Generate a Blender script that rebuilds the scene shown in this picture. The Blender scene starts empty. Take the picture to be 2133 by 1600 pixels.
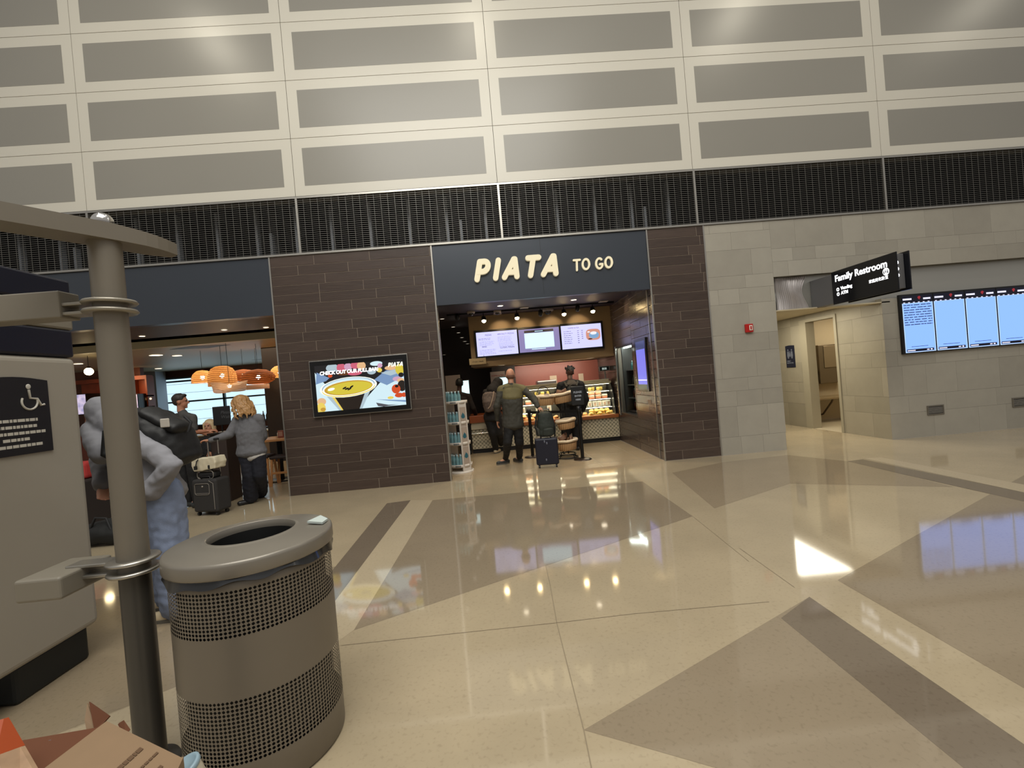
import bpy, bmesh, math, random
from mathutils import Vector, Matrix, Euler, noise
random.seed(7)
SC = bpy.context.scene
COL = SC.collection
PI = math.pi

# ------------------------------------------------------------------ camera
F_PX = 940.0
CAM = Vector((0.0, -7.5501, 1.58))
YAW, PITCH, ROLL = math.radians(2.154), math.radians(-0.416), math.radians(-4.896)
fwd = Vector((math.sin(YAW) * math.cos(PITCH), math.cos(YAW) * math.cos(PITCH), math.sin(PITCH)))
rgt = Vector((math.cos(YAW), -math.sin(YAW), 0))
upv = rgt.cross(fwd)
c_, s_ = math.cos(ROLL), math.sin(ROLL)
R2 = c_ * rgt + s_ * upv
U2 = -s_ * rgt + c_ * upv
cam = bpy.data.cameras.new('camera')
cam.sensor_fit = 'HORIZONTAL'
cam.sensor_width = 36.0
cam.lens = F_PX / 2133.0 * 36.0
cam.clip_start = 0.05
cam.clip_end = 200
cam_o = bpy.data.objects.new('camera', cam)
COL.objects.link(cam_o)
cam_o.matrix_world = Matrix(((R2.x, U2.x, -fwd.x, CAM.x), (R2.y, U2.y, -fwd.y, CAM.y), (R2.z, U2.z, -fwd.z, CAM.z), (0, 0, 0, 1)))
SC.camera = cam_o


def ray(u, v):
    return R2 * ((u - 1066.5) / F_PX) - U2 * ((v - 800.0) / F_PX) + fwd


def PY(u, v, y):            # survey point on the plane at depth y
    d = ray(u, v)
    return CAM + d * ((y - CAM.y) / d.y)


def PX(u, v, x):
    d = ray(u, v)
    return CAM + d * ((x - CAM.x) / d.x)


def PZ(u, v, z=0.0):
    d = ray(u, v)
    return CAM + d * ((z - CAM.z) / d.z)


# ------------------------------------------------------------------ materials
def lin(c):
    c = c / 255.0
    return c / 12.92 if c <= 0.04045 else ((c + 0.055) / 1.055) ** 2.4


def S(r, g, b):
    return (lin(r), lin(g), lin(b), 1.0)


MATS = {}


def nt(name):
    m = bpy.data.materials.new(name)
    m.use_nodes = True
    n = m.node_tree.nodes
    return m, n, m.node_tree.links, n['Principled BSDF']


def setp(b, **k):
    for a, v in k.items():
        b.inputs[a].default_value = v


def mat(name, col, rough=0.5, metal=0.0, spec=0.5, bump=0.0, bscale=40.0, vary=0.0, vscale=6.0, **extra):
    """painted / plain surface, with a little procedural tone variation and bump"""
    if name in MATS:
        return MATS[name]
    m, n, l, b = nt(name)
    setp(b, **{'Base Color': col, 'Roughness': rough, 'Metallic': metal, 'Specular IOR Level': spec})
    for a, v in extra.items():
        b.inputs[a.replace('_', ' ')].default_value = v
    if vary or bump:
        tc = n.new('ShaderNodeTexCoord')
    if vary:
        t = n.new('ShaderNodeTexNoise'); t.inputs['Scale'].default_value = vscale; t.inputs['Detail'].default_value = 5
        l.new(tc.outputs['Object'], t.inputs['Vector'])
        mx = n.new('ShaderNodeMix'); mx.data_type = 'RGBA'
        mx.inputs[6].default_value = [c * (1 - vary) for c in col[:3]] + [1]
        mx.inputs[7].default_value = [min(1, c * (1 + vary)) for c in col[:3]] + [1]
        l.new(t.outputs['Fac'], mx.inputs[0]); l.new(mx.outputs[2], b.inputs['Base Color'])
    if bump:
        t2 = n.new('ShaderNodeTexNoise'); t2.inputs['Scale'].default_value = bscale; t2.inputs['Detail'].default_value = 4
        l.new(tc.outputs['Object'], t2.inputs['Vector'])
        bp = n.new('ShaderNodeBump'); bp.inputs['Strength'].default_value = bump; bp.inputs['Distance'].default_value = 0.01
        l.new(t2.outputs['Fac'], bp.inputs['Height']); l.new(bp.outputs['Normal'], b.inputs['Normal'])
    MATS[name] = m
    return m


def emit(name, col, strength):
    if name in MATS:
        return MATS[name]
    m, n, l, b = nt(name)
    setp(b, **{'Base Color': (0.01, 0.01, 0.01, 1), 'Roughness': 0.3, 'Emission Color': col, 'Emission Strength': strength})
    MATS[name] = m
    return m


def terrazzo(name, col, var=0.10, rough=0.055):
    m, n, l, b = nt(name)
    tc = n.new('ShaderNodeTexCoord')
    a = n.new('ShaderNodeTexNoise'); a.inputs['Scale'].default_value = 1.3; a.inputs['Detail'].default_value = 6; a.inputs['Roughness'].default_value = 0.6
    v = n.new('ShaderNodeTexNoise'); v.inputs['Scale'].default_value = 46; v.inputs['Detail'].default_value = 3
    l.new(tc.outputs['Object'], a.inputs['Vector']); l.new(tc.outputs['Object'], v.inputs['Vector'])
    r1 = n.new('ShaderNodeValToRGB')
    r1.color_ramp.elements[0].position = 0.3; r1.color_ramp.elements[1].position = 0.7
    r1.color_ramp.elements[0].color = [c * (1 - var) for c in col[:3]] + [1]
    r1.color_ramp.elements[1].color = [c * (1 + var * 0.6) for c in col[:3]] + [1]
    l.new(a.outputs['Fac'], r1.inputs['Fac'])
    r2 = n.new('ShaderNodeValToRGB')
    r2.color_ramp.elements[0].position = 0.30; r2.color_ramp.elements[0].color = (0.87, 0.86, 0.85, 1)
    r2.color_ramp.elements[1].position = 0.45; r2.color_ramp.elements[1].color = (1, 1, 1, 1)
    l.new(v.outputs['Fac'], r2.inputs['Fac'])
    mx = n.new('ShaderNodeMix'); mx.data_type = 'RGBA'; mx.blend_type = 'MULTIPLY'; mx.inputs[0].default_value = 1
    l.new(r1.outputs['Color'], mx.inputs[6]); l.new(r2.outputs['Color'], mx.inputs[7]); l.new(mx.outputs[2], b.inputs['Base Color'])
    # worn polish: roughness wanders
    r3 = n.new('ShaderNodeMapRange'); r3.inputs['To Min'].default_value = rough * 0.75; r3.inputs['To Max'].default_value = rough * 1.5
    w = n.new('ShaderNodeTexNoise'); w.inputs['Scale'].default_value = 0.7; w.inputs['Detail'].default_value = 3
    l.new(tc.outputs['Object'], w.inputs['Vector']); l.new(w.outputs['Fac'], r3.inputs['Value']); l.new(r3.outputs[0], b.inputs['Roughness'])
    setp(b, **{'Specular IOR Level': 0.85})
    MATS[name] = m
    return m


def island_mat(name, c0, c1, rough, stretch=(1, 1, 1), nscale=3.0, bump=0.15, spec=0.4, grain=0.5):
    """each tile / block of one mesh gets its own tone, with a grain over it"""
    m, n, l, b = nt(name)
    g = n.new('ShaderNodeNewGeometry')
    tc = n.new('ShaderNodeTexCoord')
    mp = n.new('ShaderNodeMapping'); mp.inputs['Scale'].default_value = stretch
    l.new(tc.outputs['Object'], mp.inputs['Vector'])
    t = n.new('ShaderNodeTexNoise'); t.inputs['Scale'].default_value = nscale; t.inputs['Detail'].default_value = 8; t.inputs['Roughness'].default_value = 0.65
    off = n.new('ShaderNodeVectorMath'); off.operation = 'ADD'
    cmb = n.new('ShaderNodeCombineXYZ')
    ml = n.new('ShaderNodeMath'); ml.operation = 'MULTIPLY'; ml.inputs[1].default_value = 40
    l.new(g.outputs['Random Per Island'], ml.inputs[0]); l.new(ml.outputs[0], cmb.inputs['Y']); l.new(ml.outputs[0], cmb.inputs['X'])
    l.new(mp.outputs[0], off.inputs[0]); l.new(cmb.outputs[0], off.inputs[1]); l.new(off.outputs[0], t.inputs['Vector'])
    mixf = n.new('ShaderNodeMath'); mixf.operation = 'MULTIPLY_ADD'; mixf.inputs[1].default_value = grain
    sub = n.new('ShaderNodeMath'); sub.operation = 'MULTIPLY'; sub.inputs[1].default_value = 1 - grain
    l.new(g.outputs['Random Per Island'], sub.inputs[0]); l.new(t.outputs['Fac'], mixf.inputs[0]); l.new(sub.outputs[0], mixf.inputs[2])
    r = n.new('ShaderNodeValToRGB'); r.color_ramp.elements[0].color = c0; r.color_ramp.elements[1].color = c1
    r.color_ramp.elements[0].position = 0.2; r.color_ramp.elements[1].position = 0.8
    l.new(mixf.outputs[0], r.inputs['Fac']); l.new(r.outputs['Color'], b.inputs['Base Color'])
    bp = n.new('ShaderNodeBump'); bp.inputs['Strength'].default_value = bump; bp.inputs['Distance'].default_value = 0.01
    l.new(t.outputs['Fac'], bp.inputs['Height']); l.new(bp.outputs['Normal'], b.inputs['Normal'])
    setp(b, Roughness=rough, **{'Specular IOR Level': spec})
    MATS[name] = m
    return m


def weave_mat(name, ca, cb, scale=60.0, axis='Z', rough=0.7, transl=0.0, holes=0.0):
    """woven cane / wicker / fabric bands"""
    m, n, l, b = nt(name)
    tc = n.new('ShaderNodeTexCoord')
    w = n.new('ShaderNodeTexWave'); w.bands_direction = axis; w.inputs['Scale'].default_value = scale
    w.inputs['Distortion'].default_value = 1.2; w.inputs['Detail'].default_value = 2
    l.new(tc.outputs['Object'], w.inputs['Vector'])
    r = n.new('ShaderNodeValToRGB'); r.color_ramp.elements[0].color = ca; r.color_ramp.elements[1].color = cb
    l.new(w.outputs['Fac'], r.inputs['Fac']); l.new(r.outputs['Color'], b.inputs['Base Color'])
    bp = n.new('ShaderNodeBump'); bp.inputs['Strength'].default_value = 0.5; bp.inputs['Distance'].default_value = 0.01
    l.new(w.outputs['Fac'], bp.inputs['Height']); l.new(bp.outputs['Normal'], b.inputs['Normal'])
    setp(b, Roughness=rough)
    if transl:
        tr = n.new('ShaderNodeBsdfTranslucent'); l.new(r.outputs['Color'], tr.inputs['Color'])
        ms = n.new('ShaderNodeMixShader'); ms.inputs[0].default_value = transl
        l.new(b.outputs[0], ms.inputs[1]); l.new(tr.outputs[0], ms.inputs[2]); l.new(ms.outputs[0], n['Material Output'].inputs['Surface'])
        if holes:               # open gaps between the strands
            w2 = n.new('ShaderNodeTexWave'); w2.bands_direction = 'X'; w2.inputs['Scale'].default_value = scale * 2.2; w2.inputs['Distortion'].default_value = 2.0
            l.new(tc.outputs['Object'], w2.inputs['Vector'])
            mu = n.new('ShaderNodeMath'); mu.operation = 'MULTIPLY'; l.new(w.outputs['Fac'], mu.inputs[0]); l.new(w2.outputs['Fac'], mu.inputs[1])
            gt = n.new('ShaderNodeMath'); gt.operation = 'GREATER_THAN'; gt.inputs[1].default_value = 1 - holes; l.new(mu.outputs[0], gt.inputs[0])
            tp = n.new('ShaderNodeBsdfTransparent'); m2 = n.new('ShaderNodeMixShader'); l.new(gt.outputs[0], m2.inputs[0]); l.new(ms.outputs[0], m2.inputs[1]); l.new(tp.outputs[0], m2.inputs[2]); l.new(m2.outputs[0], n['Material Output'].inputs['Surface'])
    MATS[name] = m
    return m


# ------------------------------------------------------------------ mesh builder
class MB:
    def __init__(self):
        self.v = []; self.f = []; self.m = []; self.sm = []

    def add(self, vs, fs, mi=0, smooth=False):
        o = len(self.v)
        self.v += [tuple(p) for p in vs]
        for f in fs:
            self.f.append([i + o for i in f]); self.m.append(mi); self.sm.append(smooth)
        return self

    def box(self, a, b, mi=0, M=None):
        x0, y0, z0 = a; x1, y1, z1 = b
        vs = [Vector(p) for p in ((x0, y0, z0), (x1, y0, z0), (x1, y1, z0), (x0, y1, z0), (x0, y0, z1), (x1, y0, z1), (x1, y1, z1), (x0, y1, z1))]
        if M: vs = [M @ p for p in vs]
        return self.add(vs, [(0, 3, 2, 1), (4, 5, 6, 7), (0, 1, 5, 4), (1, 2, 6, 5), (2, 3, 7, 6), (3, 0, 4, 7)], mi)

    def bbox(self, a, b, r=0.01, mi=0, M=None, seg=2):
        """bevelled box"""
        bm = bmesh.new()
        bmesh.ops.create_cube(bm, size=1)
        s = Vector((abs(b[0] - a[0]), abs(b[1] - a[1]), abs(b[2] - a[2])))
        c = (Vector(a) + Vector(b)) / 2
        for v in bm.verts: v.co = Vector((v.co.x * s.x, v.co.y * s.y, v.co.z * s.z)) + c
        r = min(r, min(s) * 0.49)
        bmesh.ops.bevel(bm, geom=bm.edges[:], offset=r, segments=seg, affect='EDGES', profile=0.5)
        self.addbm(bm, mi, M, smooth=False)
        return self

    def addbm(self, bm, mi=0, M=None, smooth=True):
        bm.verts.index_update()
        self.add([(M @ v.co) if M else v.co for v in bm.verts], [[v.index for v in f.verts] for f in bm.faces], mi, smooth)
        bm.free()
        return self

    def quad(self, a, b, c, d, mi=0):
        return self.add([a, b, c, d], [(0, 1, 2, 3)], mi)

    def poly(self, pts, mi=0):
        return self.add(pts, [tuple(range(len(pts)))], mi)

    def prism(self, pts, d, mi=0):
        """polygon pts (3-D, planar) pushed along vector d"""
        n = len(pts); d = Vector(d)
        vs = [Vector(p) for p in pts] + [Vector(p) + d for p in pts]
        fs = [tuple(range(n - 1, -1, -1)), tuple(range(n, 2 * n))] + [(i, (i + 1) % n, n + (i + 1) % n, n + i) for i in range(n)]
        return self.add(vs, fs, mi)

    def lathe(self, prof, seg=32, mi=0, M=None, ang=2 * PI, smooth=True, sx=1.0, sy=1.0):
        full = abs(ang - 2 * PI) < 1e-6
        n = seg if full else seg + 1
        vs = []
        for r, z in prof:
            for k in range(n):
                t = ang * k / seg
                p = Vector((r * sx * math.cos(t), r * sy * math.sin(t), z))
                vs.append(M @ p if M else p)
        fs = []
        for i in range(len(prof) - 1):
            for k in range(seg):
                k2 = (k + 1) % n
                fs.append((i * n + k, i * n + k2, (i + 1) * n + k2, (i + 1) * n + k))
        self.add(vs, fs, mi, smooth)
        return self

    def disc(self, c, r, mi=0, seg=24, up=1, sx=1, sy=1):
        c = Vector(c)
        pts = [c + Vector((r * sx * math.cos(2 * PI * k / seg), r * sy * math.sin(2 * PI * k / seg), 0)) for k in range(seg)]
        if up < 0: pts.reverse()
        return self.poly(pts, mi)

    def cyl(self, p, q, r, mi=0, seg=16, r2=None, cap=True):
        return self.tube([p, q], [r, r if r2 is None else r2], mi, seg, cap)

    def tube(self, pts, rad, mi=0, seg=10, cap=True, closed=False):
        pts = [Vector(p) for p in pts]
        n = len(pts)
        if not isinstance(rad, (list, tuple)): rad = [rad] * n
        vs = []
        ref = None
        for i, p in enumerate(pts):
            if closed: t = (pts[(i + 1) % n] - pts[i - 1])
            else: t = (pts[min(i + 1, n - 1)] - pts[max(i - 1, 0)])
            t.normalize()
            if ref is None:
                ref = Vector((0, 0, 1)) if abs(t.z) < 0.9 else Vector((1, 0, 0))
            a = ref - t * ref.dot(t)
            if a.length < 1e-4: a = t.orthogonal()
            a.normalize(); ref = a
            b = t.cross(a)
            for k in range(seg):
                th = 2 * PI * k / seg
                vs.append(p + (a * math.cos(th) + b * math.sin(th)) * rad[i])
        fs = []
        m = n if closed else n - 1
        for i in range(m):
            j = (i + 1) % n
            for k in range(seg):
                k2 = (k + 1) % seg
                fs.append((i * seg + k, i * seg + k2, j * seg + k2, j * seg + k))
        self.add(vs, fs, mi, True)
        if cap and not closed:
            self.add(vs[:seg], [tuple(range(seg - 1, -1, -1))], mi); self.add(vs[-seg:], [tuple(range(seg))], mi)
        return self

    def ball(self, c, r, mi=0, seg=16, rings=10, M=None):
        """r scalar or 3-vector"""
        c = Vector(c); r = Vector((r, r, r)) if not isinstance(r, (tuple, list, Vector)) else Vector(r)
        vs = [Vector((0, 0, -1))]
        for i in range(1, rings):
            ph = -PI / 2 + PI * i / rings
            for k in range(seg):
                th = 2 * PI * k / seg
                vs.append(Vector((math.cos(ph) * math.cos(th), math.cos(ph) * math.sin(th), math.sin(ph))))
        vs.append(Vector((0, 0, 1)))
        fs = []
        for k in range(seg):
            fs.append((0, 1 + (k + 1) % seg, 1 + k))
        for i in range(rings - 2):
            for k in range(seg):
                a = 1 + i * seg + k; b = 1 + i * seg + (k + 1) % seg
                fs.append((a, b, b + seg, a + seg))
        L = len(vs) - 1
        for k in range(seg):
            fs.append((L, 1 + (rings - 2) * seg + k, 1 + (rings - 2) * seg + (k + 1) % seg))
        out = []
        for v in vs:
            p = Vector((v.x * r.x, v.y * r.y, v.z * r.z))
            if M: p = M @ p
            out.append(p + c)
        return self.add(out, fs, mi, True)

    def etube(self, pts, wid, dep, side, mi=0, seg=20):
        """closed elliptical loft through pts: half-width along side, half-depth across; rounded ends"""
        pts = [Vector(p) for p in pts]; side = Vector(side).normalized()
        n = len(pts); P = []; Wd = []; Dp = []
        t0 = (pts[1] - pts[0]).normalized(); t1 = (pts[-1] - pts[-2]).normalized()
        for f, g in ((-1.0, 0.05), (-0.8, 0.6), (-0.4, 0.92)):
            P.append(pts[0] + t0 * f * min(wid[0], dep[0]) * 0.6); Wd.append(wid[0] * g); Dp.append(dep[0] * g)
        P += pts; Wd += list(wid); Dp += list(dep)
        for f, g in ((0.4, 0.92), (0.8, 0.6), (1.0, 0.05)):
            P.append(pts[-1] + t1 * f * min(wid[-1], dep[-1]) * 0.6); Wd.append(wid[-1] * g); Dp.append(dep[-1] * g)
        vs = []
        N = len(P)
        for i in range(N):
            t = (P[min(i + 1, N - 1)] - P[max(i - 1, 0)]).normalized()
            a = (side - t * side.dot(t)).normalized(); b = t.cross(a)
            for k in range(seg):
                th = 2 * PI * k / seg
                vs.append(P[i] + a * math.cos(th) * Wd[i] + b * math.sin(th) * Dp[i])
        fs = [tuple(range(seg - 1, -1, -1)), tuple(range((N - 1) * seg, N * seg))]
        for i in range(N - 1):
            for k in range(seg):
                k2 = (k + 1) % seg
                fs.append((i * seg + k, i * seg + k2, (i + 1) * seg + k2, (i + 1) * seg + k))
        return self.add(vs, fs, mi, True)

    def cap(self, p, q, r1, r2=None, mi=0, seg=14):
        """tapered capsule (closed)"""
        r2 = r1 if r2 is None else r2
        p = Vector(p); q = Vector(q)
        t = (q - p)
        if t.length < 1e-6: return self.ball(p, r1, mi)
        t.normalize()
        pts = []; rad = []
        for a in (-90, -60, -30, 0):
            pts.append(p + t * r1 * math.sin(math.radians(a))); rad.append(max(r1 * math.cos(math.radians(a)), r1 * 0.03))
        for a in (0, 30, 60, 90):
            pts.append(q + t * r2 * math.sin(math.radians(a))); rad.append(max(r2 * math.cos(math.radians(a)), r2 * 0.03))
        return self.tube(pts, rad, mi, seg, True)

    def mesh(self, name, mats):
        me = bpy.data.meshes.new(name)
        me.from_pydata(self.v, [], self.f)
        for m in (mats if isinstance(mats, (list, tuple)) else [mats]):
            me.materials.append(m)
        me.polygons.foreach_set('material_index', self.m)
        me.polygons.foreach_set('use_smooth', self.sm)
        me.update()
        return me


def wm(o):
    M = o.matrix_basis.copy()
    return wm(o.parent) @ o.matrix_parent_inverse @ M if o.parent else M


def obj(name, mb, mats, parent=None, local=False, kind=None, label=None):
    """one mesh object. Built in world space unless local; the mesh is moved into its parent's space"""
    me = mb.mesh(name, mats) if isinstance(mb, MB) else mb
    o = bpy.data.objects.new(name, me)
    COL.objects.link(o)
    if parent is not None:
        o.parent = parent
        if not local: me.transform(wm(parent).inverted())
    if kind: o['kind'] = kind
    if label: o['label'] = label
    return o


def struct(name, mb, mats, parent=None):
    return obj(name, mb, mats, parent, kind='structure')


def thing(name, label, cat, loc=(0, 0, 0), rotz=0.0, group=None):
    o = bpy.data.objects.new(name, None)
    o.empty_display_size = 0.1
    COL.objects.link(o)
    o.location = loc; o.rotation_euler = (0, 0, rotz)
    o['label'] = label; o['category'] = cat
    if group: o['group'] = group
    return o


def tag(o, label, cat, group=None):
    o['label'] = label; o['category'] = cat
    if group: o['group'] = group
    return o


def recentre(o, loc):
    """give a top-level mesh its own origin"""
    loc = Vector(loc)
    o.data.transform(Matrix.Translation(-loc)); o.location = loc
    return o


def solo(name, mb, mats, label, cat, loc, group=None):
    return tag(recentre(obj(name, mb, mats), loc), label, cat, group)


def dup(o, loc=None, rotz=None, label=None, group=None, parent=None):
    c = o.copy(); COL.objects.link(c)
    if parent is not None: c.parent = parent
    if loc is not None: c.location = loc
    if rotz is not None: c.rotation_euler = (0, 0, rotz)
    if label: c['label'] = label
    if group: c['group'] = group
    for ch in list(o.children): dup(ch, parent=c)
    return c


def textmesh(s, size, mat4, extrude=0.002, offset=0.0, align='LEFT', shear=0.0, spacing=1.0):
    cu = bpy.data.curves.new('lettering', 'FONT')
    cu.body = s; cu.size = size; cu.extrude = extrude; cu.offset = offset; cu.align_x = align; cu.shear = shear
    cu.space_character = spacing; cu.resolution_u = 3
    t = bpy.data.objects.new('lettering', cu)
    COL.objects.link(t)
    dg = bpy.context.evaluated_depsgraph_get()
    me = bpy.data.meshes.new_from_object(t.evaluated_get(dg))
    bpy.data.objects.remove(t); bpy.data.curves.remove(cu)
    me.transform(mat4)
    return me


def lettering(name, s, size, mat4, m, parent, fit=None, **k):
    if fit:                     # set the size so that the line runs 'fit' metres
        me = textmesh(s, 1.0, Matrix(), **k)
        xs = [v.co.x for v in me.vertices]
        size = fit / (max(xs) - min(xs))
        if 'offset' in k: k['offset'] = k['offset'] * 1.0
        bpy.data.meshes.remove(me)
    me = textmesh(s, size, mat4, **k)
    me.materials.clear(); me.materials.append(m)
    return obj(name, me, m, parent)


def facing(p, xdir=(1, 0, 0), up=(0, 0, 1)):
    """matrix: local x = reading direction, local y = up, local z = out of the surface"""
    x = Vector(xdir).normalized(); y = Vector(up).normalized(); z = x.cross(y)
    p = Vector(p)
    return Matrix(((x.x, y.x, z.x, p.x), (x.y, y.y, z.y, p.y), (x.z, y.z, z.z, p.z), (0, 0, 0, 1)))


def light(name, kind, loc, power, col=(1, 0.85, 0.65), size=0.2, target=None, spot=None, blend=0.5, sizey=None):
    li = bpy.data.lights.new(name, kind)
    li.energy = power; li.color = col
    if kind == 'AREA':
        li.shape = 'DISK' if sizey is None else 'RECTANGLE'; li.size = size
        if sizey is not None: li.size_y = sizey
    else:
        li.shadow_soft_size = size
    if kind == 'SPOT':
        li.spot_size = math.radians(spot or 70); li.spot_blend = blend
    o = bpy.data.objects.new(name, li); COL.objects.link(o)
    o.location = loc
    d = (Vector(target) - Vector(loc)) if target is not None else Vector((0, 0, -1))
    o.rotation_euler = d.to_track_quat('-Z', 'Y').to_euler()
    return o


def remesh(mb, voxel, smooth=3, wrinkle=0.0, wscale=9.0):
    """fuse overlapping closed shapes into ONE continuous surface"""
    me = mb.mesh('fused', [])
    t = bpy.data.objects.new('fused', me); COL.objects.link(t)
    md = t.modifiers.new('r', 'REMESH'); md.mode = 'VOXEL'; md.voxel_size = voxel
    if smooth:
        s = t.modifiers.new('s', 'SMOOTH'); s.factor = 0.5; s.iterations = smooth
    dg = bpy.context.evaluated_depsgraph_get()
    out = bpy.data.meshes.new_from_object(t.evaluated_get(dg))
    bpy.data.objects.remove(t); bpy.data.meshes.remove(me)
    if wrinkle:
        nrm = [v.normal.copy() for v in out.vertices]
        for v, nn in zip(out.vertices, nrm):
            k = noise.noise(Vector((v.co.x * wscale, v.co.y * wscale, v.co.z * wscale * 0.6))) + 0.5 * noise.noise(v.co * wscale * 2.3)
            v.co += nn * k * wrinkle
    out.polygons.foreach_set('use_smooth', [True] * len(out.polygons))
    out.update()
    return out


def fused(name, mb, m, parent, voxel=0.008, smooth=3, wrinkle=0.0, wscale=9.0, label=None):
    me = remesh(mb, voxel, smooth, wrinkle, wscale)
    me.materials.clear(); me.materials.append(m)
    return obj(name, me, m, parent, label=label)
# ================================================================== SETTING
M_white = mat('white panel paint', S(206, 202, 190), 0.32, spec=0.5, vary=0.03, vscale=0.6)
M_greyp = mat('grey panel paint', S(140, 137, 129), 0.32, spec=0.5, vary=0.04, vscale=0.8)
M_black = mat('black', (0.004, 0.004, 0.005, 1), 0.5)
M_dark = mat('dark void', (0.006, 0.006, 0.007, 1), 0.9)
M_alu = mat('brushed aluminium', S(176, 172, 164), 0.35, 0.9)
M_wire = mat('galvanised wire', S(100, 98, 94), 0.45, 0.4)
M_stud = mat('grey steel stud', S(128, 132, 138), 0.5, 0.2)
M_fascia = mat('blue grey metallic fascia', S(63, 68, 76), 0.34, 0.35, vary=0.05, vscale=1.0)
M_wood = island_mat('dark wood look tile', S(54, 43, 38), S(80, 66, 58), 0.42, (1.2, 1.2, 14), 3.0, 0.2, grain=0.7)
M_grout = mat('tile joint', S(140, 126, 112), 0.8)
M_stone = island_mat('grey limestone blocks', S(150, 145, 134), S(168, 163, 151), 0.5, (1, 1, 1), 3.2, 0.08, grain=0.6)
M_stoneJ = mat('stone joint', S(118, 114, 105), 0.8)
M_steel = mat('stainless steel', S(186, 184, 176), 0.30, 0.7, vary=0.06, vscale=1.5)
M_base_t = terrazzo('terrazzo light', S(172, 157, 130))
M_mid_t = terrazzo('terrazzo mid', S(143, 129, 108), 0.06)
M_mid2_t = terrazzo('terrazzo warm grey', S(150, 135, 112), 0.05)
M_dark_t = terrazzo('terrazzo dark', S(116, 104, 89), 0.06)
M_light_t = terrazzo('terrazzo pale', S(182, 167, 140), 0.05)
M_tilefl = terrazzo('shop floor tile', S(168, 150, 122), 0.10, 0.22)
M_strip = mat('divider strip', S(138, 124, 102), 0.4)
M_brownceil = mat('brown ceiling', S(74, 60, 52), 0.5)
M_togoceil = mat('dark plum ceiling', S(60, 52, 58), 0.6)
M_olive = mat('olive ceiling', S(158, 148, 122), 0.45)
M_beige = mat('beige paint', S(146, 124, 94), 0.6, vary=0.03)
M_cream = mat('cream trim', S(190, 180, 150), 0.5)
M_restw = mat('restroom wall paint', S(196, 182, 155), 0.6)
M_walnut = mat('walnut panel', S(86, 48, 30), 0.45, vary=0.3, vscale=5)

XL, XPL, XPR, XRP, XST, XC0, XC1 = -18.0, -3.51, -0.868, 2.765, 3.748, 4.90, 6.767
ZB = 3.93

# ---- floors
fl = MB(); fl.quad((-16, -16, 0), (18, -16, 0), (18, 0, 0), (-16, 0, 0))
fl.quad((XC0, 0, 0), (XC1, 0, 0), (XC1, 4, 0), (XC0, 4, 0))
floor = struct('floor', fl, M_base_t)
fs = MB(); fs.quad((-13, 0, 0), (XRP, 0, 0), (XRP, 10, 0), (-13, 10, 0))
struct('floor_shop', fs, M_tilefl)
sm = MB()
for k in range(6):
    sm.box((-0.86, 0.35 + k * 0.9, 0), (2.76, 0.356 + k * 0.9, 0.0008))
for k in range(5):
    sm.box((-0.55 + k * 0.75, 0.0, 0), (-0.544 + k * 0.75, 5, 0.0008))
struct('floor_tile_joint', sm, M_strip)
fr = MB(); fr.quad((XC1, 0.2, 0.0), (10.5, 0.2, 0.0), (10.5, 3.05, 0.0), (XC1, 3.05, 0.0))
struct('floor_restroom', fr, mat('restroom floor tile', S(184, 172, 148), 0.3, vary=0.05))


def inlay(name, pix, m, z=0.0008):
    b = MB(); pts = [PZ(u, v) for u, v in pix]
    pts = [Vector((p.x, min(p.y, -0.02), z)) for p in pts]
    nrm = sum(((pts[i].x - pts[i - 1].x) * (pts[i].y + pts[i - 1].y) for i in range(len(pts))))
    if nrm > 0: pts.reverse()
    b.poly(pts)
    return struct(name, b, m)


inlay('floor_inlay_field', [(737, 1313), (1443, 1075.6), (1338, 1003), (1200, 1016), (901, 1042)], M_mid_t)
inlay('floor_inlay_dark_stripe', [(806, 1048.5), (855.6, 1042), (690, 1263), (560, 1400), (520, 1400)], M_dark_t)
inlay('floor_inlay_pale_stripe', [(855.6, 1042), (901, 1042), (737, 1313), (560, 1440), (690, 1263)], M_light_t, 0.0009)
inlay('floor_inlay_field_right', [(1488, 1059), (1645, 1007.5), (1987, 1014.5), (1871, 986), (1765, 961), (1640, 948), (1506, 963), (1400, 985)], M_mid2_t)
inlay('floor_inlay_wedge', [(1215.9, 1521), (1686, 1243.6), (2133, 1551), (2300, 1670), (1900, 1700), (1491, 1600)], M_mid_t)
inlay('floor_inlay_wedge_stripe', [(1627, 1288), (1686, 1243.6), (2133, 1551), (2330, 1690), (2160, 1720), (2007, 1600)], M_dark_t, 0.0014)
inlay('floor_inlay_far_field', [(1744.6, 1209), (1900.7, 1119.6), (2133, 990), (2300, 902), (2600, 1090), (2300, 1540), (2133, 1433.5)], M_mid_t)
inlay('floor_inlay_far_stripe', [(1797, 957), (2133, 1026), (2300, 1060), (2300, 1090), (2133, 1045), (1871, 986), (1765, 961)], M_dark_t, 0.0016)
inlay('floor_inlay_far_pale', [(1797, 955), (1835, 953), (2133, 1010), (2300, 1042), (2300, 1060), (2133, 1026)], M_light_t, 0.0018)
inlay('floor_inlay_near_pale', [(60, 1552), (190, 1505), (345, 1440), (420, 1410), (420, 1700), (60, 1750)], M_light_t)
inlay('floor_inlay_near_mid', [(-300, 1500), (-300, 1320), (190, 1250), (700, 1180), (640, 1330), (345, 1440), (60, 1552)], M_mid2_t, 0.0007)


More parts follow.
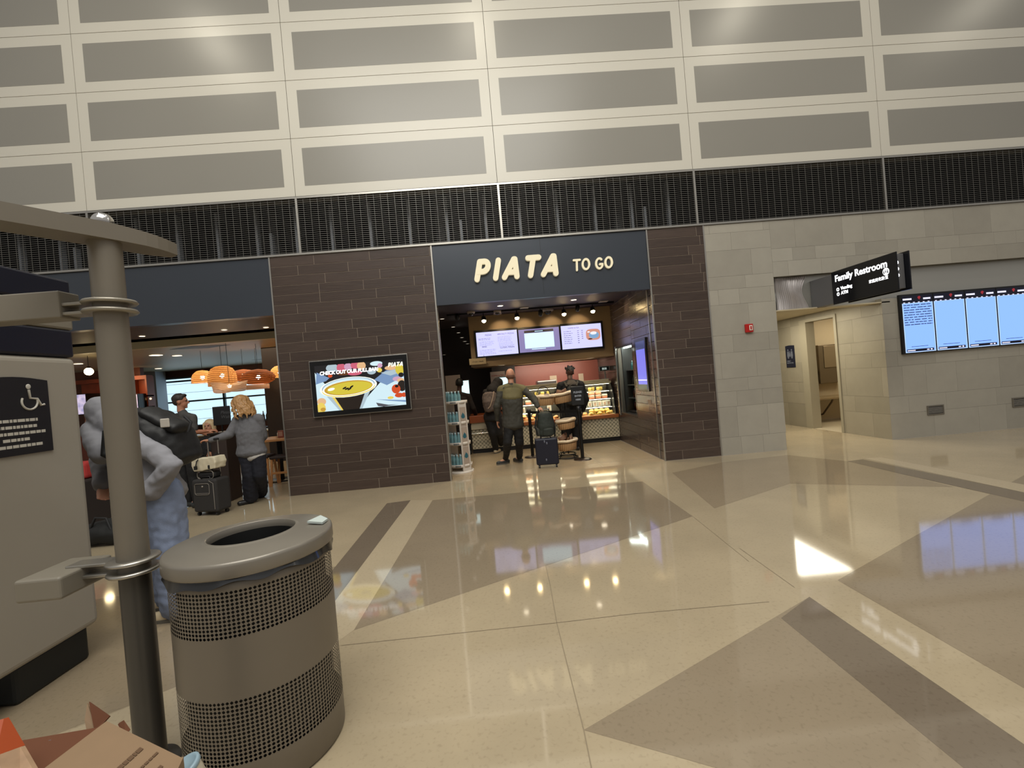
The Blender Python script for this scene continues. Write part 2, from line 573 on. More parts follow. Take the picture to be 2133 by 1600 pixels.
def strip(name, pix, w=0.0045):
    b = MB()
    for (u0, v0), (u1, v1) in zip(pix[:-1], pix[1:]):
        p, q = PZ(u0, v0), PZ(u1, v1); t = (q - p).normalized(); s = Vector((-t.y, t.x, 0)) * w / 2
        b.quad(p + s, p - s, q - s, q + s)
    for i, v in enumerate(b.v): b.v[i] = (v[0], v[1], 0.0022)
    return struct(name, b, M_strip)


strip('floor_divider', [(1137, 1180), (1146, 1219), (1160, 1299), (1216, 1521), (1240, 1640)])
strip('floor_divider', [(711, 1345), (1158, 1298), (1320, 1279), (1602, 1254)], 0.004)
strip('floor_divider', [(1540, 1142), (1655, 1224)], 0.004)
strip('floor_divider', [(1443, 1076), (1560, 1170)], 0.003)

# ---- upper wall: enamelled panels, white frames with grey fields
up = MB()
up.box((-16, 0.02, 4.885), (18, 0.25, 10.6), 2)
for c in range(-3, 8):
    x0 = -6.318 + 3.3227 * c; x1 = x0 + 3.3227
    for r in range(0, 6):
        z0 = 4.894 + 0.9508 * r; z1 = z0 + 0.9508
        g = 0.004
        up.box((x0 + g, 0.0, z0 + g), (x1 - g, 0.02, z1 - g), 0)
        m_ = 0.166
        up.box((x0 + m_, -0.0015, z0 + m_), (x1 - m_, 0.0, z1 - m_), 1)
struct('wall_upper', up, [M_white, M_greyp, M_stoneJ])

# ---- grille band
tr = MB()
tr.box((-16, -0.02, 4.862), (18, 0.03, 4.884)); tr.box((-16, -0.02, 3.932), (18, 0.03, 3.958))
struct('trim_1', tr, M_alu)
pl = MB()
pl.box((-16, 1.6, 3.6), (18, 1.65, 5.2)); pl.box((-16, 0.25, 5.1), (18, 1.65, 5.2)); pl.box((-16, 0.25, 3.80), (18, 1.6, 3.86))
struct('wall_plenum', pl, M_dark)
g_names = {-2: 'dark wire mesh panel at the far left, hidden behind the pole canopy', -1: 'dark wire mesh panel above the navy capped kiosk',
           0: 'dark wire mesh panel above the bar opening, just right of the silver ball finial', 1: 'dark wire mesh panel above the wood pilaster with the advert screen',
           2: 'dark wire mesh panel above the cream channel lettering of the shop', 3: 'dark wire mesh panel above the red fire alarm pull',
           4: 'dark wire mesh panel above the flight displays at the right'}
for c in range(-1, 5):
    x0 = -6.318 + 3.3227 * c; x1 = x0 + 3.3227
    t = thing('mesh_panel', g_names[c], 'wire mesh panel', (x0, 0, 3.958), 0, 'wire mesh panels over the shop fronts')
    f = MB()
    ring = [(x0, 3.959), (x1 - 0.001, 3.959), (x1 - 0.001, 4.861), (x0, 4.861)]; inn = [(x0 + 0.022, 3.966), (x1 - 0.012, 3.966), (x1 - 0.012, 4.854), (x0 + 0.022, 4.854)]
    vs = [(x, y, z) for y in (-0.02, 0.02) for x, z in ring + inn]
    fc = []
    for k in range(4):
        k2 = (k + 1) % 4
        fc += [(k, k2, 4 + k2, 4 + k), (8 + k2, 8 + k, 12 + k, 12 + k2), (k2, k, 8 + k, 8 + k2), (4 + k, 4 + k2, 12 + k2, 12 + k)]
    f.add(vs, fc)
    obj('frame', f, M_alu, t)
    w = MB()
    for i in range(1, 27):
        z = 3.958 + 0.904 * i / 27
        w.box((x0 + 0.02, 0.0, z - 0.0035), (x1 - 0.012, 0.006, z + 0.0035))
    for i in range(1, 29):
        x = x0 + 3.3227 * i / 29
        w.box((x - 0.003, -0.005, 3.958), (x + 0.003, 0.0, 4.862))
    obj('wire_mesh', w, M_wire, t)
# steel studs in the dark space behind the mesh
k = 0
for c in range(-1, 3):
    x0 = -6.318 + 3.3227 * c
    for i, dx in enumerate((0.32, 0.95, 1.58, 2.2, 2.42, 2.83)):
        b = MB(); x = x0 + dx * 1.08
        b.box((x, 0.5, 3.86), (x + 0.042, 0.60, 4.93 if i != 4 else 4.5))
        solo('steel_stud', b, M_stud, 'grey steel stud standing in the dark space behind the wire mesh', 'stud', (x, 0.5, 3.86), 'studs behind the wire mesh')
b = MB()
for x in (-3.9, -0.85, 2.5):
    b.box((x, 0.9, 3.86), (x + 0.16, 1.06, 5.1))
struct('wall_plenum_post', b, mat('plenum post', S(50, 50, 52), 0.7))


# ---- planked tile faces
def planks(b, x0, x1, z0, z1, rowh, lens, put, gap=0.010, seed=1):
    rnd = random.Random(seed)
    z = z0
    while z < z1 - 0.01:
        zz = min(z + rowh, z1)
        x = x0 - rnd.uniform(0, lens[1])
        while x < x1:
            L = rnd.uniform(*lens)
            a, c = max(x, x0), min(x + L, x1)
            if c - a > 0.02: put(b, a + gap / 2, c - gap / 2, z + gap / 2, zz - gap / 2)
            x += L
        z = zz


def put_front(y):
    def f(b, a, c, z, zz): b.box((a, y - 0.006, z), (c, y, zz), 0)
    return f


def put_side(x, sgn=-1):
    def f(b, a, c, z, zz): b.box((x, a, z), (x + sgn * 0.006, c, zz), 0) if sgn > 0 else b.box((x - 0.006, a, z), (x, c, zz), 0)
    return f


pb = MB(); pb.box((XPL, 0.006, 0), (XPR, 0.30, ZB), 1)
planks(pb, XPL, XPR, 0, ZB, 0.157, (0.72, 1.0), put_front(0.006), seed=3)
struct('wall_pilaster', pb, [M_wood, M_grout])
pb = MB(); pb.box((XRP + 0.006, 0.006, 0), (XST, 0.3, ZB), 1)
planks(pb, XRP + 0.006, XST, 0, ZB, 0.157, (0.72, 1.0), put_front(0.006), seed=5)
struct('wall_pilaster_right', pb, [M_wood, M_grout])
# side wall of the shop with a display-case opening y 1.28-2.5, z .64-2.13
pb = MB()
for (a, z0, c, z1) in ((0.0, 0, 1.29, 3.2), (1.29, 0, 2.50, 0.645), (1.29, 2.125, 2.50, 3.2), (2.50, 0, 4.5, 3.2)):
    pb.box((XRP + 0.006, a + 0.004, z0), (XRP + 0.12, c, z1), 1)
    planks(pb, a, c, z0, z1, 0.157, (0.6, 0.9), put_side(XRP + 0.006), seed=int(a * 10) + 2)
struct('wall_shop_side', pb, [island_mat('brown wood look tile', S(64, 54, 51), S(94, 82, 77), 0.22, (1.2, 1.2, 14), 3.0, 0.15, grain=0.7), M_grout])
# metal corner trims
tr = MB()
for x in (XPL - 0.012, XPR - 0.008, XRP - 0.008, XST - 0.012):
    tr.box((x, -0.008, 0), (x + 0.022, 0.02, ZB))
tr.box((XRP - 0.012, 0.19, 0), (XRP - 0.0005, 0.225, 2.95)); tr.box((XPR, 0.10, 0), (XPR + 0.014, 0.14, 2.95))
struct('trim_2', tr, M_alu)

# ---- fascias
b = MB(); b.box((XPR + 0.014, 0.01, 2.945), (XRP - 0.01, 0.16, ZB))
b.box((XPR + 0.014, 0.0, 2.93), (XRP - 0.01, 0.03, 2.955))
struct('wall_fascia', b, M_fascia)
b = MB(); b.box((XL, 0.01, 2.985), (XPL - 0.012, 0.16, ZB))
struct('wall_fascia_bar', b, M_fascia)
b = MB()
for x in (-6.2, -8.9, 0.95):
    b.box((x, 0.0085, 2.99), (x + 0.004, 0.0102, ZB))
struct('trim_3', b, M_black)


# ---- stone walls
def stone(b, x0, x1, z0, z1, put, seed):
    rnd = random.Random(seed); z = z0; hs = (0.22, 0.44, 0.30, 0.52, 0.26)
    i = seed
    while z < z1 - 0.02:
        h = hs[i % 5]; i += 1
        zz = min(z + h, z1)
        if z1 - zz < 0.06: zz = z1
        x = x0 - rnd.uniform(0, 0.6)
        while x < x1:
            L = rnd.uniform(0.35, 0.95)
            a, c = max(x, x0), min(x + L, x1)
            if c - a > 0.03: put(b, a + 0.0012, c - 0.0012, z + 0.0012, zz - 0.0012)
            x += L
        z = zz


sb = MB(); sb.box((XST, 0.006, 0), (XC0 - 0.006, 0.3, ZB), 1)
stone(sb, XST + 0.012, XC0, 0, ZB, put_front(0.006), 2)
struct('wall_stone_pier', sb, [M_stone, M_stoneJ])
sb = MB(); sb.box((XC0 - 0.006, 0.006, 2.965), (18, 0.3, ZB), 1)
stone(sb, XC0, 18, 2.965, ZB, put_front(0.006), 4)
struct('wall_stone_upper', sb, [M_stone, M_stoneJ])
sb = MB(); sb.box((XC1 + 0.01, 0.007, 0), (18, 0.2, 2.44), 1)
stone(sb, XC1, 18, 0, 2.44, put_front(0.006), 1)
struct('wall_stone_right', sb, [M_stone, M_stoneJ])
# corridor side wall with doorway y 1.10-1.92
DY0, DY1, DZ = 1.10, 1.92, 2.30
sb = MB()
for (a, z0, c, z1, sd) in ((0.0, 0, DY0, 2.45, 6), (DY0, DZ, DY1, 2.45, 7), (DY1, 0, 4.0, 2.45, 8)):
    sb.box((XC1 + 0.008, a + 0.21 if a == 0 else a, z0), (XC1 + 0.15, c, z1), 1)
    stone(sb, a, c, z0, z1, put_side(XC1 + 0.006), sd)
struct('wall_corridor_right', sb, [island_mat('warm limestone blocks', S(136, 129, 112), S(154, 146, 128), 0.5, (1, 1, 1), 3.2, 0.08, grain=0.6), M_stoneJ])
sb = MB(); sb.box((XC0 - 0.2, 0.3, 0), (XC0, 4.0, 2.9)); sb.box((XC0, 3.9, 0), (XC1 + 0.2, 4.0, 2.9))
struct('wall_corridor_left', sb, M_stone)
sb = MB(); sb.box((XC0 - 0.2, 0.30, 2.45), (XC1 + 0.2, 4.0, 2.5))
sb.box((XC0, 0.0, 2.375), (XC1 + 0.15, 0.30, 2.395))
struct('ceiling_corridor', sb, mat('corridor ceiling paint', S(190, 178, 150), 0.6))
# stainless band over corridor and flight displays
sb = MB(); sb.box((XC0, 0.13, 2.395), (18, 0.17, 2.965)); sb.box((XC1 + 0.1, 0.006, 2.43), (18, 0.13, 2.445))
struct('wall_steel_band', sb, M_steel)
# door frame
b = MB()
b.box((XC1 - 0.02, DY0 - 0.05, 0), (XC1 + 0.17, DY0 + 0.012, DZ + 0.05)); b.box((XC1 - 0.02, DY1 - 0.012, 0), (XC1 + 0.17, DY1 + 0.19, DZ + 0.05)); b.box((XC1 - 0.02, DY0 + 0.012, DZ - 0.012), (XC1 + 0.17, DY1 - 0.012, DZ + 0.05))
d1 = struct('door_1', b, mat('grey door frame', S(150, 142, 122), 0.5))
# restroom shell
b = MB()
b.box((XC1 + 0.15, 3.052, 0), (10.6, 3.15, 2.7)); b.box((10.5, 0.2, 0), (10.6, 3.15, 2.7)); b.box((XC1, 0.2, 2.6), (10.6, 3.15, 2.7)); b.box((XC1 + 0.15, 0.2, 0), (10.6, 0.25, 2.7))
struct('wall_restroom', b, M_restw)

# ---- interior shell behind the shop fronts
b = MB(); b.box((XL - 0.1, 0.3, 0), (XL, 9.6, 3.6))
b.box((XL, 9.5, 0), (-12.5, 9.6, 3.6)); b.box((-12.5, 9.5, 2.72), (-4.9, 9.6, 3.6)); b.box((-12.5, 9.5, 0), (-4.9, 9.6, 0.9)); b.box((-4.9, 9.5, 0), (XRP + 0.3, 9.6, 3.6))
struct('wall_back', b, M_walnut)
b = MB(); b.box((XRP + 0.12, 4.5, 0), (XRP + 0.3, 9.6, 3.6)); b.box((XRP + 0.12, 2.52, 0), (XRP + 0.3, 4.6, 3.6))
struct('wall_back_right', b, M_walnut)
b = MB(); b.box((XL, 0.3, 3.55), (XRP + 0.3, 9.6, 3.65))
struct('ceiling', b, M_dark)
b = MB(); b.box((-2.2, 0.16, 3.10), (XRP + 0.1, 6.5, 3.16))
struct('ceiling_shop', b, M_togoceil)
b = MB(); b.box((XL, 0.16, 3.02), (-2.2, 1.6, 3.10)); b.box((XL, 0.16, 3.09), (XPL + 0.1, 0.3, 3.55))
struct('ceiling_bar_front', b, M_brownceil)
b = MB(); b.box((XL, 2.35, 2.93), (-2.2, 2.5, 3.08))
struct('ceiling_bar_beam', b, M_cream)
b = MB(); b.box((XL, 2.5, 2.99), (-2.2, 9.5, 3.06))
struct('ceiling_bar', b, M_olive)
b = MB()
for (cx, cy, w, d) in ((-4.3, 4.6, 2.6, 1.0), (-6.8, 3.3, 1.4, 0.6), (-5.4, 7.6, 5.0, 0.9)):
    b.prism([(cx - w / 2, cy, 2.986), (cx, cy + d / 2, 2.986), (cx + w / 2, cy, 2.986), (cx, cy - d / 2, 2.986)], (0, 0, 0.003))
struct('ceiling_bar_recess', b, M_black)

# ---- daylight window wall at the far end of the bar
M_sky = emit('daylight outside', S(196, 226, 240), 1.3)
b = MB(); b.box((-14, 10.4, 0.0), (-4.0, 10.45, 3.4)); struct('exterior_daylight', b, M_sky)
wf = MB(); p0 = -12.5; p1 = -4.9
for x in (p0, -9.99, -7.4, p1):
    wf.box((x - 0.035, 9.46, 0.9), (x + 0.035, 9.56, 2.75))
for z in (0.92, 1.84, 2.60, 2.72):
    wf.box((p0, 9.46, z - 0.03), (p1, 9.56, z + 0.03))
struct('window_1', wf, mat('dark window frame', S(70, 84, 88), 0.5))
b = MB()
for i in range(5):
    z = 1.15 + i * 0.34
    b.box((-12.6, 9.9, z), (-4.9, 9.91, z + 0.010))
struct('window_1_louver', b, mat('pale louver', S(150, 178, 190), 0.5))
b = MB(); b.box((-12.42, 8.9, 0), (-11.95, 9.4, 2.99)); struct('wall_bar_column', b, mat('blue grey column', S(176, 184, 198), 0.6))
b = MB(); b.box((XL, 7.0, 0), (-11.02, 7.15, 2.99))
struct('wall_bar_timber', b, M_walnut)
# ================================================================== LOBBY THINGS
M_ledw = emit('lit white lettering', (1.0, 1.0, 1.0, 1), 2.5)
M_signblk = mat('glossy black sign face', S(8, 10, 18), 0.18, spec=0.5)
M_signgrey = mat('sign housing grey', S(104, 104, 106), 0.45, 0.2)
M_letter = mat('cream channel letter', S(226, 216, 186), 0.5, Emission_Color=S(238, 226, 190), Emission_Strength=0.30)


# ---- rounded stroke letters for the shop sign
def arc(cx, cy, rx, ry, a0, a1, n=10):
    return [(cx + rx * math.cos(math.radians(a0 + (a1 - a0) * i / n)), cy + ry * math.sin(math.radians(a0 + (a1 - a0) * i / n))) for i in range(n + 1)]


GL = {
    'P': (0.62, [[(0.06, 0), (0.06, 1)], [(0.06, 1), (0.33, 1)] + arc(0.33, 0.71, 0.25, 0.29, 90, -90) + [(0.06, 0.42)]]),
    'I': (0.14, [[(0.07, 0), (0.07, 1)]]),
    'A': (0.76, [[(0.0, 0), (0.38, 1), (0.44, 1), (0.72, 0)], [(0.14, 0.27), (0.64, 0.27)]]),
    'T': (0.62, [[(0.0, 1), (0.62, 1)], [(0.31, 0), (0.31, 1)]]),
    'O': (0.66, [arc(0.33, 0.5, 0.33, 0.5, 0, 360, 22)]),
    'G': (0.66, [arc(0.33, 0.5, 0.33, 0.5, 50, 330, 18) + [(0.62, 0.42), (0.38, 0.42)]]),
}


def stroke_word(word, h, th, gap, shear, place, depth, wob=0.0):
    """extruded rounded-stroke letters; place(x, z) -> world point of the back plane, letters stand out by depth (-y)"""
    b = MB(); x = 0.0; rnd = random.Random(3); kk = 0
    for ch in word:
        if ch == ' ': x += h * 0.42; continue
        w, strokes = GL[ch]
        dz = rnd.uniform(-wob, wob)
        for st in strokes:
            pts = [((px_ + shear * pz_) * h + x, pz_ * h + dz) for px_, pz_ in st]
            for (ax, az), (bx, bz) in zip(pts[:-1], pts[1:]):
                dx, dzz = bx - ax, bz - az; a = math.atan2(dzz, dx)
                ring = [(bx + th * math.cos(a + t), bz + th * math.sin(a + t)) for t in [math.radians(q) for q in range(-90, 91, 30)]]
                ring += [(ax + th * math.cos(a + t), az + th * math.sin(a + t)) for t in [math.radians(q) for q in range(90, 271, 30)]]
                P_ = [place(*r) for r in ring]
                kk += 1; b.prism(P_, (0, -depth - 0.0003 * kk, 0))
        x += w * h + gap
    return b, x


sg = thing('shop_sign', 'cream channel lettering on the blue grey fascia over the shop opening', 'sign', (-0.2, 0.008, 3.27))
H_ = 0.29
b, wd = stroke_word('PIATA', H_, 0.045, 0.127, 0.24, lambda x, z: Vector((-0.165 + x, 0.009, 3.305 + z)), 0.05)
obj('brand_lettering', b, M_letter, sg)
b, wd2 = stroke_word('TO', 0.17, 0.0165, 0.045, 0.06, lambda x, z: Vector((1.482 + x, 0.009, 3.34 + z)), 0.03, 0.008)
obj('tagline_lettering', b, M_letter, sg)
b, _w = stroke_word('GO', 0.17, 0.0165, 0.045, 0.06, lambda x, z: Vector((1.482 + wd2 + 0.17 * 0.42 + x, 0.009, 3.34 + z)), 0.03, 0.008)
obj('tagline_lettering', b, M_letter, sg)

# ---- blade sign by the corridor
bx = 5.62
ctr = [PX(1730, 567, bx), PX(1863, 527, bx), PX(1880, 600, bx), PX(1740, 637, bx)]
ynear = (ctr[1].y + ctr[2].y) / 2; yfar = (ctr[0].y + ctr[3].y) / 2
zt = (ctr[0].z + ctr[1].z) / 2; zb = (ctr[2].z + ctr[3].z) / 2
BS = thing('restroom_sign', 'black blade sign lit with Family Restroom, jutting out over the corridor mouth', 'sign', (bx, yfar, zb))
b = MB(); b.bbox((bx - 0.012, ynear, zb), (bx, yfar, zt), 0.004)
face = obj('sign_face', b, M_signblk, BS)
b = MB(); b.bbox((bx + 0.002, ynear + 0.07, zb + 0.03), (bx + 0.155, yfar, zt - 0.02), 0.006)
b.bbox((bx + 0.0, yfar, zb + 0.02), (bx + 0.155, 0.125, zt - 0.03), 0.006)
obj('housing', b, M_signgrey, BS)
b = MB(); b.bbox((bx + 0.157, ynear - 0.0, zb + 0.0), (bx + 0.178, yfar - 0.1, zt + 0.0), 0.004)
obj('sign_face', b, M_signblk, BS)
for i in range(3):
    b = MB()
    M_ = Matrix.Translation((bx + 0.045 + 0.0, ynear + 0.069, zt - 0.14 - i * 0.088)) @ Matrix.Rotation(PI / 2, 4, 'X')
    b.lathe([(0.0, 0.006), (0.026, 0.006), (0.026, 0.0)], 20, 0, M_)
    obj('light_dot', b, M_ledw, BS)
L_ = yfar - ynear; h_ = zt - zb


def onface(s, t):  # s from the far (left) edge 0..1, t up 0..1
    return Vector((bx - 0.0135, yfar - s * L_, zb + t * h_))


def facetext(s, fit, a, t, name='lettering', off=0.004):
    return lettering(name, s, 1, facing(onface(a, t), (0, -1, 0)), M_ledw, face, fit=fit * L_, extrude=0.001, offset=off)


facetext('Family Restroom', 0.80, 0.06, 0.68, off=0.003)
facetext('Vending', 0.19, 0.15, 0.40, off=0.002)
facetext('ATM', 0.115, 0.15, 0.26, off=0.002)
facetext('\u5bb6\u5ead\u7528\u5316\u599d\u5ba4', 0.27, 0.60, 0.37, off=0.0)
for a, t, r in ((0.10, 0.43, 0.028), (0.10, 0.29, 0.028)):
    b = MB(); M_ = Matrix.Translation(onface(a, t)) @ Matrix.Rotation(-PI / 2, 4, 'Y')
    b.lathe([(r * 0.5, 0.0), (r * 0.5, 0.001), (r, 0.001), (r, 0.0)], 24, 0, M_)
    obj('bullet_ring', b, M_ledw, face)
b = MB(); M_ = Matrix.Translation(onface(0.85, 0.56)) @ Matrix.Rotation(-PI / 2, 4, 'Y'); b.lathe([(0.0, 0.001), (0.052, 0.001), (0.052, 0.0)], 28, 0, M_)
rs = obj('symbol_disc', b, M_ledw, face)
b = MB()
for i, dx in enumerate((-0.03, 0.0, 0.03)):
    q = onface(0.85, 0.56) + Vector((-0.003, -dx, 0)); hh = 0.03 if i != 1 else 0.018
    b.box((q.x - 0.001, q.y - 0.008, q.z - hh), (q.x, q.y + 0.008, q.z + hh * 0.4)); b.ball((q.x, q.y, q.z + hh * 0.75), (0.001, 0.008, 0.008), 0, 10, 6)
obj('symbol', b, M_signblk, rs)

# ---- crumpled ribbed reflection sheet over the corridor header, its shape imitating a reflection in the steel
a0, a1 = PY(1618, 600, 0.10).x, PY(1679, 600, 0.10).x
b = MB(); n = 90; rows = 14; vs = []
for j in range(rows + 1):
    for i in range(n + 1):
        s = i / n; t = j / rows
        x = a0 + (a1 - a0) * s + 0.03 * math.sin(t * 5 + s * 2) * (0.4 + s) - 0.02
        y = 0.10 + 0.012 * math.sin(s * 2 * PI * 17) + 0.05 * (1 - abs(2 * t - 1)) * math.sin(s * 7 + 1) * 0.6
        vs.append((x, y, 2.40 + 0.555 * t))
fsx = [(j * (n + 1) + i, j * (n + 1) + i + 1, (j + 1) * (n + 1) + i + 1, (j + 1) * (n + 1) + i) for j in range(rows) for i in range(n)]
b.add(vs, fsx, 0, True); b.add([(v[0], v[1] + 0.006, v[2]) for v in vs], [tuple(reversed(f)) for f in fsx], 0, True)
solo('reflection_sheet', b, mat('ribbed reflection sheet', S(186, 180, 178), 0.35, 0.55), 'wavy ribbed reflection sheet shaped as the reflection in the steel band left of the Family Restroom sign', 'modelled reflection', (a0, 0.1, 2.4))

# ---- fire alarm pull, vents, corridor sign
b = MB(); p, q = PY(1550, 676, 0), PY(1567, 692, 0)
t = thing('fire_alarm_pull', 'small red fire alarm pull station on the grey stone pier', 'fire alarm', ((p.x + q.x) / 2, 0, q.z))
b.bbox((p.x, -0.045, q.z), (q.x, 0.0, p.z), 0.008); obj('body', b, mat('alarm red', S(176, 22, 16), 0.35), t)
b = MB(); mx_ = (p.x + q.x) / 2; b.bbox((mx_ - 0.008, -0.056, q.z + 0.03), (mx_ + 0.045, -0.0455, p.z - 0.025), 0.004); b.box((mx_ + 0.006, -0.060, q.z + 0.045), (mx_ + 0.028, -0.056, p.z - 0.04), 1)
obj('pull_handle', b, [mat('alarm white', S(226, 220, 210), 0.4), mat('alarm red', S(176, 22, 16), 0.35)], t)
for i, (u0, v0, u1, v1, lab) in enumerate(((1930, 846, 1968, 862, 'small louvred wall vent low on the stone under the first flight display'), (2107, 829, 2150, 845, 'small louvred wall vent cut by the right edge of the photo'))):
    p, q = PY(u0, v0, 0), PY(u1, v1, 0)
    x0, x1, z0, z1 = p.x, p.x + 0.30, q.z, q.z + 0.165
    t = thing('wall_vent', lab, 'vent', ((x0 + x1) / 2, 0, z0), 0, 'vents low on the stone wall')
    b = MB()
    for a in (((x0, -0.014, z0), (x1, 0.0, z0 + 0.02)), ((x0, -0.014, z1 - 0.02), (x1, 0.0, z1)), ((x0, -0.014, z0 + 0.02), (x0 + 0.02, 0.0, z1 - 0.02)), ((x1 - 0.02, -0.014, z0 + 0.02), (x1, 0.0, z1 - 0.02))):
        b.box(*a)
    obj('frame', b, mat('vent grey', S(104, 98, 88), 0.5), t)
    b = MB(); b.box((x0 + 0.02, -0.003, z0 + 0.02), (x1 - 0.02, -0.0005, z1 - 0.02), 1)
    for k in range(7):
        z = z0 + 0.03 + k * 0.0155
        b.prism([(x0 + 0.02, -0.004, z), (x0 + 0.02, -0.012, z + 0.002), (x0 + 0.02, -0.004, z + 0.009)], (x1 - x0 - 0.04, 0, 0))
    obj('slat', b, [mat('vent slat', S(132, 126, 116), 0.5), M_black], t)
p, q = PX(1637, 722, XC1), PX(1657, 763, XC1)
t = thing('restroom_plate', 'navy restroom plate with a white family symbol on the corridor wall', 'sign', (XC1, (p.y + q.y) / 2, q.z))
b = MB(); yc = (p.y + q.y) / 2; hw = 0.15; z0, z1 = q.z - 0.02, p.z
pts = [(XC1 - 0.012, yc + hw, z0), (XC1 - 0.012, yc - hw, z0)] + [(XC1 - 0.012, yc - hw + 2 * hw * i / 8, z1 + 0.035 * math.sin(PI * (i + 4) / 16) - 0.02) for i in range(9)]
b.prism(pts, (0.012, 0, 0)); pn = obj('plate', b, mat('navy plate', S(16, 20, 40), 0.4), t)
b = MB()
for dy, s in ((0.06, 1.0), (-0.065, 1.0), (0.0, 0.6)):
    zc = z0 + 0.30
    b.ball((XC1 - 0.0135, yc + dy, zc + 0.095 * s), (0.001, 0.02 * s, 0.022 * s), 0, 12, 8)
    wdt = 0.036 * s
    b.prism([(XC1 - 0.0132, yc + dy + wdt * 0.7, zc + 0.065 * s), (XC1 - 0.0132, yc + dy + wdt, zc - 0.03 * s), (XC1 - 0.0132, yc + dy + 0.012, zc - 0.1 * s), (XC1 - 0.0132, yc + dy - 0.012, zc - 0.1 * s), (XC1 - 0.0132, yc + dy - wdt, zc - 0.03 * s), (XC1 - 0.0132, yc + dy - wdt * 0.7, zc + 0.065 * s)], (-0.001, 0, 0))
obj('symbol', b, emit('plate white', (0.8, 0.8, 0.8, 1), 0.15), pn)
lettering('lettering', 'FAMILY\nRESTROOM', 0.042, facing((XC1 - 0.0135, yc + 0.12, z0 + 0.13), (0, -1, 0)), emit('plate white', (0.8, 0.8, 0.8, 1), 0.15), pn, extrude=0.0005, offset=0.001)

# ---- flight displays
M_fids = [emit('flight screen blue', S(124, 164, 250), 1.5), emit('flight screen edge', S(190, 214, 250), 1.35), mat('screen navy', S(14, 18, 46), 0.3), emit('screen white text', S(226, 226, 250), 1.2), mat('screen text dark', S(52, 66, 110), 0.4), emit('screen red pin', S(170, 40, 50), 0.8)]
M_bezel = mat('black bezel', S(12, 12, 14), 0.3)
edges = [PY(1873, 640, 0).x, PY(1936, 640, 0).x, PY(2003, 640, 0).x, PY(2070.5, 640, 0).x, PY(2140, 640, 0).x]
zt, zb = 2.452, 1.475
labs = ['flight display beside the corridor, the one with lines of flights listed', 'second flight display from the corridor, blue and empty below its header',
        'third flight display from the corridor, blue and empty', 'flight display cut off by the right edge of the photo']
rnd = random.Random(4)
stp = (edges[3] - edges[0]) / 3.0
for i in range(4):
    x0, x1 = edges[0] + stp * i, edges[0] + stp * (i + 1)
    t = thing('flight_display', labs[i], 'screen', ((x0 + x1) / 2, 0.0, zb), 0, 'row of flight displays on the stone wall')
    b = MB(); b.bbox((x0 - (0.03 if i == 0 else -0.001), -0.045, zb - 0.02), (x1 - 0.001, 0.0, zt + 0.03), 0.004); obj('bezel', b, M_bezel, t)
    y = -0.0465; b = MB(); sx0, sx1 = x0 + 0.012, x1 - 0.012

    def r(ax, az, bx_, bz, mi, lv=0):
        b.box((sx0 + (sx1 - sx0) * ax, y - 0.0006 * lv, zb + (zt - zb) * az), (sx0 + (sx1 - sx0) * bx_, y - 0.0006 * lv + 0.0004, zb + (zt - zb) * bz), mi)
    r(0, 0, 1, 0.87, 1); r(0.015, 0.01, 0.985, 0.865, 0, 1); r(0, 0.871, 1, 1.0, 2)
    r(0.03, 0.925, 0.32, 0.955, 3, 1); r(0.70, 0.92, 0.94, 0.95, 3, 1)
    for k in range(6): r(0.04 + k * 0.16, 0.874, 0.10 + k * 0.16, 0.886, 3, 1)
    r(0.04, 0.014, 0.93, 0.058, 2, 2); r(0.06, 0.026, 0.32, 0.044, 3, 3); r(0.70, 0.026, 0.78, 0.044, 3, 3); r(0.82, 0.024, 0.88, 0.048, 3, 3)
    r(0.20, 0.098, 0.75, 0.106, 4, 2)
    if i == 0:
        for ln in range(9):
            zz = 0.845 - ln * 0.043
            xx = 0.04
            while xx < 0.93:
                L = rnd.uniform(0.06, 0.2)
                r(xx, zz - 0.018, min(xx + L, 0.95), zz - 0.004, 4, 2); xx += L + rnd.uniform(0.01, 0.05)
    c = Vector((sx0 + (sx1 - sx0) * 0.57, y - 0.001, zb + (zt - zb) * 0.955))
    b.prism([c + Vector((0.03 * math.cos(a), 0, 0.03 * math.sin(a))) for a in [math.radians(q) for q in (20, 60, 100, 150, 180)]] + [c + Vector((0, 0, -0.035))], (0, -0.0004, 0), 5)
    obj('screen', b, M_fids, t)

# ---- restroom contents seen through the doorway
M_ss = mat('dull stainless', S(120, 108, 88), 0.4, 0.6)
t = thing('towel_cabinet', 'tall grey metal towel cabinet on the restroom back wall', 'cabinet', (7.95, 3.04, 0.85))
b = MB(); b.bbox((7.72, 2.90, 0.88), (8.25, 3.05, 1.80), 0.01); obj('body', b, M_ss, t)
b = MB(); b.bbox((7.84, 2.885, 1.25), (8.22, 2.90, 1.77), 0.006); obj('door', b, mat('cabinet door', S(146, 132, 108), 0.35, 0.5), t)
t = thing('paper_dispenser', 'low wall dispenser with a white paper roll beside the restroom door', 'dispenser', (7.35, 3.04, 0.86))
b = MB(); b.bbox((7.34, 2.88, 0.84), (7.66, 3.05, 0.93), 0.008); obj('tray', b, M_ss, t)
b = MB(); b.bbox((7.34, 2.90, 1.10), (7.66, 3.05, 1.18), 0.008, 0); obj('hood', b, M_ss, t)
b = MB(); b.cyl((7.35, 2.95, 1.015), (7.65, 2.95, 1.015), 0.07, 0, 20); obj('paper_roll', b, mat('white paper', S(226, 216, 196), 0.8), t)
t = thing('wall_bench', 'dark fold-down wall bench with a slanted bracket inside the restroom', 'bench', (7.8, 3.0, 0.3))
b = MB(); b.bbox((7.30, 2.45, 0.53), (8.6, 3.05, 0.58), 0.01); obj('seat', b, mat('bench top', S(140, 122, 92), 0.4), t)
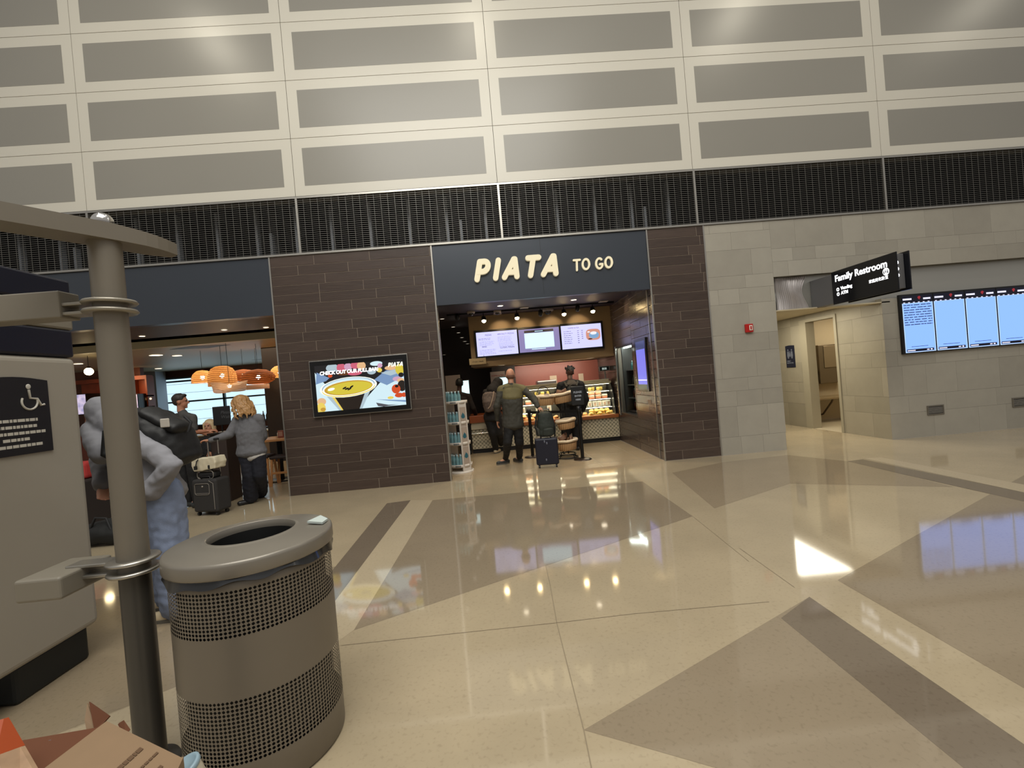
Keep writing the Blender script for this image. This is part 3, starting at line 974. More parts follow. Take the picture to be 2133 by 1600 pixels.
b = MB(); b.tube([(7.72, 3.04, 0.12), (7.72, 2.9, 0.16), (7.72, 2.6, 0.46), (7.72, 2.56, 0.53)], 0.02, 0, 8); b.bbox((7.45, 2.93, 0.10), (7.60, 3.05, 0.53), 0.008); obj('bracket', b, mat('bench bracket', S(84, 70, 52), 0.5), t)
# ================================================================== NEAR LEFT: kiosk, post, waste bin, open carton
M_kiosk = mat('kiosk grey paint', S(150, 144, 133), 0.42, vary=0.03)
M_kdark = mat('kiosk band grey', S(122, 116, 104), 0.42)
M_navy = mat('kiosk navy', S(13, 16, 34), 0.35)
M_plinth = mat('black plinth', S(13, 17, 16), 0.5)
M_post = mat('post grey paint', S(120, 113, 101), 0.40, 0.25, vary=0.04, vscale=12)
M_postd = mat('post dark sleeve', S(74, 71, 66), 0.4, 0.4, vary=0.04, vscale=12)
KX, KY0, KY1 = -2.755, -5.55, -4.44
K = thing('info_kiosk', 'tall grey kiosk with navy cap bands and an accessibility plate at the left edge', 'kiosk', (-3.4, -4.9, 0))
b = MB(); b.bbox((-4.0, KY0, 0.215), (KX, KY1, 1.98), 0.04, 0, None, 4); kb = obj('body', b, M_kiosk, K)
b = MB(); b.bbox((-3.9, KY0 + 0.62, 0.0), (KX - 0.06, KY1 - 0.03, 0.215), 0.02); obj('plinth', b, M_plinth, K)
b = MB(); b.bbox((-3.95, KY0 + 0.05, 1.98), (KX - 0.002, KY1 - 0.01, 2.16), 0.015); obj('navy_band', b, M_navy, K)
b = MB(); b.bbox((-4.0, KY0, 2.16), (KX, KY1, 2.32), 0.015); obj('header', b, M_kdark, K)
b = MB(); b.bbox((-3.95, KY0 + 0.03, 2.32), (KX - 0.0, KY1 - 0.0, 2.49), 0.015); obj('cap', b, M_navy, K)
# accessibility plate on the side face
pa, pb_ = PX(97, 793, KX), PX(107, 938, KX)
y1 = (pa.y + pb_.y) / 2; zt = pa.z + 0.0; zb = pb_.z
b = MB()
y0 = y1 - 0.40
b.prism([(KX + 0.001, y0, zb), (KX + 0.001, y1, zb)] + [(KX + 0.001, y1 - (y1 - y0) * i / 8, zt + 0.02 * math.sin(PI * i / 8)) for i in range(9)], (0.008, 0, 0))
plate = obj('plate', b, mat('plate dark', S(20, 19, 24), 0.4), K)
M_pw = mat('plate lettering', S(186, 182, 172), 0.5)
b = MB(); xx = KX + 0.0105
hc = Vector((xx, y1 - 0.118, (zt + zb) / 2 + 0.10))
ringp = [hc + Vector((0, 0.045 * math.cos(a), 0.045 * math.sin(a) - 0.012)) for a in [math.radians(q) for q in range(150, 400, 14)]]
b.tube(ringp, 0.006, 0, 6)
b.ball(hc + Vector((0, 0.0, 0.078)), (0.003, 0.015, 0.016), 0, 10, 6)
b.tube([hc + Vector((0, 0.0, 0.06)), hc + Vector((0, 0.004, 0.01)), hc + Vector((0, 0.045, 0.005)), hc + Vector((0, 0.065, -0.035)), hc + Vector((0, 0.085, -0.03))], 0.007, 0, 6)
obj('wheelchair_symbol', b, M_pw, plate)
rnd = random.Random(8)
for ln, (f0, f1) in enumerate(((0.10, 0.80), (0.14, 0.78), (0.03, 0.90), (0.30, 0.66), (0.10, 0.84))):
    z = zb + (zt - zb) * (0.44 - ln * 0.085)
    b = MB(); s = f0
    while s < f1:
        L = rnd.uniform(0.03, 0.10)
        e = min(s + L, f1)
        b.box((KX + 0.0092, y0 + (y1 - y0) * s, z), (KX + 0.010, y0 + (y1 - y0) * e, z + 0.017)); s = e + 0.012
    obj('plate_text', b, M_pw, plate)

# ---- canopied post
PXY = PZ(318, 1596); px_, py_ = PXY.x, PXY.y
T = thing('canopy_post', 'round grey post with clamp rings, ledge and a curved canopy blade, beside the perforated bin', 'post', (px_, py_, 0))


def zat(v, u=None):
    return PY(u, v, py_).z


rp = 0.060
b = MB(); b.cyl((px_, py_, zat(1185, 268)), (px_, py_, 2.36), rp, 0, 40); obj('post', b, M_post, T)
b = MB(); b.cyl((px_, py_, 0.0), (px_, py_, zat(1185, 268) + 0.01), rp * 0.97, 0, 40); b.lathe([(0.0, 0.02), (0.10, 0.02), (0.11, 0.0)], 32, 0, Matrix.Translation((px_, py_, 0.0))); obj('lower_sleeve', b, M_postd, T)
for nm, va, ua in (('clamp_ring', 632, 218), ('clamp_ring', 651, 218), ('clamp_ring', 1166, 264), ('clamp_ring', 1188, 266)):
    z = zat(va, ua); b = MB()
    b.lathe([(rp - 0.005, 0.006), (rp + 0.034, 0.008), (rp + 0.040, 0.0), (rp + 0.034, -0.008), (rp - 0.005, -0.006)], 40, 0, Matrix.Translation((px_, py_, z)))
    b.bbox((px_ - 0.26, py_ - 0.04, z - 0.007), (px_ - 0.05, py_ + 0.04, z + 0.007), 0.003)
    obj(nm, b, M_alu if va > 1000 else mat('ring grey', S(150, 144, 132), 0.35, 0.5), T)
# upper arm (header bracket) and lower ledge
zl0, zl1 = zat(1240, 120), zat(1172, 120)
b = MB()
ax0 = PY(36, 1210, py_ - 0.12).x
b.bbox((ax0, py_ - 0.14, zl0 + 0.03), (px_ - 0.19, py_ + 0.12, zl0 + 0.125), 0.012, 0, None, 3)
obj('ledge', b, M_kdark, T)
zu0, zu1 = zat(668, 110), zat(612, 110)
b = MB(); b.bbox((px_ - 1.3, py_ - 0.05, zu0), (PY(146, 640, py_).x, py_ + 0.05, zu1), 0.006); obj('arm', b, M_kdark, T)
# canopy blade : a curved flat bar, sweeping 19 degrees off the shop normal
dirx, diry = math.sin(math.radians(33)), math.cos(math.radians(33))
b = MB(); vs = []; N = 22
ztop = zat(490, 208)
for i in range(N + 1):
    s = -0.75 + 1.02 * i / N
    drop = -0.055 * max(0, s) ** 1.3 / 0.3 ** 0.3 - 0.02 * abs(s) ** 2
    w_ = 0.075 if s < 0.1 else 0.075 - 0.045 * ((s - 0.1) / 0.17) ** 2
    th_ = 0.072 - 0.02 * max(0, s) / 0.32
    c = Vector((px_ + dirx * s, py_ + diry * s, ztop + drop)); sd = Vector((diry, -dirx, 0)) * w_
    vs += [c - sd + Vector((0, 0, th_ / 2)), c + sd + Vector((0, 0, th_ / 2)), c + sd - Vector((0, 0, th_ / 2)), c - sd - Vector((0, 0, th_ / 2))]
fs_ = [(0, 1, 2, 3), (N * 4 + 3, N * 4 + 2, N * 4 + 1, N * 4)]
for i in range(N):
    for k in range(4):
        k2 = (k + 1) % 4; fs_.append((i * 4 + k2, i * 4 + k, i * 4 + 4 + k, i * 4 + 4 + k2))
b.add(vs, fs_); obj('canopy_blade', b, M_post, T)
b = MB(); b.ball((px_, py_, ztop + 0.055), 0.042, 0, 24, 14); b.cyl((px_, py_, ztop + 0.0), (px_, py_, ztop + 0.03), 0.03); obj('finial', b, mat('polished finial', S(200, 196, 190), 0.15, 1.0), T)

# ---- perforated waste bin
M_bin = mat('bin grey enamel', S(116, 108, 96), 0.42, 0.25, vary=0.03, vscale=8)
M_lid = mat('bin lid grey', S(126, 120, 110), 0.32, 0.3, vary=0.03, vscale=8)
BX, BY, BR = -1.188, -5.401, 0.340
B = thing('waste_bin', 'round grey waste bin with perforated bands and an open lid', 'bin', (BX, BY, 0))
Tm = Matrix.Translation((BX, BY, 0))
r0 = BR * 0.965
b = MB()
b.lathe([(r0 - 0.01, 0.0), (r0, 0.012), (r0, 0.15)], 96, 0, Tm)
b.lathe([(r0, 0.41), (r0, 0.655)], 96, 0, Tm)
b.lathe([(r0, 0.845), (r0, 0.88), (r0 - 0.02, 0.885)], 96, 0, Tm)


def perf(b, z0, z1, rows, cols):
    """sheet of diamond holes bent round the drum"""
    for i in range(rows):
        for j in range(cols):
            za, zc = z0 + (z1 - z0) * i / rows, z0 + (z1 - z0) * (i + 1) / rows
            ta, tc_ = 2 * PI * j / cols, 2 * PI * (j + 1) / cols
            tm, zm = (ta + tc_) / 2, (za + zc) / 2; hw, hh = (tc_ - ta) * 0.41, (zc - za) * 0.42

            def p(t, z): return (BX + r0 * math.cos(t), BY + r0 * math.sin(t), z)
            o = [p(ta, za), p(tm, za), p(tc_, za), p(tc_, zm), p(tc_, zc), p(tm, zc), p(ta, zc), p(ta, zm)]
            q = [p(tm - hw * .6, zm - hh * .6), p(tm, zm - hh), p(tm + hw * .6, zm - hh * .6), p(tm + hw, zm), p(tm + hw * .6, zm + hh * .6), p(tm, zm + hh), p(tm - hw * .6, zm + hh * .6), p(tm - hw, zm)]
            b.add(o + q, [(k, (k + 1) % 8, 8 + (k + 1) % 8, 8 + k) for k in range(8)], 0, False)


perf(b, 0.15, 0.41, 16, 124); perf(b, 0.655, 0.845, 12, 124)
obj('drum', b, M_bin, B)
b = MB(); b.lathe([(r0 - 0.035, 0.02), (r0 - 0.03, 0.87)], 64, 0, Tm); b.disc((BX, BY, 0.02), r0 - 0.03)
obj('liner', b, mat('black liner', S(10, 9, 8), 0.6), B)
# shiny bag edge peeping under the lid
b = MB(); vs = []
n = 120
for i in range(n):
    t = 2 * PI * i / n
    dz = -0.012 - 0.022 * (0.5 + 0.5 * math.sin(t * 3.1 + 1)) ** 2 - 0.008 * math.sin(t * 11)
    vs += [(BX + (r0 + 0.006) * math.cos(t), BY + (r0 + 0.006) * math.sin(t), 0.896), (BX + (r0 + 0.014 + 0.004 * math.sin(t * 17)) * math.cos(t), BY + (r0 + 0.014) * math.sin(t), 0.888 + dz)]
b.add(vs, [(2 * i, 2 * i + 1, (2 * i + 3) % (2 * n), (2 * i + 2) % (2 * n)) for i in range(n)], 0, True)
obj('bag_edge', b, mat('grey bag film', S(40, 41, 43), 0.16, 0.0, spec=0.7), B)
# lid: rolled rim, dished ring, oval mouth
b = MB(); MR = 0.188; seg = 96
ox, oy = -0.045, 0.085
rings = []
for f, z in ((0.985, 0.893), (1.012, 0.896), (1.018, 0.902), (1.018, 0.945), (1.008, 0.957), (0.985, 0.961)):
    rings.append([(BX + BR * f * math.cos(2 * PI * k / seg), BY + BR * f * math.sin(2 * PI * k / seg), z) for k in range(seg)])
for g, z in ((1.10, 0.955), (1.05, 0.958), (1.015, 0.962), (1.0, 0.958), (0.995, 0.93), (1.0, 0.90)):
    rings.append([(BX + ox + MR * g * math.cos(2 * PI * k / seg), BY + oy + MR * g * math.sin(2 * PI * k / seg), z) for k in range(seg)])
vs = [p for r_ in rings for p in r_]
b.add(vs, [(i * seg + k, i * seg + (k + 1) % seg, (i + 1) * seg + (k + 1) % seg, (i + 1) * seg + k) for i in range(len(rings) - 1) for k in range(seg)], 0, True)
obj('lid', b, M_lid, B)
b = MB(); b.lathe([(MR * 0.985, 0.925), (MR * 0.97, 0.80), (MR * 0.9, 0.45), (0.0, 0.44)], 96, 0, Matrix.Translation((BX + ox, BY + oy, 0))); obj('inner_bag', b, mat('black bag', S(7, 7, 7), 0.55), B)
e = [PZ(640, 1090, 0.964), PZ(668, 1077, 0.964), PZ(683, 1084, 0.964), PZ(672, 1092, 0.964)]
solo('paper_scrap', MB().prism(e, (0, 0, 0.010)), mat('pale scrap', S(186, 196, 192), 0.5), 'small pale scrap of paper lying on the bin lid rim', 'paper scrap', e[0])

# ---- overflowing rubbish at the lower left: open carton, orange packet, foil, cup
M_card = mat('corrugated card', S(128, 104, 78), 0.75, vary=0.06, vscale=20)
M_cardin = mat('card inside', S(92, 52, 28), 0.85)
M_print = mat('card print', S(88, 64, 42), 0.8)


def L(u, v, d):   # point seen at this place, d metres in front of the camera's plane
    return PY(u, v, CAM.y + d)


bb = MB(); c = L(150, 1700, 1.05)
RB = thing('rubbish_tub', 'low grey tub under the open carton, at the lower left edge', 'tub', (c.x, c.y, 0))
zt_ = L(150, 1665, 1.05).z
bb.bbox((c.x - 0.36, c.y - 0.26, 0), (c.x + 0.0, c.y + 0.06, zt_ - 0.14), 0.03); obj('body', bb, mat('tub grey', S(80, 78, 74), 0.5), RB)
CB = thing('cardboard_carton', 'torn brown cardboard carton with dark print, at the lower left corner', 'carton', (c.x, c.y, zt_))
A_, B_, C_, D_ = L(222, 1502, 1.18), L(378, 1578, 1.05), L(300, 1740, 0.86), L(40, 1640, 0.98)


def slab(pts, th, mi=0):
    b_ = MB(); n_ = (Vector(pts[1]) - Vector(pts[0])).cross(Vector(pts[2]) - Vector(pts[0])).normalized() * th
    b_.prism([Vector(p) for p in pts], n_, mi); return b_


lidp = slab([A_, D_, C_, B_], -0.004); fl_ = obj('top_flap', lidp, M_card, CB)
nrm = (D_ - A_).cross(B_ - A_).normalized()
if nrm.z < 0: nrm = -nrm
for (a0, a1, c0, c1) in ((0.52, 0.62, 0.12, 0.46), (0.70, 0.78, 0.08, 0.56), (0.84, 0.93, 0.20, 0.52)):
    def q(a, c_): return A_ + (B_ - A_) * a + (D_ - A_) * c_ * 0.9 + nrm * 0.0012
    b = MB(); rr = random.Random(int(a0 * 100)); s = c0
    while s < c1:
        e = min(s + rr.uniform(0.03, 0.08), c1)
        b.prism([q(a0 + 0.055, s), q(a1, s), q(a1, e), q(a0 + 0.055, e)], nrm * 0.0006); s = e + 0.012
    obj('print_mark', b, M_print, fl_)
sp = [L(185, 1462, 1.24), L(228, 1492, 1.21), L(210, 1512, 1.20), L(196, 1520, 1.20)]
obj('torn_flap', slab(sp, 0.004), M_cardin, CB)
sp = [L(182, 1465, 1.245), L(200, 1520, 1.205), L(182, 1530, 1.20), L(176, 1500, 1.22)]
obj('torn_flap', slab(sp, 0.004), M_card, CB)
obj('torn_flap', slab([L(248, 1506, 1.2), L(258, 1500, 1.22), L(272, 1520, 1.2), L(262, 1530, 1.18)], 0.004), M_cardin, CB)
b = MB()
E0, E1, E2, E3 = L(30, 1545, 1.16), L(205, 1515, 1.20), D_ + (A_ - D_) * 0.3, L(60, 1680, 0.95)
b.prism([E0, E1, A_ + Vector((0, 0, -0.01)), D_ + Vector((0, 0, -0.01))], (0, 0.02, -0.16)); obj('side_panel', b, M_cardin, CB)
obj('front_panel', slab([D_, C_, C_ + Vector((0, 0, -0.18)), D_ + Vector((0, 0, -0.18))], 0.004), M_card, CB)
obj('side_panel', slab([B_, C_, C_ + Vector((0, 0, -0.18)), B_ + Vector((0, 0, -0.18))], 0.004), M_card, CB)
M_or = mat('orange packet', S(146, 58, 14), 0.45)
t = thing('orange_packet', 'orange and cream packet standing at the lower left corner', 'packet', tuple(L(20, 1600, 1.0)))
o0, o1, o2, o3 = L(-40, 1512, 1.04), L(8, 1497, 1.06), L(42, 1556, 1.03), L(-10, 1575, 0.99)
b = MB(); b.prism([o0, o1, o2, o3], (0.002, 0.008, -0.003)); obj('flap', b, M_or, t)
b = MB(); b.prism([o3, o2, L(90, 1640, 0.96), L(40, 1680, 0.94), L(-30, 1650, 0.95)], (0.002, 0.008, -0.004)); obj('body', b, mat('packet cream', S(150, 122, 96), 0.5, vary=0.3, vscale=30), t)
b = MB(); rnd = random.Random(5); pts = []; gx, gy = 14, 8
p00, p10, p01 = L(95, 1556, 1.15), L(172, 1530, 1.19), L(112, 1590, 1.10)
for j in range(gy + 1):
    for i in range(gx + 1):
        pts.append(p00 + (p10 - p00) * i / gx + (p01 - p00) * j / gy + Vector((rnd.uniform(-.005, .005), rnd.uniform(-.008, .008), rnd.uniform(-.010, .014))))
b.add(pts, [(j * (gx + 1) + i, j * (gx + 1) + i + 1, (j + 1) * (gx + 1) + i + 1, (j + 1) * (gx + 1) + i) for j in range(gy) for i in range(gx)])
b.add([p + Vector((0, 0, -0.012)) for p in pts], [((j + 1) * (gx + 1) + i, (j + 1) * (gx + 1) + i + 1, j * (gx + 1) + i + 1, j * (gx + 1) + i) for j in range(gy) for i in range(gx)])
solo('foil_wrapper', b, mat('crinkled film', S(150, 140, 140), 0.2, 0.7), 'crinkled silvery wrapper lying behind the cardboard carton', 'wrapper', p00)
t = thing('paper_cup', 'white paper cup with pale blue lid lying by the carton corner', 'cup', tuple(L(385, 1588, 1.12)))
cc = L(386, 1602, 1.10); Mx = Matrix.Translation(cc) @ Matrix.Rotation(math.radians(-18), 4, 'Y') @ Matrix.Rotation(math.radians(12), 4, 'X')
b = MB(); b.lathe([(0.0, -0.10), (0.024, -0.10), (0.031, 0.0)], 28, 0, Mx); obj('cup_body', b, mat('cup white', S(196, 190, 172), 0.5), t)
b = MB(); b.lathe([(0.031, -0.004), (0.034, 0.0), (0.034, 0.008), (0.029, 0.011), (0.026, 0.006), (0.0, 0.006)], 28, 0, Mx); obj('cup_lid', b, mat('cup lid blue', S(130, 152, 164), 0.35), t)
# ================================================================== THE SHOP
CY = 2.70                      # front of the counter and of the menu soffit
M_pink = island_mat('rose mosaic wall', S(142, 84, 72), S(164, 100, 86), 0.35, (30, 30, 30), 2.0, 0.1)
M_tilep, n, l, b_ = nt('patterned counter tile')
tc = n.new('ShaderNodeTexCoord'); mp = n.new('ShaderNodeMapping'); mp.inputs['Rotation'].default_value = (0, math.radians(45), 0); mp.inputs['Scale'].default_value = (22, 22, 22)
vo = n.new('ShaderNodeTexVoronoi'); vo.distance = 'MANHATTAN'; vo.inputs['Randomness'].default_value = 0.0; vo.inputs['Scale'].default_value = 0.75
wv = n.new('ShaderNodeTexMagic'); wv.turbulence_depth = 2; wv.inputs['Scale'].default_value = 1.6
rp_ = n.new('ShaderNodeValToRGB'); rp_.color_ramp.interpolation = 'CONSTANT'
rp_.color_ramp.elements[0].color = S(96, 92, 78); rp_.color_ramp.elements[1].position = 0.42; rp_.color_ramp.elements[1].color = S(196, 188, 164)
mxx = n.new('ShaderNodeMix'); mxx.data_type = 'FLOAT'; mxx.inputs[0].default_value = 0.5
l.new(tc.outputs['Object'], mp.inputs[0]); l.new(mp.outputs[0], vo.inputs['Vector']); l.new(mp.outputs[0], wv.inputs['Vector'])
l.new(vo.outputs['Distance'], mxx.inputs[2]); l.new(wv.outputs['Fac'], mxx.inputs[3]); l.new(mxx.outputs[0], rp_.inputs[0]); l.new(rp_.outputs[0], b_.inputs['Base Color'])
setp(b_, Roughness=0.35)
M_cwood = mat('counter wood', S(150, 88, 48), 0.35, vary=0.15, vscale=8)
M_glass = mat('clear glass', (1, 1, 1, 1), 0.02, spec=0.5, Transmission_Weight=1.0, IOR=1.01)
M_chrome = mat('chrome rail', S(190, 186, 178), 0.2, 1.0)
M_blackp = mat('black plastic', S(16, 15, 15), 0.4)
M_blackm = mat('black powder coat', S(14, 13, 13), 0.35, 0.2)

# soffit with the menu boards
sTL, sTR = PY(978, 668, CY), PY(1268, 632, CY)
sBR = PY(1278, 741, CY)
X0 = sTL.x - 0.03; zS1 = 3.10; zS0 = sBR.z
b = MB(); b.box((X0, CY, zS0), (XRP, CY + 0.9, zS1)); b.box((X0 - 0.02, CY - 0.03, zS0 + 0.0), (XRP, CY, zS0 + 0.05))
struct('wall_soffit', b, M_beige)
b = MB(); b.box((X0 + 1.02, 4.35, 0), (XRP + 0.1, 4.45, zS0)); struct('wall_rose', b, M_pink)
b = MB(); b.box((X0 + 0.0, CY + 0.9, zS0 + 0.02), (XRP, 4.35, zS0 + 0.08)); struct('ceiling_counter', b, M_beige)
b = MB(); b.box((X0 + 0.42, 4.0, 0), (X0 + 1.02, 4.4, zS0 + 0.02)); struct('wall_dark_bay', b, mat('dark brown bay', S(40, 34, 30), 0.6))
b = MB(); b.box((-6.0, 4.46, 0), (X0 + 0.42, 4.55, 3.1)); struct('wall_shop_dark', b, mat('dark brown wall', S(30, 20, 16), 0.6))

# menu boards
M_menu = [mat('menu bezel', S(10, 10, 12), 0.3), emit('menu pale lilac', S(196, 196, 246), 1.3), mat('menu ink', S(110, 108, 160), 0.4, Emission_Color=S(110, 108, 160), Emission_Strength=0.35), emit('menu white blue', S(196, 232, 250), 1.45), emit('menu lilac', S(150, 140, 190), 0.9), emit('menu photo rose', S(214, 150, 130), 1.0), emit('menu photo blue', S(130, 170, 210), 1.0), emit('menu photo pale', S(226, 226, 230), 1.2), mat('menu dark strip', S(50, 50, 66), 0.4)]
cs = 0.20628
mb_px = [((250, 400), (665, 375), (675, 612), (265, 645)), ((680, 372), (1092, 345), (1098, 575), (690, 605)), ((1110, 338), (1510, 303), (1528, 543), (1120, 570))]
mlab = ['menu screen with two columns of text, nearest the dark void', 'menu screen with a large blank pale panel, the middle one', 'menu screen with a price list and a photo of a cup']
for i, q in enumerate(mb_px):
    P4 = [PY(940 + a * cs, 610 + c * cs, CY - 0.07) for a, c in q]
    x0, x1 = (P4[0].x + P4[3].x) / 2, (P4[1].x + P4[2].x) / 2
    z1 = sum(p.z for p in P4[:2]) / 2; z0 = sum(p.z for p in P4[2:]) / 2
    z1 = PY(940 + 680 * cs, 610 + 375 * cs, CY - 0.07).z if False else z1
    t = thing('menu_screen', mlab[i], 'screen', ((x0 + x1) / 2, CY - 0.07, z0), 0, 'menu screens over the counter')
    b = MB(); b.bbox((x0 - (0.045 if i == 0 else 0.016), CY - 0.055, z0 - 0.045), (x1 + (0.045 if i == 2 else 0.016), CY, z1 + 0.05), 0.004); obj('bezel', b, M_menu[0], t)
    b = MB(); W_, H2 = x1 - x0, z1 - z0
    y = CY - 0.0565

    def r(a, c, e, f, mi, lv=1):
        b.box((x0 + W_ * a, y - 0.0008 * lv, z0 + H2 * c), (x0 + W_ * e, y - 0.0008 * lv + 0.0005, z0 + H2 * f), mi)
    rnd = random.Random(20 + i)

    def lines(a, e, c0, n_, dz, th=0.012):
        for k in range(n_):
            zz = c0 - k * dz; s = a
            lim = e - rnd.uniform(0, (e - a) * 0.25)
            while s < lim:
                L_ = rnd.uniform(0.02, 0.07); r(s, zz - th * 0.7, min(s + L_, lim), zz, 2, 2); s += L_ + 0.012
    if i == 1:
        r(0, 0, 1, 1, 4); r(0.14, 0.16, 0.86, 0.82, 3, 2); r(0.14, 0.84, 0.86, 0.94, 8, 2); r(0.40, 0.875, 0.60, 0.90, 3, 3); r(0.30, 0.10, 0.64, 0.13, 3, 2); lines(0.16, 0.8, 0.07, 1, 0.1)
    else:
        r(0, 0, 1, 1, 1)
    if i == 0:
        lines(0.05, 0.42, 0.74, 2, 0.05, 0.018); lines(0.07, 0.44, 0.60, 4, 0.05)
        lines(0.52, 0.92, 0.76, 5, 0.05); lines(0.54, 0.94, 0.50, 4, 0.05); lines(0.06, 0.46, 0.26, 5, 0.045); lines(0.52, 0.94, 0.16, 1, 0.1)
        for s_, a, c in (('PIZZAS', 0.22, 0.84), ('SPECIALTY PIZZAS', 0.52, 0.84), ('SIDES', 0.12, 0.36), ('CLASSIC PIZZAS', 0.56, 0.27)):
            lettering('heading', s_, H2 * 0.085, facing((x0 + W_ * a, y - 0.003, z0 + H2 * c)), M_menu[2], t, extrude=0.0004, offset=0.0006)
    if i == 2:
        for k in range(7):
            zz = 0.76 - k * 0.085; lines(0.06, 0.30, zz, 1, 0.1, 0.026)
            for a in (0.40, 0.50):
                if k < 5 or a < 0.45: r(a, zz - 0.024, a + 0.04, zz, 2, 2)
        lettering('heading', 'COFFEE & TEA', H2 * 0.075, facing((x0 + W_ * 0.17, y - 0.003, z0 + H2 * 0.86)), M_menu[2], t, extrude=0.0004, offset=0.0006)
    obj('screen', b, M_menu, t)
    if i == 2:
        b = MB(); c = Vector((x0 + W_ * 0.79, y - 0.002, z0 + H2 * 0.54)); hw, hh = W_ * 0.18, H2 * 0.24

        def rr(hx, hz, cx, cz, lv, mi, n_=24, e=3.5):
            pts = []
            for k in range(n_):
                t_ = 2 * PI * k / n_; ct, st = math.cos(t_), math.sin(t_)
                pts.append(c + Vector((cx + hx * math.copysign(abs(ct) ** (2 / e), ct), -0.0008 * lv, cz + hz * math.copysign(abs(st) ** (2 / e), st))))
            b.prism(pts, (0, -0.0005, 0), mi)
        rr(hw, hh, 0, 0, 1, 5); rr(hw * 0.7, hh * 0.62, hw * 0.1, -hh * 0.1, 2, 6, e=2); rr(hw * 0.45, hh * 0.28, hw * 0.05, hh * 0.25, 3, 7, e=2); rr(hw * 0.3, hh * 0.1, -hw * 0.45, -hh * 0.75, 3, 8, e=2); rr(hw * .2, hh * .12, -hw * .6, hh * .5, 3, 7, e=2)
        obj('picture', b, M_menu, t)

# hanging order sign
p, q = PY(977, 748, CY - 0.1), PY(1013, 757, CY - 0.1)
t = thing('order_sign', 'small cream hanging sign with script lettering under the menu screens', 'sign', ((p.x + q.x) / 2, CY - 0.1, q.z))
b = MB(); b.bbox((p.x, CY - 0.112, q.z - 0.01), (q.x, CY - 0.095, p.z + 0.0), 0.003); sp_ = obj('board', b, mat('sign cream', S(168, 150, 118), 0.6), t)
lettering('lettering', 'Order Here', 0.075, facing((p.x + 0.06, CY - 0.114, (p.z + q.z) / 2 - 0.025)), mat('sign brown ink', S(60, 48, 38), 0.6), sp_, fit=(q.x - p.x) - 0.13, extrude=0.0005, shear=0.35)
b = MB(); b.cyl((p.x + 0.04, CY - 0.1, p.z - 0.005), (p.x + 0.04, CY - 0.1, p.z + 0.06), 0.004); b.cyl((q.x - 0.04, CY - 0.1, p.z - 0.005), (q.x - 0.04, CY - 0.1, p.z + 0.06), 0.004); obj('hanger', b, M_blackm, t)

# track lamps
ty = 2.1
p, q = PY(950, 655, ty), PY(1262, 622, ty)
zr = 3.085
b = MB(); b.box((-0.9, ty - 0.02, zr - 0.02), (2.7, ty + 0.02, zr + 0.015)); solo('track_rail', b, M_blackm, 'thin black lighting track under the plum shop ceiling', 'track rail', (0.9, ty, zr))
lamps = [(1008, 669, 1, 'lit track spotlight nearest the dark void, first of four lit'), (1077, 663, 1, 'lit track spotlight over the gap between the first two menu screens'), (1126, 656, 0, 'unlit track spotlight beside the round smoke detector'),
         (1175, 655, 1, 'lit track spotlight over the third menu screen'), (1203, 646, 0, 'unlit track spotlight between the two lit ones over the price list'), (1235, 649, 1, 'brightest lit track spotlight, beside the purple tinted side wall'), (953, 664, 0, 'unlit track spotlight at the dark end of the track')]
M_bulb = emit('spot bulb', (1.0, 0.72, 0.34, 1), 60)
M_off = mat('spot face off', S(30, 28, 26), 0.3)
for u, v, on, lab in lamps:
    c = PY(u, v, ty); t = thing('track_spotlight', lab, 'spotlight', (c.x, ty, zr), 0, 'spotlights on the ceiling track')
    b = MB(); b.cyl((c.x, ty, zr - 0.02), (c.x, ty, c.z + 0.09), 0.009, 0, 8); obj('stem', b, M_blackm, t)
    ax = Vector((0.0, -0.35 if on else 0.4, -0.8)).normalized()
    cc = Vector((c.x, ty, c.z))
    b = MB(); b.tube([cc - ax * 0.11, cc - ax * 0.10, cc], [0.02, 0.045, 0.052], 0, 18, False); obj('head', b, M_blackm, t)
    b = MB(); b.ball(cc - ax * 0.01, 0.045, 0, 16, 10); obj('bulb', b, M_bulb if on else M_off, t)
for x in (0.1, 0.62, 1.25, 1.86):
    light('track_spot_beam', 'SPOT', (x + 0.15, 2.15, 2.93), 13, (1.0, 0.74, 0.42), 0.03, (x + 0.15, CY + 0.05, 2.66), 62, 0.6)
light('track_spot_beam', 'SPOT', (2.2, 1.6, 2.95), 10, (1.0, 0.78, 0.5), 0.03, (2.78, 1.35, 2.75), 60, 0.7)  # extra spot off the track, added to light the side wall

# recessed ceiling lamps, smoke detectors, cameras
M_dl = emit('downlight glow', (1.0, 0.86, 0.64, 1), 9)
M_dlr = mat('downlight ring', S(168, 160, 148), 0.4)


def downlight(p, r, lab, group, glow=M_dl, zc=None):
    t = thing('recessed_light', lab, 'ceiling light', p, 0, group)
    T_ = Matrix.Translation(p)
    b = MB(); b.lathe([(r, -0.002), (r * 1.05, -0.008), (r * 1.25, -0.002), (r * 1.25, 0.0)], 24, 0, T_); obj('trim_ring', b, M_dlr, t)
    b = MB(); b.lathe([(0.0, -0.003), (r, -0.003)], 24, 0, T_); obj('lens', b, glow, t)
    return t


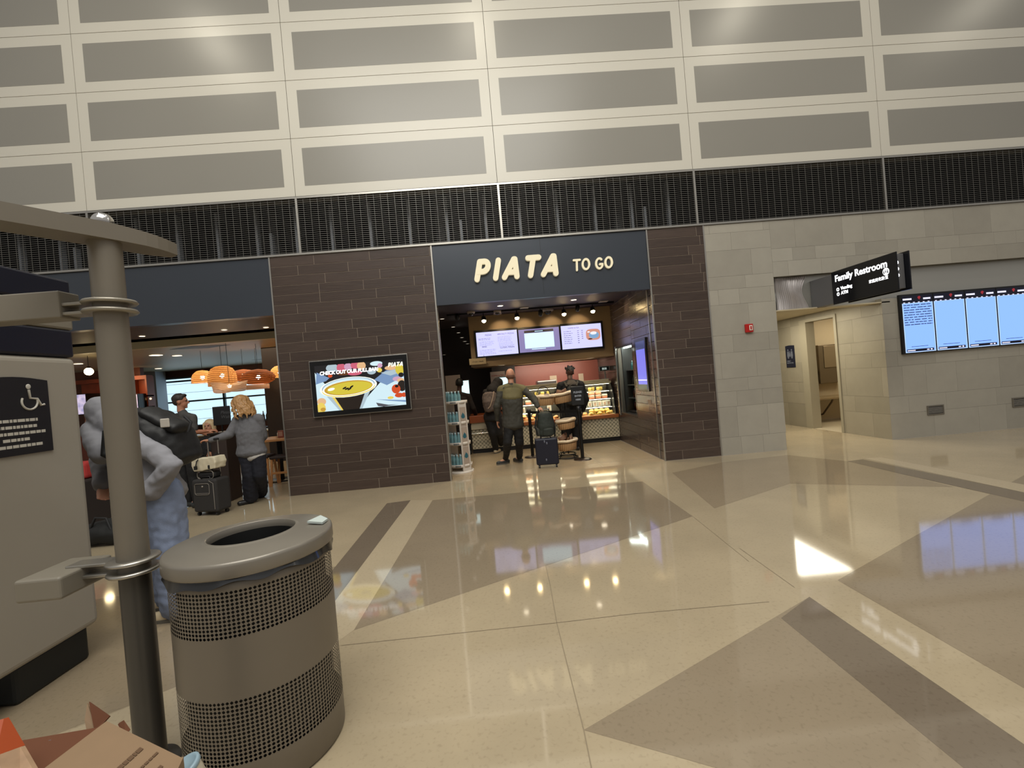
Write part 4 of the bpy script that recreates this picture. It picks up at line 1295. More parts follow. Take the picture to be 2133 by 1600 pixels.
for u, v, lab in ((1042, 637, 'small recessed light in the plum shop ceiling, over the first menu screen'), (1195, 624.5, 'small recessed light in the plum shop ceiling, over the third menu screen')):
    d = ray(u, v); k_ = (3.098 - CAM.z) / d.z; p = CAM + d * k_
    downlight(tuple(p), 0.055, lab, 'recessed lights in the shop ceiling')
for u, v, lab in ((1164, 752, 'bright recessed light under the soffit, above the counter customer in black'), (1231, 745.5, 'bright recessed light under the soffit, near the till display'), (1046, 760, 'small recessed light under the soffit, near the bald man')):
    d = ray(u, v); k_ = (zS0 - 0.004 - CAM.z) / d.z; p = CAM + d * k_
    p.y = min(max(p.y, CY + 0.12), CY + 0.8)
    downlight(tuple((p.x, p.y, zS0 - 0.001)), 0.07, lab, 'recessed lights under the soffit')
for u, v, lab, nm in ((981, 652, 'white dome camera on the plum ceiling, nearest the dark void', 'dome_camera'), (1036, 650, 'white dome camera on the plum ceiling, above the first menu screen', 'dome_camera'), (1141, 649, 'round white smoke detector beside the unlit spotlight', 'smoke_detector')):
    d = ray(u, v); p = CAM + d * ((3.07 - CAM.z) / d.z)
    if p.y > 2.55: p = CAM + d * ((2.5 - CAM.y) / d.y)
    T_ = Matrix.Translation((p.x, p.y, 3.1)); t = thing(nm, lab, nm.replace('_', ' '), (p.x, p.y, 3.1))
    R_ = 0.085 if nm == 'dome_camera' else 0.13
    b = MB(); b.lathe([(R_, 0), (R_, -0.03), (R_ * 0.85, -0.045), (0.0, -0.045)], 24, 0, T_); obj('base', b, mat('off white plastic', S(150, 140, 132), 0.4), t)
    b = MB(); b.ball((p.x, p.y, 3.055), (R_ * 0.62, R_ * 0.62, R_ * 0.6), 0, 18, 10); obj('dome', b, mat('smoked dome', S(34, 30, 34), 0.15), t)
for u, v, lab in ((1092, 641, 'square white ceiling vent near the first menu screen'), (1257, 628, 'square white ceiling vent in the corner by the side wall'), (1036, 662, 'square white ceiling vent at the edge of the soffit')):
    d = ray(u, v); p = CAM + d * ((3.095 - CAM.z) / d.z); p.y = min(p.y, 2.5)
    b = MB(); b.bbox((p.x - 0.09, p.y - 0.09, 3.085), (p.x + 0.09, p.y + 0.09, 3.10), 0.004); solo('ceiling_vent', b, mat('vent off white', S(176, 170, 160), 0.5), lab, 'ceiling vent', (p.x, p.y, 3.1), 'vents in the shop ceiling')
# row of dim downlights receding in the dark void
for k, (u, v) in enumerate(((921, 664), (944, 681), (955, 693), (962, 703), (968, 711), (974, 716), (925, 739))):
    d = ray(u, v); p = CAM + d * ((2.94 - CAM.z) / d.z)
    if p.y > 4.2: p = CAM + d * ((4.2 - CAM.y) / d.y)
    downlight(tuple((p.x, p.y, p.z)), 0.045, 'dim recessed light in the dark void at the shop entrance', 'dim lights in the dark void', emit('dim downlight', (1, 0.9, 0.75, 1), 1.2))

# ---- counter and display case
cxl, cxr = 0.42, XRP - 0.006
b = MB()
CN = thing('tiled_counter', 'counter front of pale patterned tile with a black kick base, under the food display', 'counter', (1.1, CY, 0))
b.box((-0.62, CY, 0.10), (cxr, CY + 0.75, 0.545)); obj('tile_front', b, M_tilep, CN)
b = MB(); b.box((-0.62, CY + 0.04, 0.0), (cxr, CY + 0.75, 0.10)); obj('kick_base', b, M_black, CN)
b = MB(); b.bbox((0.36, CY - 0.05, 0.545), (cxr, CY + 0.75, 0.62), 0.008); obj('wood_sill', b, M_cwood, CN)
b = MB(); b.bbox((-0.62, CY - 0.03, 0.545), (0.34, CY + 0.75, 0.70), 0.006); obj('tile_front', b, M_tilep, CN)
b = MB(); b.bbox((-0.64, CY - 0.08, 0.70), (0.34, CY + 0.75, 0.86), 0.008); obj('order_ledge', b, mat('orange brown ledge', S(140, 72, 36), 0.3), CN)
b = MB(); b.cyl((-0.62, CY - 0.06, 0.46), (0.34, CY - 0.06, 0.46), 0.012); obj('foot_rail', b, M_chrome, CN)
DC = thing('display_case', 'lit glass food display case on the tiled counter', 'display case', (1.6, CY, 0.62))
M_cin = mat('case interior', S(190, 178, 140), 0.6)
M_lamp = emit('case lamp strip', (1.0, 0.92, 0.66, 1), 16)
# glass: a raked front pane
b = MB(); prof = [(CY + 0.0, 0.625), (CY + 0.06, 0.95), (CY + 0.16, 1.22), (CY + 0.27, 1.34)]
for (y0, z0), (y1, z1) in zip(prof[:-1], prof[1:]):
    b.prism([(cxl, y0, z0), (cxr - 0.05, y0, z0), (cxr - 0.05, y1, z1), (cxl, y1, z1)], (0, 0.006, 0))
obj('front_glass', b, M_glass, DC)
b = MB(); b.bbox((cxl - 0.02, CY + 0.24, 1.335), (cxr - 0.04, CY + 0.70, 1.385), 0.01); b.bbox((cxl - 0.02, CY + 0.30, 1.385), (cxr - 0.08, CY + 0.66, 1.43), 0.01); obj('top', b, M_cream, DC)
b = MB(); b.box((cxl, CY + 0.66, 0.62), (cxr - 0.05, CY + 0.70, 1.34)); obj('back_panel', b, mat('case back dark', S(70, 64, 50), 0.5), DC)
for x in (cxl - 0.015, 1.42, cxr - 0.06):
    b = MB(); b.prism([(x, CY + 0.005, 0.62), (x, CY + 0.70, 0.62), (x, CY + 0.70, 1.335), (x, CY + 0.28, 1.335), (x, CY + 0.165, 1.22), (x, CY + 0.065, 0.95)], (0.02, 0, 0)); obj('end_panel', b, M_blackp if x != 1.42 else M_chrome, DC)
shz = (0.63, 0.80, 0.985, 1.165)
shy = (0.05, 0.14, 0.22, 0.30)
for z, y in zip(shz, shy):
    b = MB(); b.box((cxl, CY + y, z - 0.012), (cxr - 0.06, CY + 0.66, z)); obj('shelf', b, M_cin if z < 0.7 else M_chrome, DC)
for z, y in ((1.325, 0.30), (1.150, 0.335), (0.970, 0.255), (0.785, 0.175)):
    b = MB(); b.box((cxl + 0.03, CY + y + 0.01, z - 0.006), (cxr - 0.08, CY + y + 0.035, z)); obj('lamp_strip', b, M_lamp, DC)

# food
rnd = random.Random(11)
M_cup = mat('clear fruit cup', S(214, 206, 150), 0.15, vary=0.3, vscale=30)
M_fruit = mat('yellow fruit', S(206, 182, 92), 0.5, vary=0.35, vscale=40)
M_box = mat('clear clamshell', S(210, 196, 168), 0.2, vary=0.2, vscale=40)
M_meat = mat('pastry filling', S(150, 84, 52), 0.6, vary=0.4, vscale=50)
M_wrapw = mat('white wrapper', S(228, 224, 206), 0.4)
M_wrapd = mat('wrapper print', S(120, 96, 76), 0.5, vary=0.4, vscale=40)
M_bread = mat('golden bread', S(200, 166, 88), 0.6, vary=0.25, vscale=30)
M_past = mat('brown pastry', S(186, 130, 78), 0.6, vary=0.3, vscale=30)


def fruit_cup(lab, grp):
    t = thing('fruit_cup', lab, 'fruit cup', (0, 0, 0), 0, grp)
    b = MB(); b.lathe([(0.0, 0.0), (0.032, 0.0), (0.042, 0.085), (0.0, 0.085)], 18); obj('cup', b, M_cup, t, True)
    b = MB(); b.lathe([(0.036, 0.012), (0.0425, 0.055), (0.043, 0.074), (0.036, 0.092), (0.0, 0.096)], 18); obj('fruit', b, M_fruit, t, True)
    return t


def clam(lab, grp):
    t = thing('clamshell_box', lab, 'food box', (0, 0, 0), 0, grp)
    b = MB(); b.bbox((-0.065, -0.05, 0), (0.065, 0.05, 0.05), 0.012); obj('tray', b, M_meat, t, True)
    b = MB(); b.bbox((-0.068, -0.052, 0.045), (0.068, 0.052, 0.10), 0.02); obj('lid', b, M_box, t, True)
    return t


def sandw(lab, grp):
    t = thing('wrapped_sandwich', lab, 'sandwich', (0, 0, 0), 0, grp)
    b = MB(); b.bbox((-0.05, -0.03, 0), (0.05, 0.035, 0.135), 0.012); obj('wrapper', b, M_wrapw, t, True)
    b = MB(); b.bbox((-0.026, -0.034, 0.03), (0.018, -0.029, 0.10), 0.004); obj('window', b, M_wrapd, t, True)
    return t


def lump(name, lab, cat, m, grp, r):
    b = MB(); bm = bmesh.new(); bmesh.ops.create_icosphere(bm, subdivisions=3, radius=1)
    for v in bm.verts:
        k = 1 + 0.18 * noise.noise(v.co * 1.7) + 0.06 * noise.noise(v.co * 5)
        v.co = Vector((v.co.x * r[0] * k, v.co.y * r[1] * k, max(v.co.z, -0.55) * r[2] * k + r[2] * 0.55))
    b.addbm(bm)
    return tag(obj(name, b, m, None, True), lab, cat, grp)


def row(proto, spots):
    for i, (x, y, z, a) in enumerate(spots):
        (proto.__setattr__('location', (x, y, z)) or proto.__setattr__('rotation_euler', (0, 0, a))) if i == 0 else dup(proto, (x, y, z), a)


row(fruit_cup('clear cup of yellow fruit on the top shelf of the display case', 'fruit cups on the top shelf'),
    [(x, CY + 0.40 + (k % 2) * 0.1, 1.166, 0) for k, x in enumerate([0.55, 0.68, 0.81, 0.96, 1.10, 1.25, 1.78, 1.87, 1.97, 2.13, 2.23, 2.33, 2.43, 2.52])])
row(clam('clear clamshell food box on the second shelf of the display case', 'clamshell boxes on the second shelf'),
    [(x, CY + 0.32, 0.986, rnd.uniform(-.15, .15)) for x in (0.56, 0.74, 0.92, 1.10, 1.28, 1.55, 1.72, 1.89, 2.04, 2.24, 2.40, 2.55)] + [(x, CY + 0.31, 1.087, rnd.uniform(-.2, .2)) for x in (1.72, 2.24, 2.40)])
row(sandw('white wrapped sandwich standing on the third shelf of the display case', 'wrapped sandwiches on the third shelf'),
    [(x, CY + 0.24 + rnd.uniform(0, .05), 0.801, rnd.uniform(-.25, .25)) for x in (0.60, 0.95, 1.22, 1.52, 1.64, 1.76, 2.06, 2.18, 2.30, 2.41, 2.52, 2.62)])
row(lump('pastry', 'round brown pastry on the bottom deck of the display case', 'pastry', M_past, 'pastries on the bottom deck', (0.075, 0.06, 0.045)),
    [(x, CY + 0.13 + (k % 2) * 0.07, 0.632, rnd.uniform(0, 3)) for k, x in enumerate((0.52, 0.64, 0.78, 0.92, 1.06, 1.20, 1.34, 1.52, 1.64, 1.78, 1.90, 2.02))] + [(x, CY + 0.16, 0.70, rnd.uniform(0, 3)) for x in (0.60, 0.86, 1.60, 1.84)])
row(lump('bread_roll', 'yellow bread roll in the heap at the right end of the display case', 'bread roll', M_bread, 'bread rolls heaped at the right end', (0.07, 0.055, 0.045)),
    [(x, CY + 0.12 + (k % 2) * 0.09, 0.632, rnd.uniform(0, 3)) for k, x in enumerate((2.16, 2.26, 2.36, 2.46, 2.56, 2.64))] + [(x, CY + 0.16, 0.695, rnd.uniform(0, 3)) for x in (2.18, 2.30, 2.42, 2.54)])

# behind the counter: espresso machine, till display, till screen, notice
c = PY(1140, 800, 3.7)
t = thing('espresso_machine', 'black and steel espresso machine behind the display case', 'coffee machine', (c.x, 3.8, 1.0))
b = MB(); b.bbox((c.x - 0.32, 3.6, 1.0), (c.x + 0.28, 4.1, 1.30), 0.03); obj('body', b, M_blackp, t)
b = MB(); b.bbox((c.x - 0.26, 3.57, 1.34), (c.x + 0.22, 4.0, 1.52), 0.03); b.bbox((c.x - 0.2, 3.62, 1.28), (c.x + 0.16, 3.95, 1.36), 0.01); obj('cup_warmer', b, mat('machine steel', S(110, 108, 106), 0.3, 0.7), t)
b = MB()
for dx in (-0.16, 0.10): b.cyl((c.x + dx, 3.55, 1.24), (c.x + dx, 3.62, 1.24), 0.035); b.cyl((c.x + dx, 3.42, 1.23), (c.x + dx, 3.57, 1.24), 0.012)
obj('portafilter', b, M_chrome, t)
b = MB(); b.box((X0 + 1.1, 3.55, 0), (XRP - 0.95, 4.2, 1.0)); solo('worktop', b, mat('dark worktop', S(44, 38, 34), 0.5), 'dark worktop carrying the espresso machine behind the display case', 'worktop', (1.2, 3.8, 0))
c = PY(1259.5, 768, 3.12)
t = thing('till_display', 'black customer display with white digits on a grey pole above the display case', 'till display', (c.x, 3.12, 1.43))
b = MB(); b.bbox((c.x - 0.14, 3.09, c.z - 0.055), (c.x + 0.125, 3.14, c.z + 0.065), 0.008); obj('casing', b, mat('display grey', S(150, 150, 146), 0.4), t)
b = MB(); b.bbox((c.x - 0.125, 3.08, c.z - 0.04), (c.x + 0.09, 3.092, c.z + 0.045), 0.003); dp = obj('screen', b, mat('display dark', S(24, 34, 34), 0.2), t)
lettering('digits', '808', 0.075, facing((c.x - 0.075, 3.0785, c.z - 0.025)), emit('digit white', S(200, 214, 206), 1.0), dp, extrude=0.0004)
b = MB(); b.cyl((c.x, 3.12, 1.44), (c.x, 3.12, c.z - 0.05), 0.018); b.lathe([(0.0, 0.012), (0.09, 0.012), (0.10, 0.0)], 20, 0, Matrix.Translation((c.x, 3.12, 1.43))); obj('pole', b, mat('display grey', S(150, 150, 146), 0.4), t)
b = MB(); c = PY(1261, 768, 3.6); b.bbox((c.x - 0.25, 3.47, 1.0), (XRP - 0.01, 3.85, 1.17), 0.01); b.box((c.x - 0.22, 3.50, 0.0), (XRP - 0.01, 3.8, 1.0)); solo('till_stand', b, M_blackp, 'black till stand behind the right end of the display case', 'till stand', (2.5, 3.65, 0))
c = PY(1276, 800, 3.6)
t = thing('till_screen', 'dark till screen turned away, beside the chrome post of the side case', 'till', (c.x, 3.72, 1.17))
b = MB(); b.bbox((c.x - 0.07, 3.70, 1.30), (c.x + 0.10, 3.74, 1.56), 0.01); obj('screen', b, mat('till back', S(62, 54, 52), 0.4), t)
b = MB(); b.bbox((c.x - 0.02, 3.70, 1.171), (c.x + 0.05, 3.76, 1.31), 0.006); obj('stand', b, M_blackp, t)
p = PY(1147, 783, 4.3)
b = MB(); b.box((p.x - 0.02, 4.335, p.z - 0.25), (p.x + 0.16, 4.348, p.z)); solo('paper_notice', b, mat('notice paper', S(206, 190, 164), 0.7), 'pale paper notice on the rose wall, left of the customer in black', 'notice', (p.x, 4.34, p.z))
p = PY(1213, 778, 4.3)
b = MB(); b.box((p.x - 0.1, 4.335, p.z - 0.2), (p.x + 0.03, 4.348, p.z)); solo('paper_notice', b, mat('notice paper', S(206, 190, 164), 0.7), 'pale paper notice on the rose wall, right of the customer in black', 'notice', (p.x, 4.34, p.z))

# self-order kiosks with paper toppers
for (u, v, uu, lab, tx) in ((943, 797, 958, 'order kiosk at the far left of the shop with a blank topper card', None), (1037, 789, 1040, 'order kiosk with a COFFEE & TEA topper card', 'COFFEE & TEA')):
    yk = 3.05; c = PY(u, v, yk)
    t = thing('order_kiosk', lab, 'order kiosk', (c.x + 0.05, yk, 0.86))
    z0 = 0.86 if u > 1000 else 0.0
    b = MB(); b.bbox((c.x - 0.17, yk + 0.03, c.z - 0.22), (c.x + 0.18, yk + 0.045, c.z + 0.17), 0.006); tp = obj('topper_card', b, mat('topper card', S(176, 160, 148), 0.6), t)
    if tx: lettering('lettering', tx, 0.046, facing((c.x - 0.15, yk + 0.0285, c.z + 0.06)), mat('topper ink', S(150, 66, 56), 0.6), tp, extrude=0.0004, offset=0.0008)
    sx = PY(uu, v, yk).x
    b = MB(); b.bbox((sx - 0.05, yk - 0.02, c.z - 0.36), (sx + 0.22, yk + 0.02, c.z + 0.04), 0.01); obj('casing', b, M_blackp, t)
    b = MB(); b.box((sx - 0.035, yk - 0.024, c.z - 0.34), (sx + 0.205, yk - 0.0205, c.z + 0.02)); obj('screen', b, emit('kiosk screen', S(206, 236, 236), 1.5), t)
    b = MB(); b.bbox((sx + 0.04, yk - 0.01, z0), (sx + 0.12, yk + 0.03, c.z - 0.35), 0.006); obj('stand', b, M_blackp, t)

# ---- side wall: glazed drinks case and portrait screen
y0, y1, z0, z1 = 1.30, 2.49, 0.655, 2.115
DK = thing('drinks_case', 'glazed drinks case set into the shop side wall', 'display case', (XRP + 0.3, 1.9, 0.65))
b = MB()
b.box((XRP + 0.9, y0, z0), (XRP + 0.93, y1, z1)); b.box((XRP + 0.13, y0, z0 - 0.03), (XRP + 0.93, y1, z0)); b.box((XRP + 0.13, y0, z1), (XRP + 0.93, y1, z1 + 0.03)); b.box((XRP + 0.13, y0 - 0.02, z0), (XRP + 0.93, y0, z1)); b.box((XRP + 0.13, y1, z0), (XRP + 0.93, y1 + 0.02, z1))
obj('casing', b, mat('case charcoal', S(70, 66, 62), 0.5), DK)
b = MB(); b.box((XRP + 0.05, y0, z0), (XRP + 0.056, y1, z1)); obj('glass', b, M_glass, DK)
b = MB()
for a in (((XRP - 0.004, y0 - 0.02, z0), (XRP + 0.06, y0 + 0.02, z1)), ((XRP - 0.004, y0, z1 - 0.02), (XRP + 0.06, y1, z1 + 0.01)), ((XRP - 0.004, y0, z0 - 0.01), (XRP + 0.06, y1, z0 + 0.015))): b.box(*a)
obj('frame', b, mat('case frame', S(84, 78, 72), 0.3, 0.6), DK)
b = MB(); b.cyl((XRP - 0.012, y1 - 0.02, z0 - 0.05), (XRP - 0.012, y1 - 0.02, z1 + 0.02), 0.028, 0, 16); obj('post', b, M_chrome, DK)
for z in (0.70, 0.98, 1.27, 1.60):
    b = MB(); b.box((XRP + 0.2, y0, z - 0.018), (XRP + 0.9, y1, z)); obj('shelf', b, mat('shelf edge', S(196, 190, 180), 0.3), DK)
b = MB(); b.box((XRP + 0.16, y0 + 0.05, z1 - 0.03), (XRP + 0.2, y1 - 0.05, z1 - 0.002)); obj('lamp_strip', b, emit('cool lamp', (0.85, 1.0, 0.95, 1), 26), DK)
bc = [S(150, 24, 20), S(30, 70, 60), S(190, 190, 180), S(170, 60, 24), S(60, 40, 30), S(60, 110, 110)]
nmz = {0.70: 'bottom', 0.98: 'third', 1.27: 'second', 1.60: 'top'}
for z in (0.70, 0.98, 1.27, 1.60):
    for ci in range(2):
        col_i = (0 if z < 1 else (2, 0)[ci] if z < 1.2 else (1, 2)[ci] if z < 1.5 else 5)
        if z < 1 and ci: col_i = 3
        pr = None
        nmc = {0: 'red', 1: 'green', 2: 'white', 3: 'orange', 5: 'teal'}[col_i]
        for k in range(4):
            y = y0 + 0.12 + 0.14 * (k + 4 * ci); pos = (XRP + 0.32, y, z + 0.001)
            if pr is None:
                h = 0.20
                pr = thing('drink_bottle', 'small %s bottle on the %s shelf of the drinks case' % (nmc, nmz[z]), 'bottle', pos, 0, '%s bottles on the %s shelf of the drinks case' % (nmc, nmz[z]))
                b = MB(); b.lathe([(0.0, 0.0), (0.035, 0.0), (0.035, 0.12), (0.014, 0.165), (0.014, 0.185)], 14); obj('bottle_body', b, mat('bottle %d' % col_i, bc[col_i], 0.2), pr, True)
                b = MB(); b.lathe([(0.016, 0.18), (0.016, 0.2), (0.0, 0.2)], 12); obj('cap', b, mat('bottle cap', S(200, 200, 196), 0.4), pr, True)
            else: dup(pr, pos)
a, c2 = PX(1323, 708, XRP), PX(1355, 815, XRP)
ys0, ys1, zs0, zs1 = 0.42, 1.07, 1.175, 2.155
t = thing('portrait_screen', 'tall blue lit portrait screen on the shop side wall', 'screen', (XRP, 0.75, zs0))
b = MB(); b.bbox((XRP - 0.03, ys0, zs0), (XRP, ys1, zs1), 0.006); obj('bezel', b, M_bezel, t)
b = MB(); b.box((XRP - 0.0325, ys0 + 0.06, zs0 + 0.04), (XRP - 0.031, ys1 - 0.10, zs1 - 0.05), 0); b.box((XRP - 0.034, ys0 + 0.06, zs1 - 0.20), (XRP - 0.0326, ys1 - 0.10, zs1 - 0.05), 1); b.box((XRP - 0.034, ys0 + 0.06, zs0 + 0.04), (XRP - 0.0326, ys1 - 0.10, zs0 + 0.13), 2); b.box((XRP - 0.034, ys0 + 0.06, zs0 + 0.20), (XRP - 0.0326, ys1 - 0.10, zs0 + 0.22), 3)
obj('screen', b, [emit('portrait blue', S(116, 120, 226), 1.1), emit('portrait dim', S(60, 70, 120), 0.8), emit('portrait green', S(50, 80, 70), 0.8), emit('portrait white', S(220, 220, 250), 1.2)], t)
for (u, v, w_, h_, lab) in ((1354, 838, 0.16, 0.09, 'small metal notice plate on the shop side wall below the portrait screen'), (1352, 916, 0.08, 0.1, 'small metal power outlet low on the shop side wall')):
    p = PX(u, v, XRP); b = MB(); b.bbox((XRP - 0.008, p.y - w_ / 2, p.z - h_ / 2), (XRP, p.y + w_ / 2, p.z + h_ / 2), 0.003)
    solo('wall_plate', b, mat('plate bronze', S(120, 102, 88), 0.4, 0.4), lab, 'wall plate', (XRP, p.y, p.z))

# ---- advert screen on the wood pilaster
x0, x1, z0, z1 = -2.99, -1.412, 1.262, 2.165
AD = thing('advert_screen', 'landscape advert screen reading CHECK OUT OUR FULL BAR on the wood pilaster', 'screen', ((x0 + x1) / 2, 0, z0))
b = MB(); b.bbox((x0 - 0.012, -0.05, z0 - 0.012), (x1 + 0.012, -0.0005, z1 + 0.012), 0.003); obj('frame', b, M_alu, AD)
b = MB(); b.bbox((x0, -0.062, z0), (x1, -0.0505, z1), 0.004); obj('bezel', b, M_bezel, AD)
sx0, sx1, sz0, sz1 = x0 + 0.075, x1 - 0.07, z0 + 0.075, z1 - 0.075
Wd, Hd = sx1 - sx0, sz1 - sz0
adc = [(28, 26, 30, .6), (176, 196, 206, 1.0), (206, 96, 120, 1.0), (198, 152, 50, 1.0), (236, 240, 222, 1.3), (44, 30, 22, .5), (196, 220, 228, 1.2), (210, 76, 30, 1.0), (214, 196, 60, 1.0), (110, 60, 20, .8), (120, 150, 190, 1.0), (20, 14, 12, .3), (206, 160, 190, 1.0), (226, 200, 90, 1.1), (92, 92, 100, .8), (220, 176, 130, 1.1), (250, 250, 250, 1.5)]
M_ad = [emit('advert tone %d' % i, S(*c[:3]), c[3]) for i, c in enumerate(adc)]
b = MB(); lv = [0]


def ap(pts, mi):
    lv[0] += 1
    b.prism([Vector((sx0 + Wd * min(max(a, 0), 1), -0.0628 - 0.00012 * lv[0], sz0 + Hd * min(max(c, 0), 1))) for a, c in pts], (0, 0.00008, 0), mi)


def el(cx, cy, rx, ry, mi, rot=0.0, n_=28, a0=0, a1=360):
    k = math.radians(rot); pts = []
    for i in range(n_):
        t = math.radians(a0 + (a1 - a0) * i / n_)
        X, Y_ = rx * math.cos(t), ry * math.sin(t) * Hd / Wd * Wd / Hd
        pts.append((cx + X * math.cos(k) - Y_ * math.sin(k) * Hd / Wd, cy + (X * math.sin(k) * Wd / Hd + Y_ * math.cos(k))))
    ap(pts, mi)


ap([(0, 0), (1, 0), (1, 1), (0, 1)], 0)
ap([(0, 0), (0.3, 0), (0.12, 0.55), (0, 0.86)], 6); ap([(0, 0.6), (0.12, 0.66), (0.16, 0.72), (0.02, 0.86)], 10)
ap([(0.45, 0), (1, 0), (1, 0.62), (0.86, 0.68), (0.72, 0.52), (0.60, 0.30)], 6)
ap([(0.66, 0.60), (0.80, 0.78), (1, 0.86), (1, 0.62), (0.80, 0.46)], 10); ap([(0.74, 0.74), (0.95, 0.80), (0.98, 0.72), (0.85, 0.66)], 1)
for e in ((0.20, 0.93, 0.07, 0.09, 1), (0.30, 0.92, 0.05, 0.10, 2), (0.38, 0.93, 0.045, 0.08, 12), (0.46, 0.95, 0.05, 0.08, 2), (0.53, 0.93, 0.05, 0.09, 15), (0.34, 0.80, 0.10, 0.05, 9), (0.45, 0.78, 0.08, 0.05, 2),
          (0.17, 0.76, 0.025, 0.035, 7), (0.70, 0.95, 0.07, 0.05, 6), (0.64, 0.78, 0.05, 0.06, 1), (0.74, 0.90, 0.028, 0.05, 12), (0.73, 0.80, 0.03, 0.05, 13), (0.86, 0.83, 0.07, 0.05, 15), (0.96, 0.78, 0.05, 0.12, 8), (0.97, 0.66, 0.03, 0.05, 11),
          (0.92, 0.58, 0.05, 0.05, 12), (0.96, 0.54, 0.04, 0.05, 15), (0.97, 0.42, 0.05, 0.12, 5), (0.90, 0.36, 0.05, 0.10, 7), (0.93, 0.22, 0.05, 0.05, 7), (0.985, 0.22, 0.03, 0.05, 7), (0.91, 0.42, 0.02, 0.03, 11), (0.83, 0.18, 0.035, 0.03, 13),
          (0.05, 0.22, 0.05, 0.08, 15), (0.04, 0.08, 0.05, 0.12, 13), (0.06, 0.05, 0.03, 0.04, 3)):
    el(*e)
ap([(0.66, 0.10), (0.80, 0.03), (0.92, 0.02), (0.74, 0.0), (0.68, 0.02)], 14); ap([(0.66, 0.17), (1, 0.06), (1, 0.10), (0.8, 0.12)], 10)
ap([(0.10, 0.36), (0.62, 0.42), (0.50, 0.0), (0.24, 0.0)], 1); ap([(0.17, 0.30), (0.545, 0.34), (0.47, 0.0), (0.27, 0.0)], 5); ap([(0.17, 0.30), (0.20, 0.30), (0.285, 0.0), (0.265, 0.0)], 13)
el(0.365, 0.49, 0.325, 0.215, 4, 3); el(0.365, 0.50, 0.30, 0.19, 10, 3); el(0.365, 0.495, 0.292, 0.185, 6, 3); el(0.365, 0.455, 0.30, 0.165, 13, 3); el(0.365, 0.47, 0.295, 0.16, 4, 3); el(0.365, 0.475, 0.275, 0.15, 3, 3); el(0.375, 0.47, 0.255, 0.13, 8, 3); el(0.17, 0.47, 0.04, 0.03, 4, 10)
for (cx, cy, ro) in ((0.32, 0.475, 25), (0.345, 0.455, 20), (0.40, 0.49, 30), (0.375, 0.445, 25)): el(cx, cy, 0.026, 0.018, 11, ro, 12)
ac = obj('picture', b, M_ad, AD)
for ch in textmesh('x', 1, Matrix()).materials: pass
lettering('lettering', 'CHECK OUT OUR FULL BAR!', 0.078, facing((sx0 + Wd * 0.055, -0.071, sz0 + Hd * 0.795)), M_ad[16], ac, extrude=0.0004, offset=0.004, shear=0.12, spacing=0.93)
b, _w = stroke_word('PIATA', 0.055, 0.0085, 0.018, 0.24, lambda x, z: Vector((sx0 + Wd * 0.835 + x, -0.070, sz0 + Hd * 0.86 + z)), 0.0006); obj('logo', b, M_ad[4], ac)
# ================================================================== SHOP-FRONT PROPS
# ---- bottled water rack
M_rackw = mat('rack white plastic', S(206, 198, 188), 0.4)
M_rackp = mat('rack panel', S(168, 152, 138), 0.5)
M_teal = mat('teal drop', S(42, 96, 110), 0.4)
M_water, n, l, b_ = nt('blue tinted water bottle')
setp(b_, **{'Base Color': S(150, 198, 206), 'Roughness': 0.06, 'Transmission Weight': 0.45, 'IOR': 1.2})
p = PZ(960, 985); RX, RY = p.x, p.y + 0.14
RK = thing('water_rack', 'white four tier rack of bottled water at the shop entrance', 'rack', (RX, RY, 0))
zt = [PY(958, v, RY - 0.1).z for v in (973, 927, 884, 841)]   # tray heights
b = MB(); Tm = Matrix.Translation((RX, RY, 0)); b.lathe([(0.0, 0.03), (0.22, 0.03), (0.235, 0.018), (0.235, 0.0)], 40, 0, Tm); obj('base', b, M_rackw, RK)
# front right upright with drop emblems, and a rear one
ang = math.radians(-52)
pv = Vector((math.cos(ang), math.sin(ang), 0)); sd = Vector((-pv.y, pv.x, 0))
zt3 = zt[3] + 0.03
for sgn, nm in ((1, 'upright'), (-1, 'upright')):
    c = Vector((RX, RY, 0)) + pv * 0.185 * sgn
    b = MB(); b.prism([c - sd * 0.085, c + sd * 0.085, c + sd * 0.085 + pv * 0.02 * sgn, c - sd * 0.085 + pv * 0.02 * sgn], (0, 0, zt3))
    u_ = obj(nm, b, M_rackw, RK)
    if sgn > 0:
        o = c + pv * 0.0215
        for k in range(3):
            za, zb_ = 0.12 + k * (zt3 - 0.2) / 3, 0.12 + (k + 1) * (zt3 - 0.2) / 3 - 0.012
            b = MB(); b.prism([o - sd * 0.062 + Vector((0, 0, za)), o + sd * 0.062 + Vector((0, 0, za)), o + sd * 0.062 + Vector((0, 0, zb_)), o - sd * 0.062 + Vector((0, 0, zb_))], pv * 0.002); obj('panel', b, M_rackp, u_)
            zc = (za + zb_) / 2 + 0.02; b = MB(); pts = []
            for i in range(20):
                t = 2 * PI * i / 20; rr_ = 0.042
                pts.append(o + pv * 0.0025 + sd * (rr_ * math.sin(t) * (1 if math.cos(t) < 0 else 0.85)) + Vector((0, 0, zc - 0.01 + rr_ * math.cos(t) * (1.0 if math.cos(t) < 0 else 1.15))))
            pts[0] = o + pv * 0.0025 - sd * 0.012 + Vector((0, 0, zc + 0.062))
            b.prism(pts, pv * 0.001); obj('drop_emblem', b, M_teal, u_)
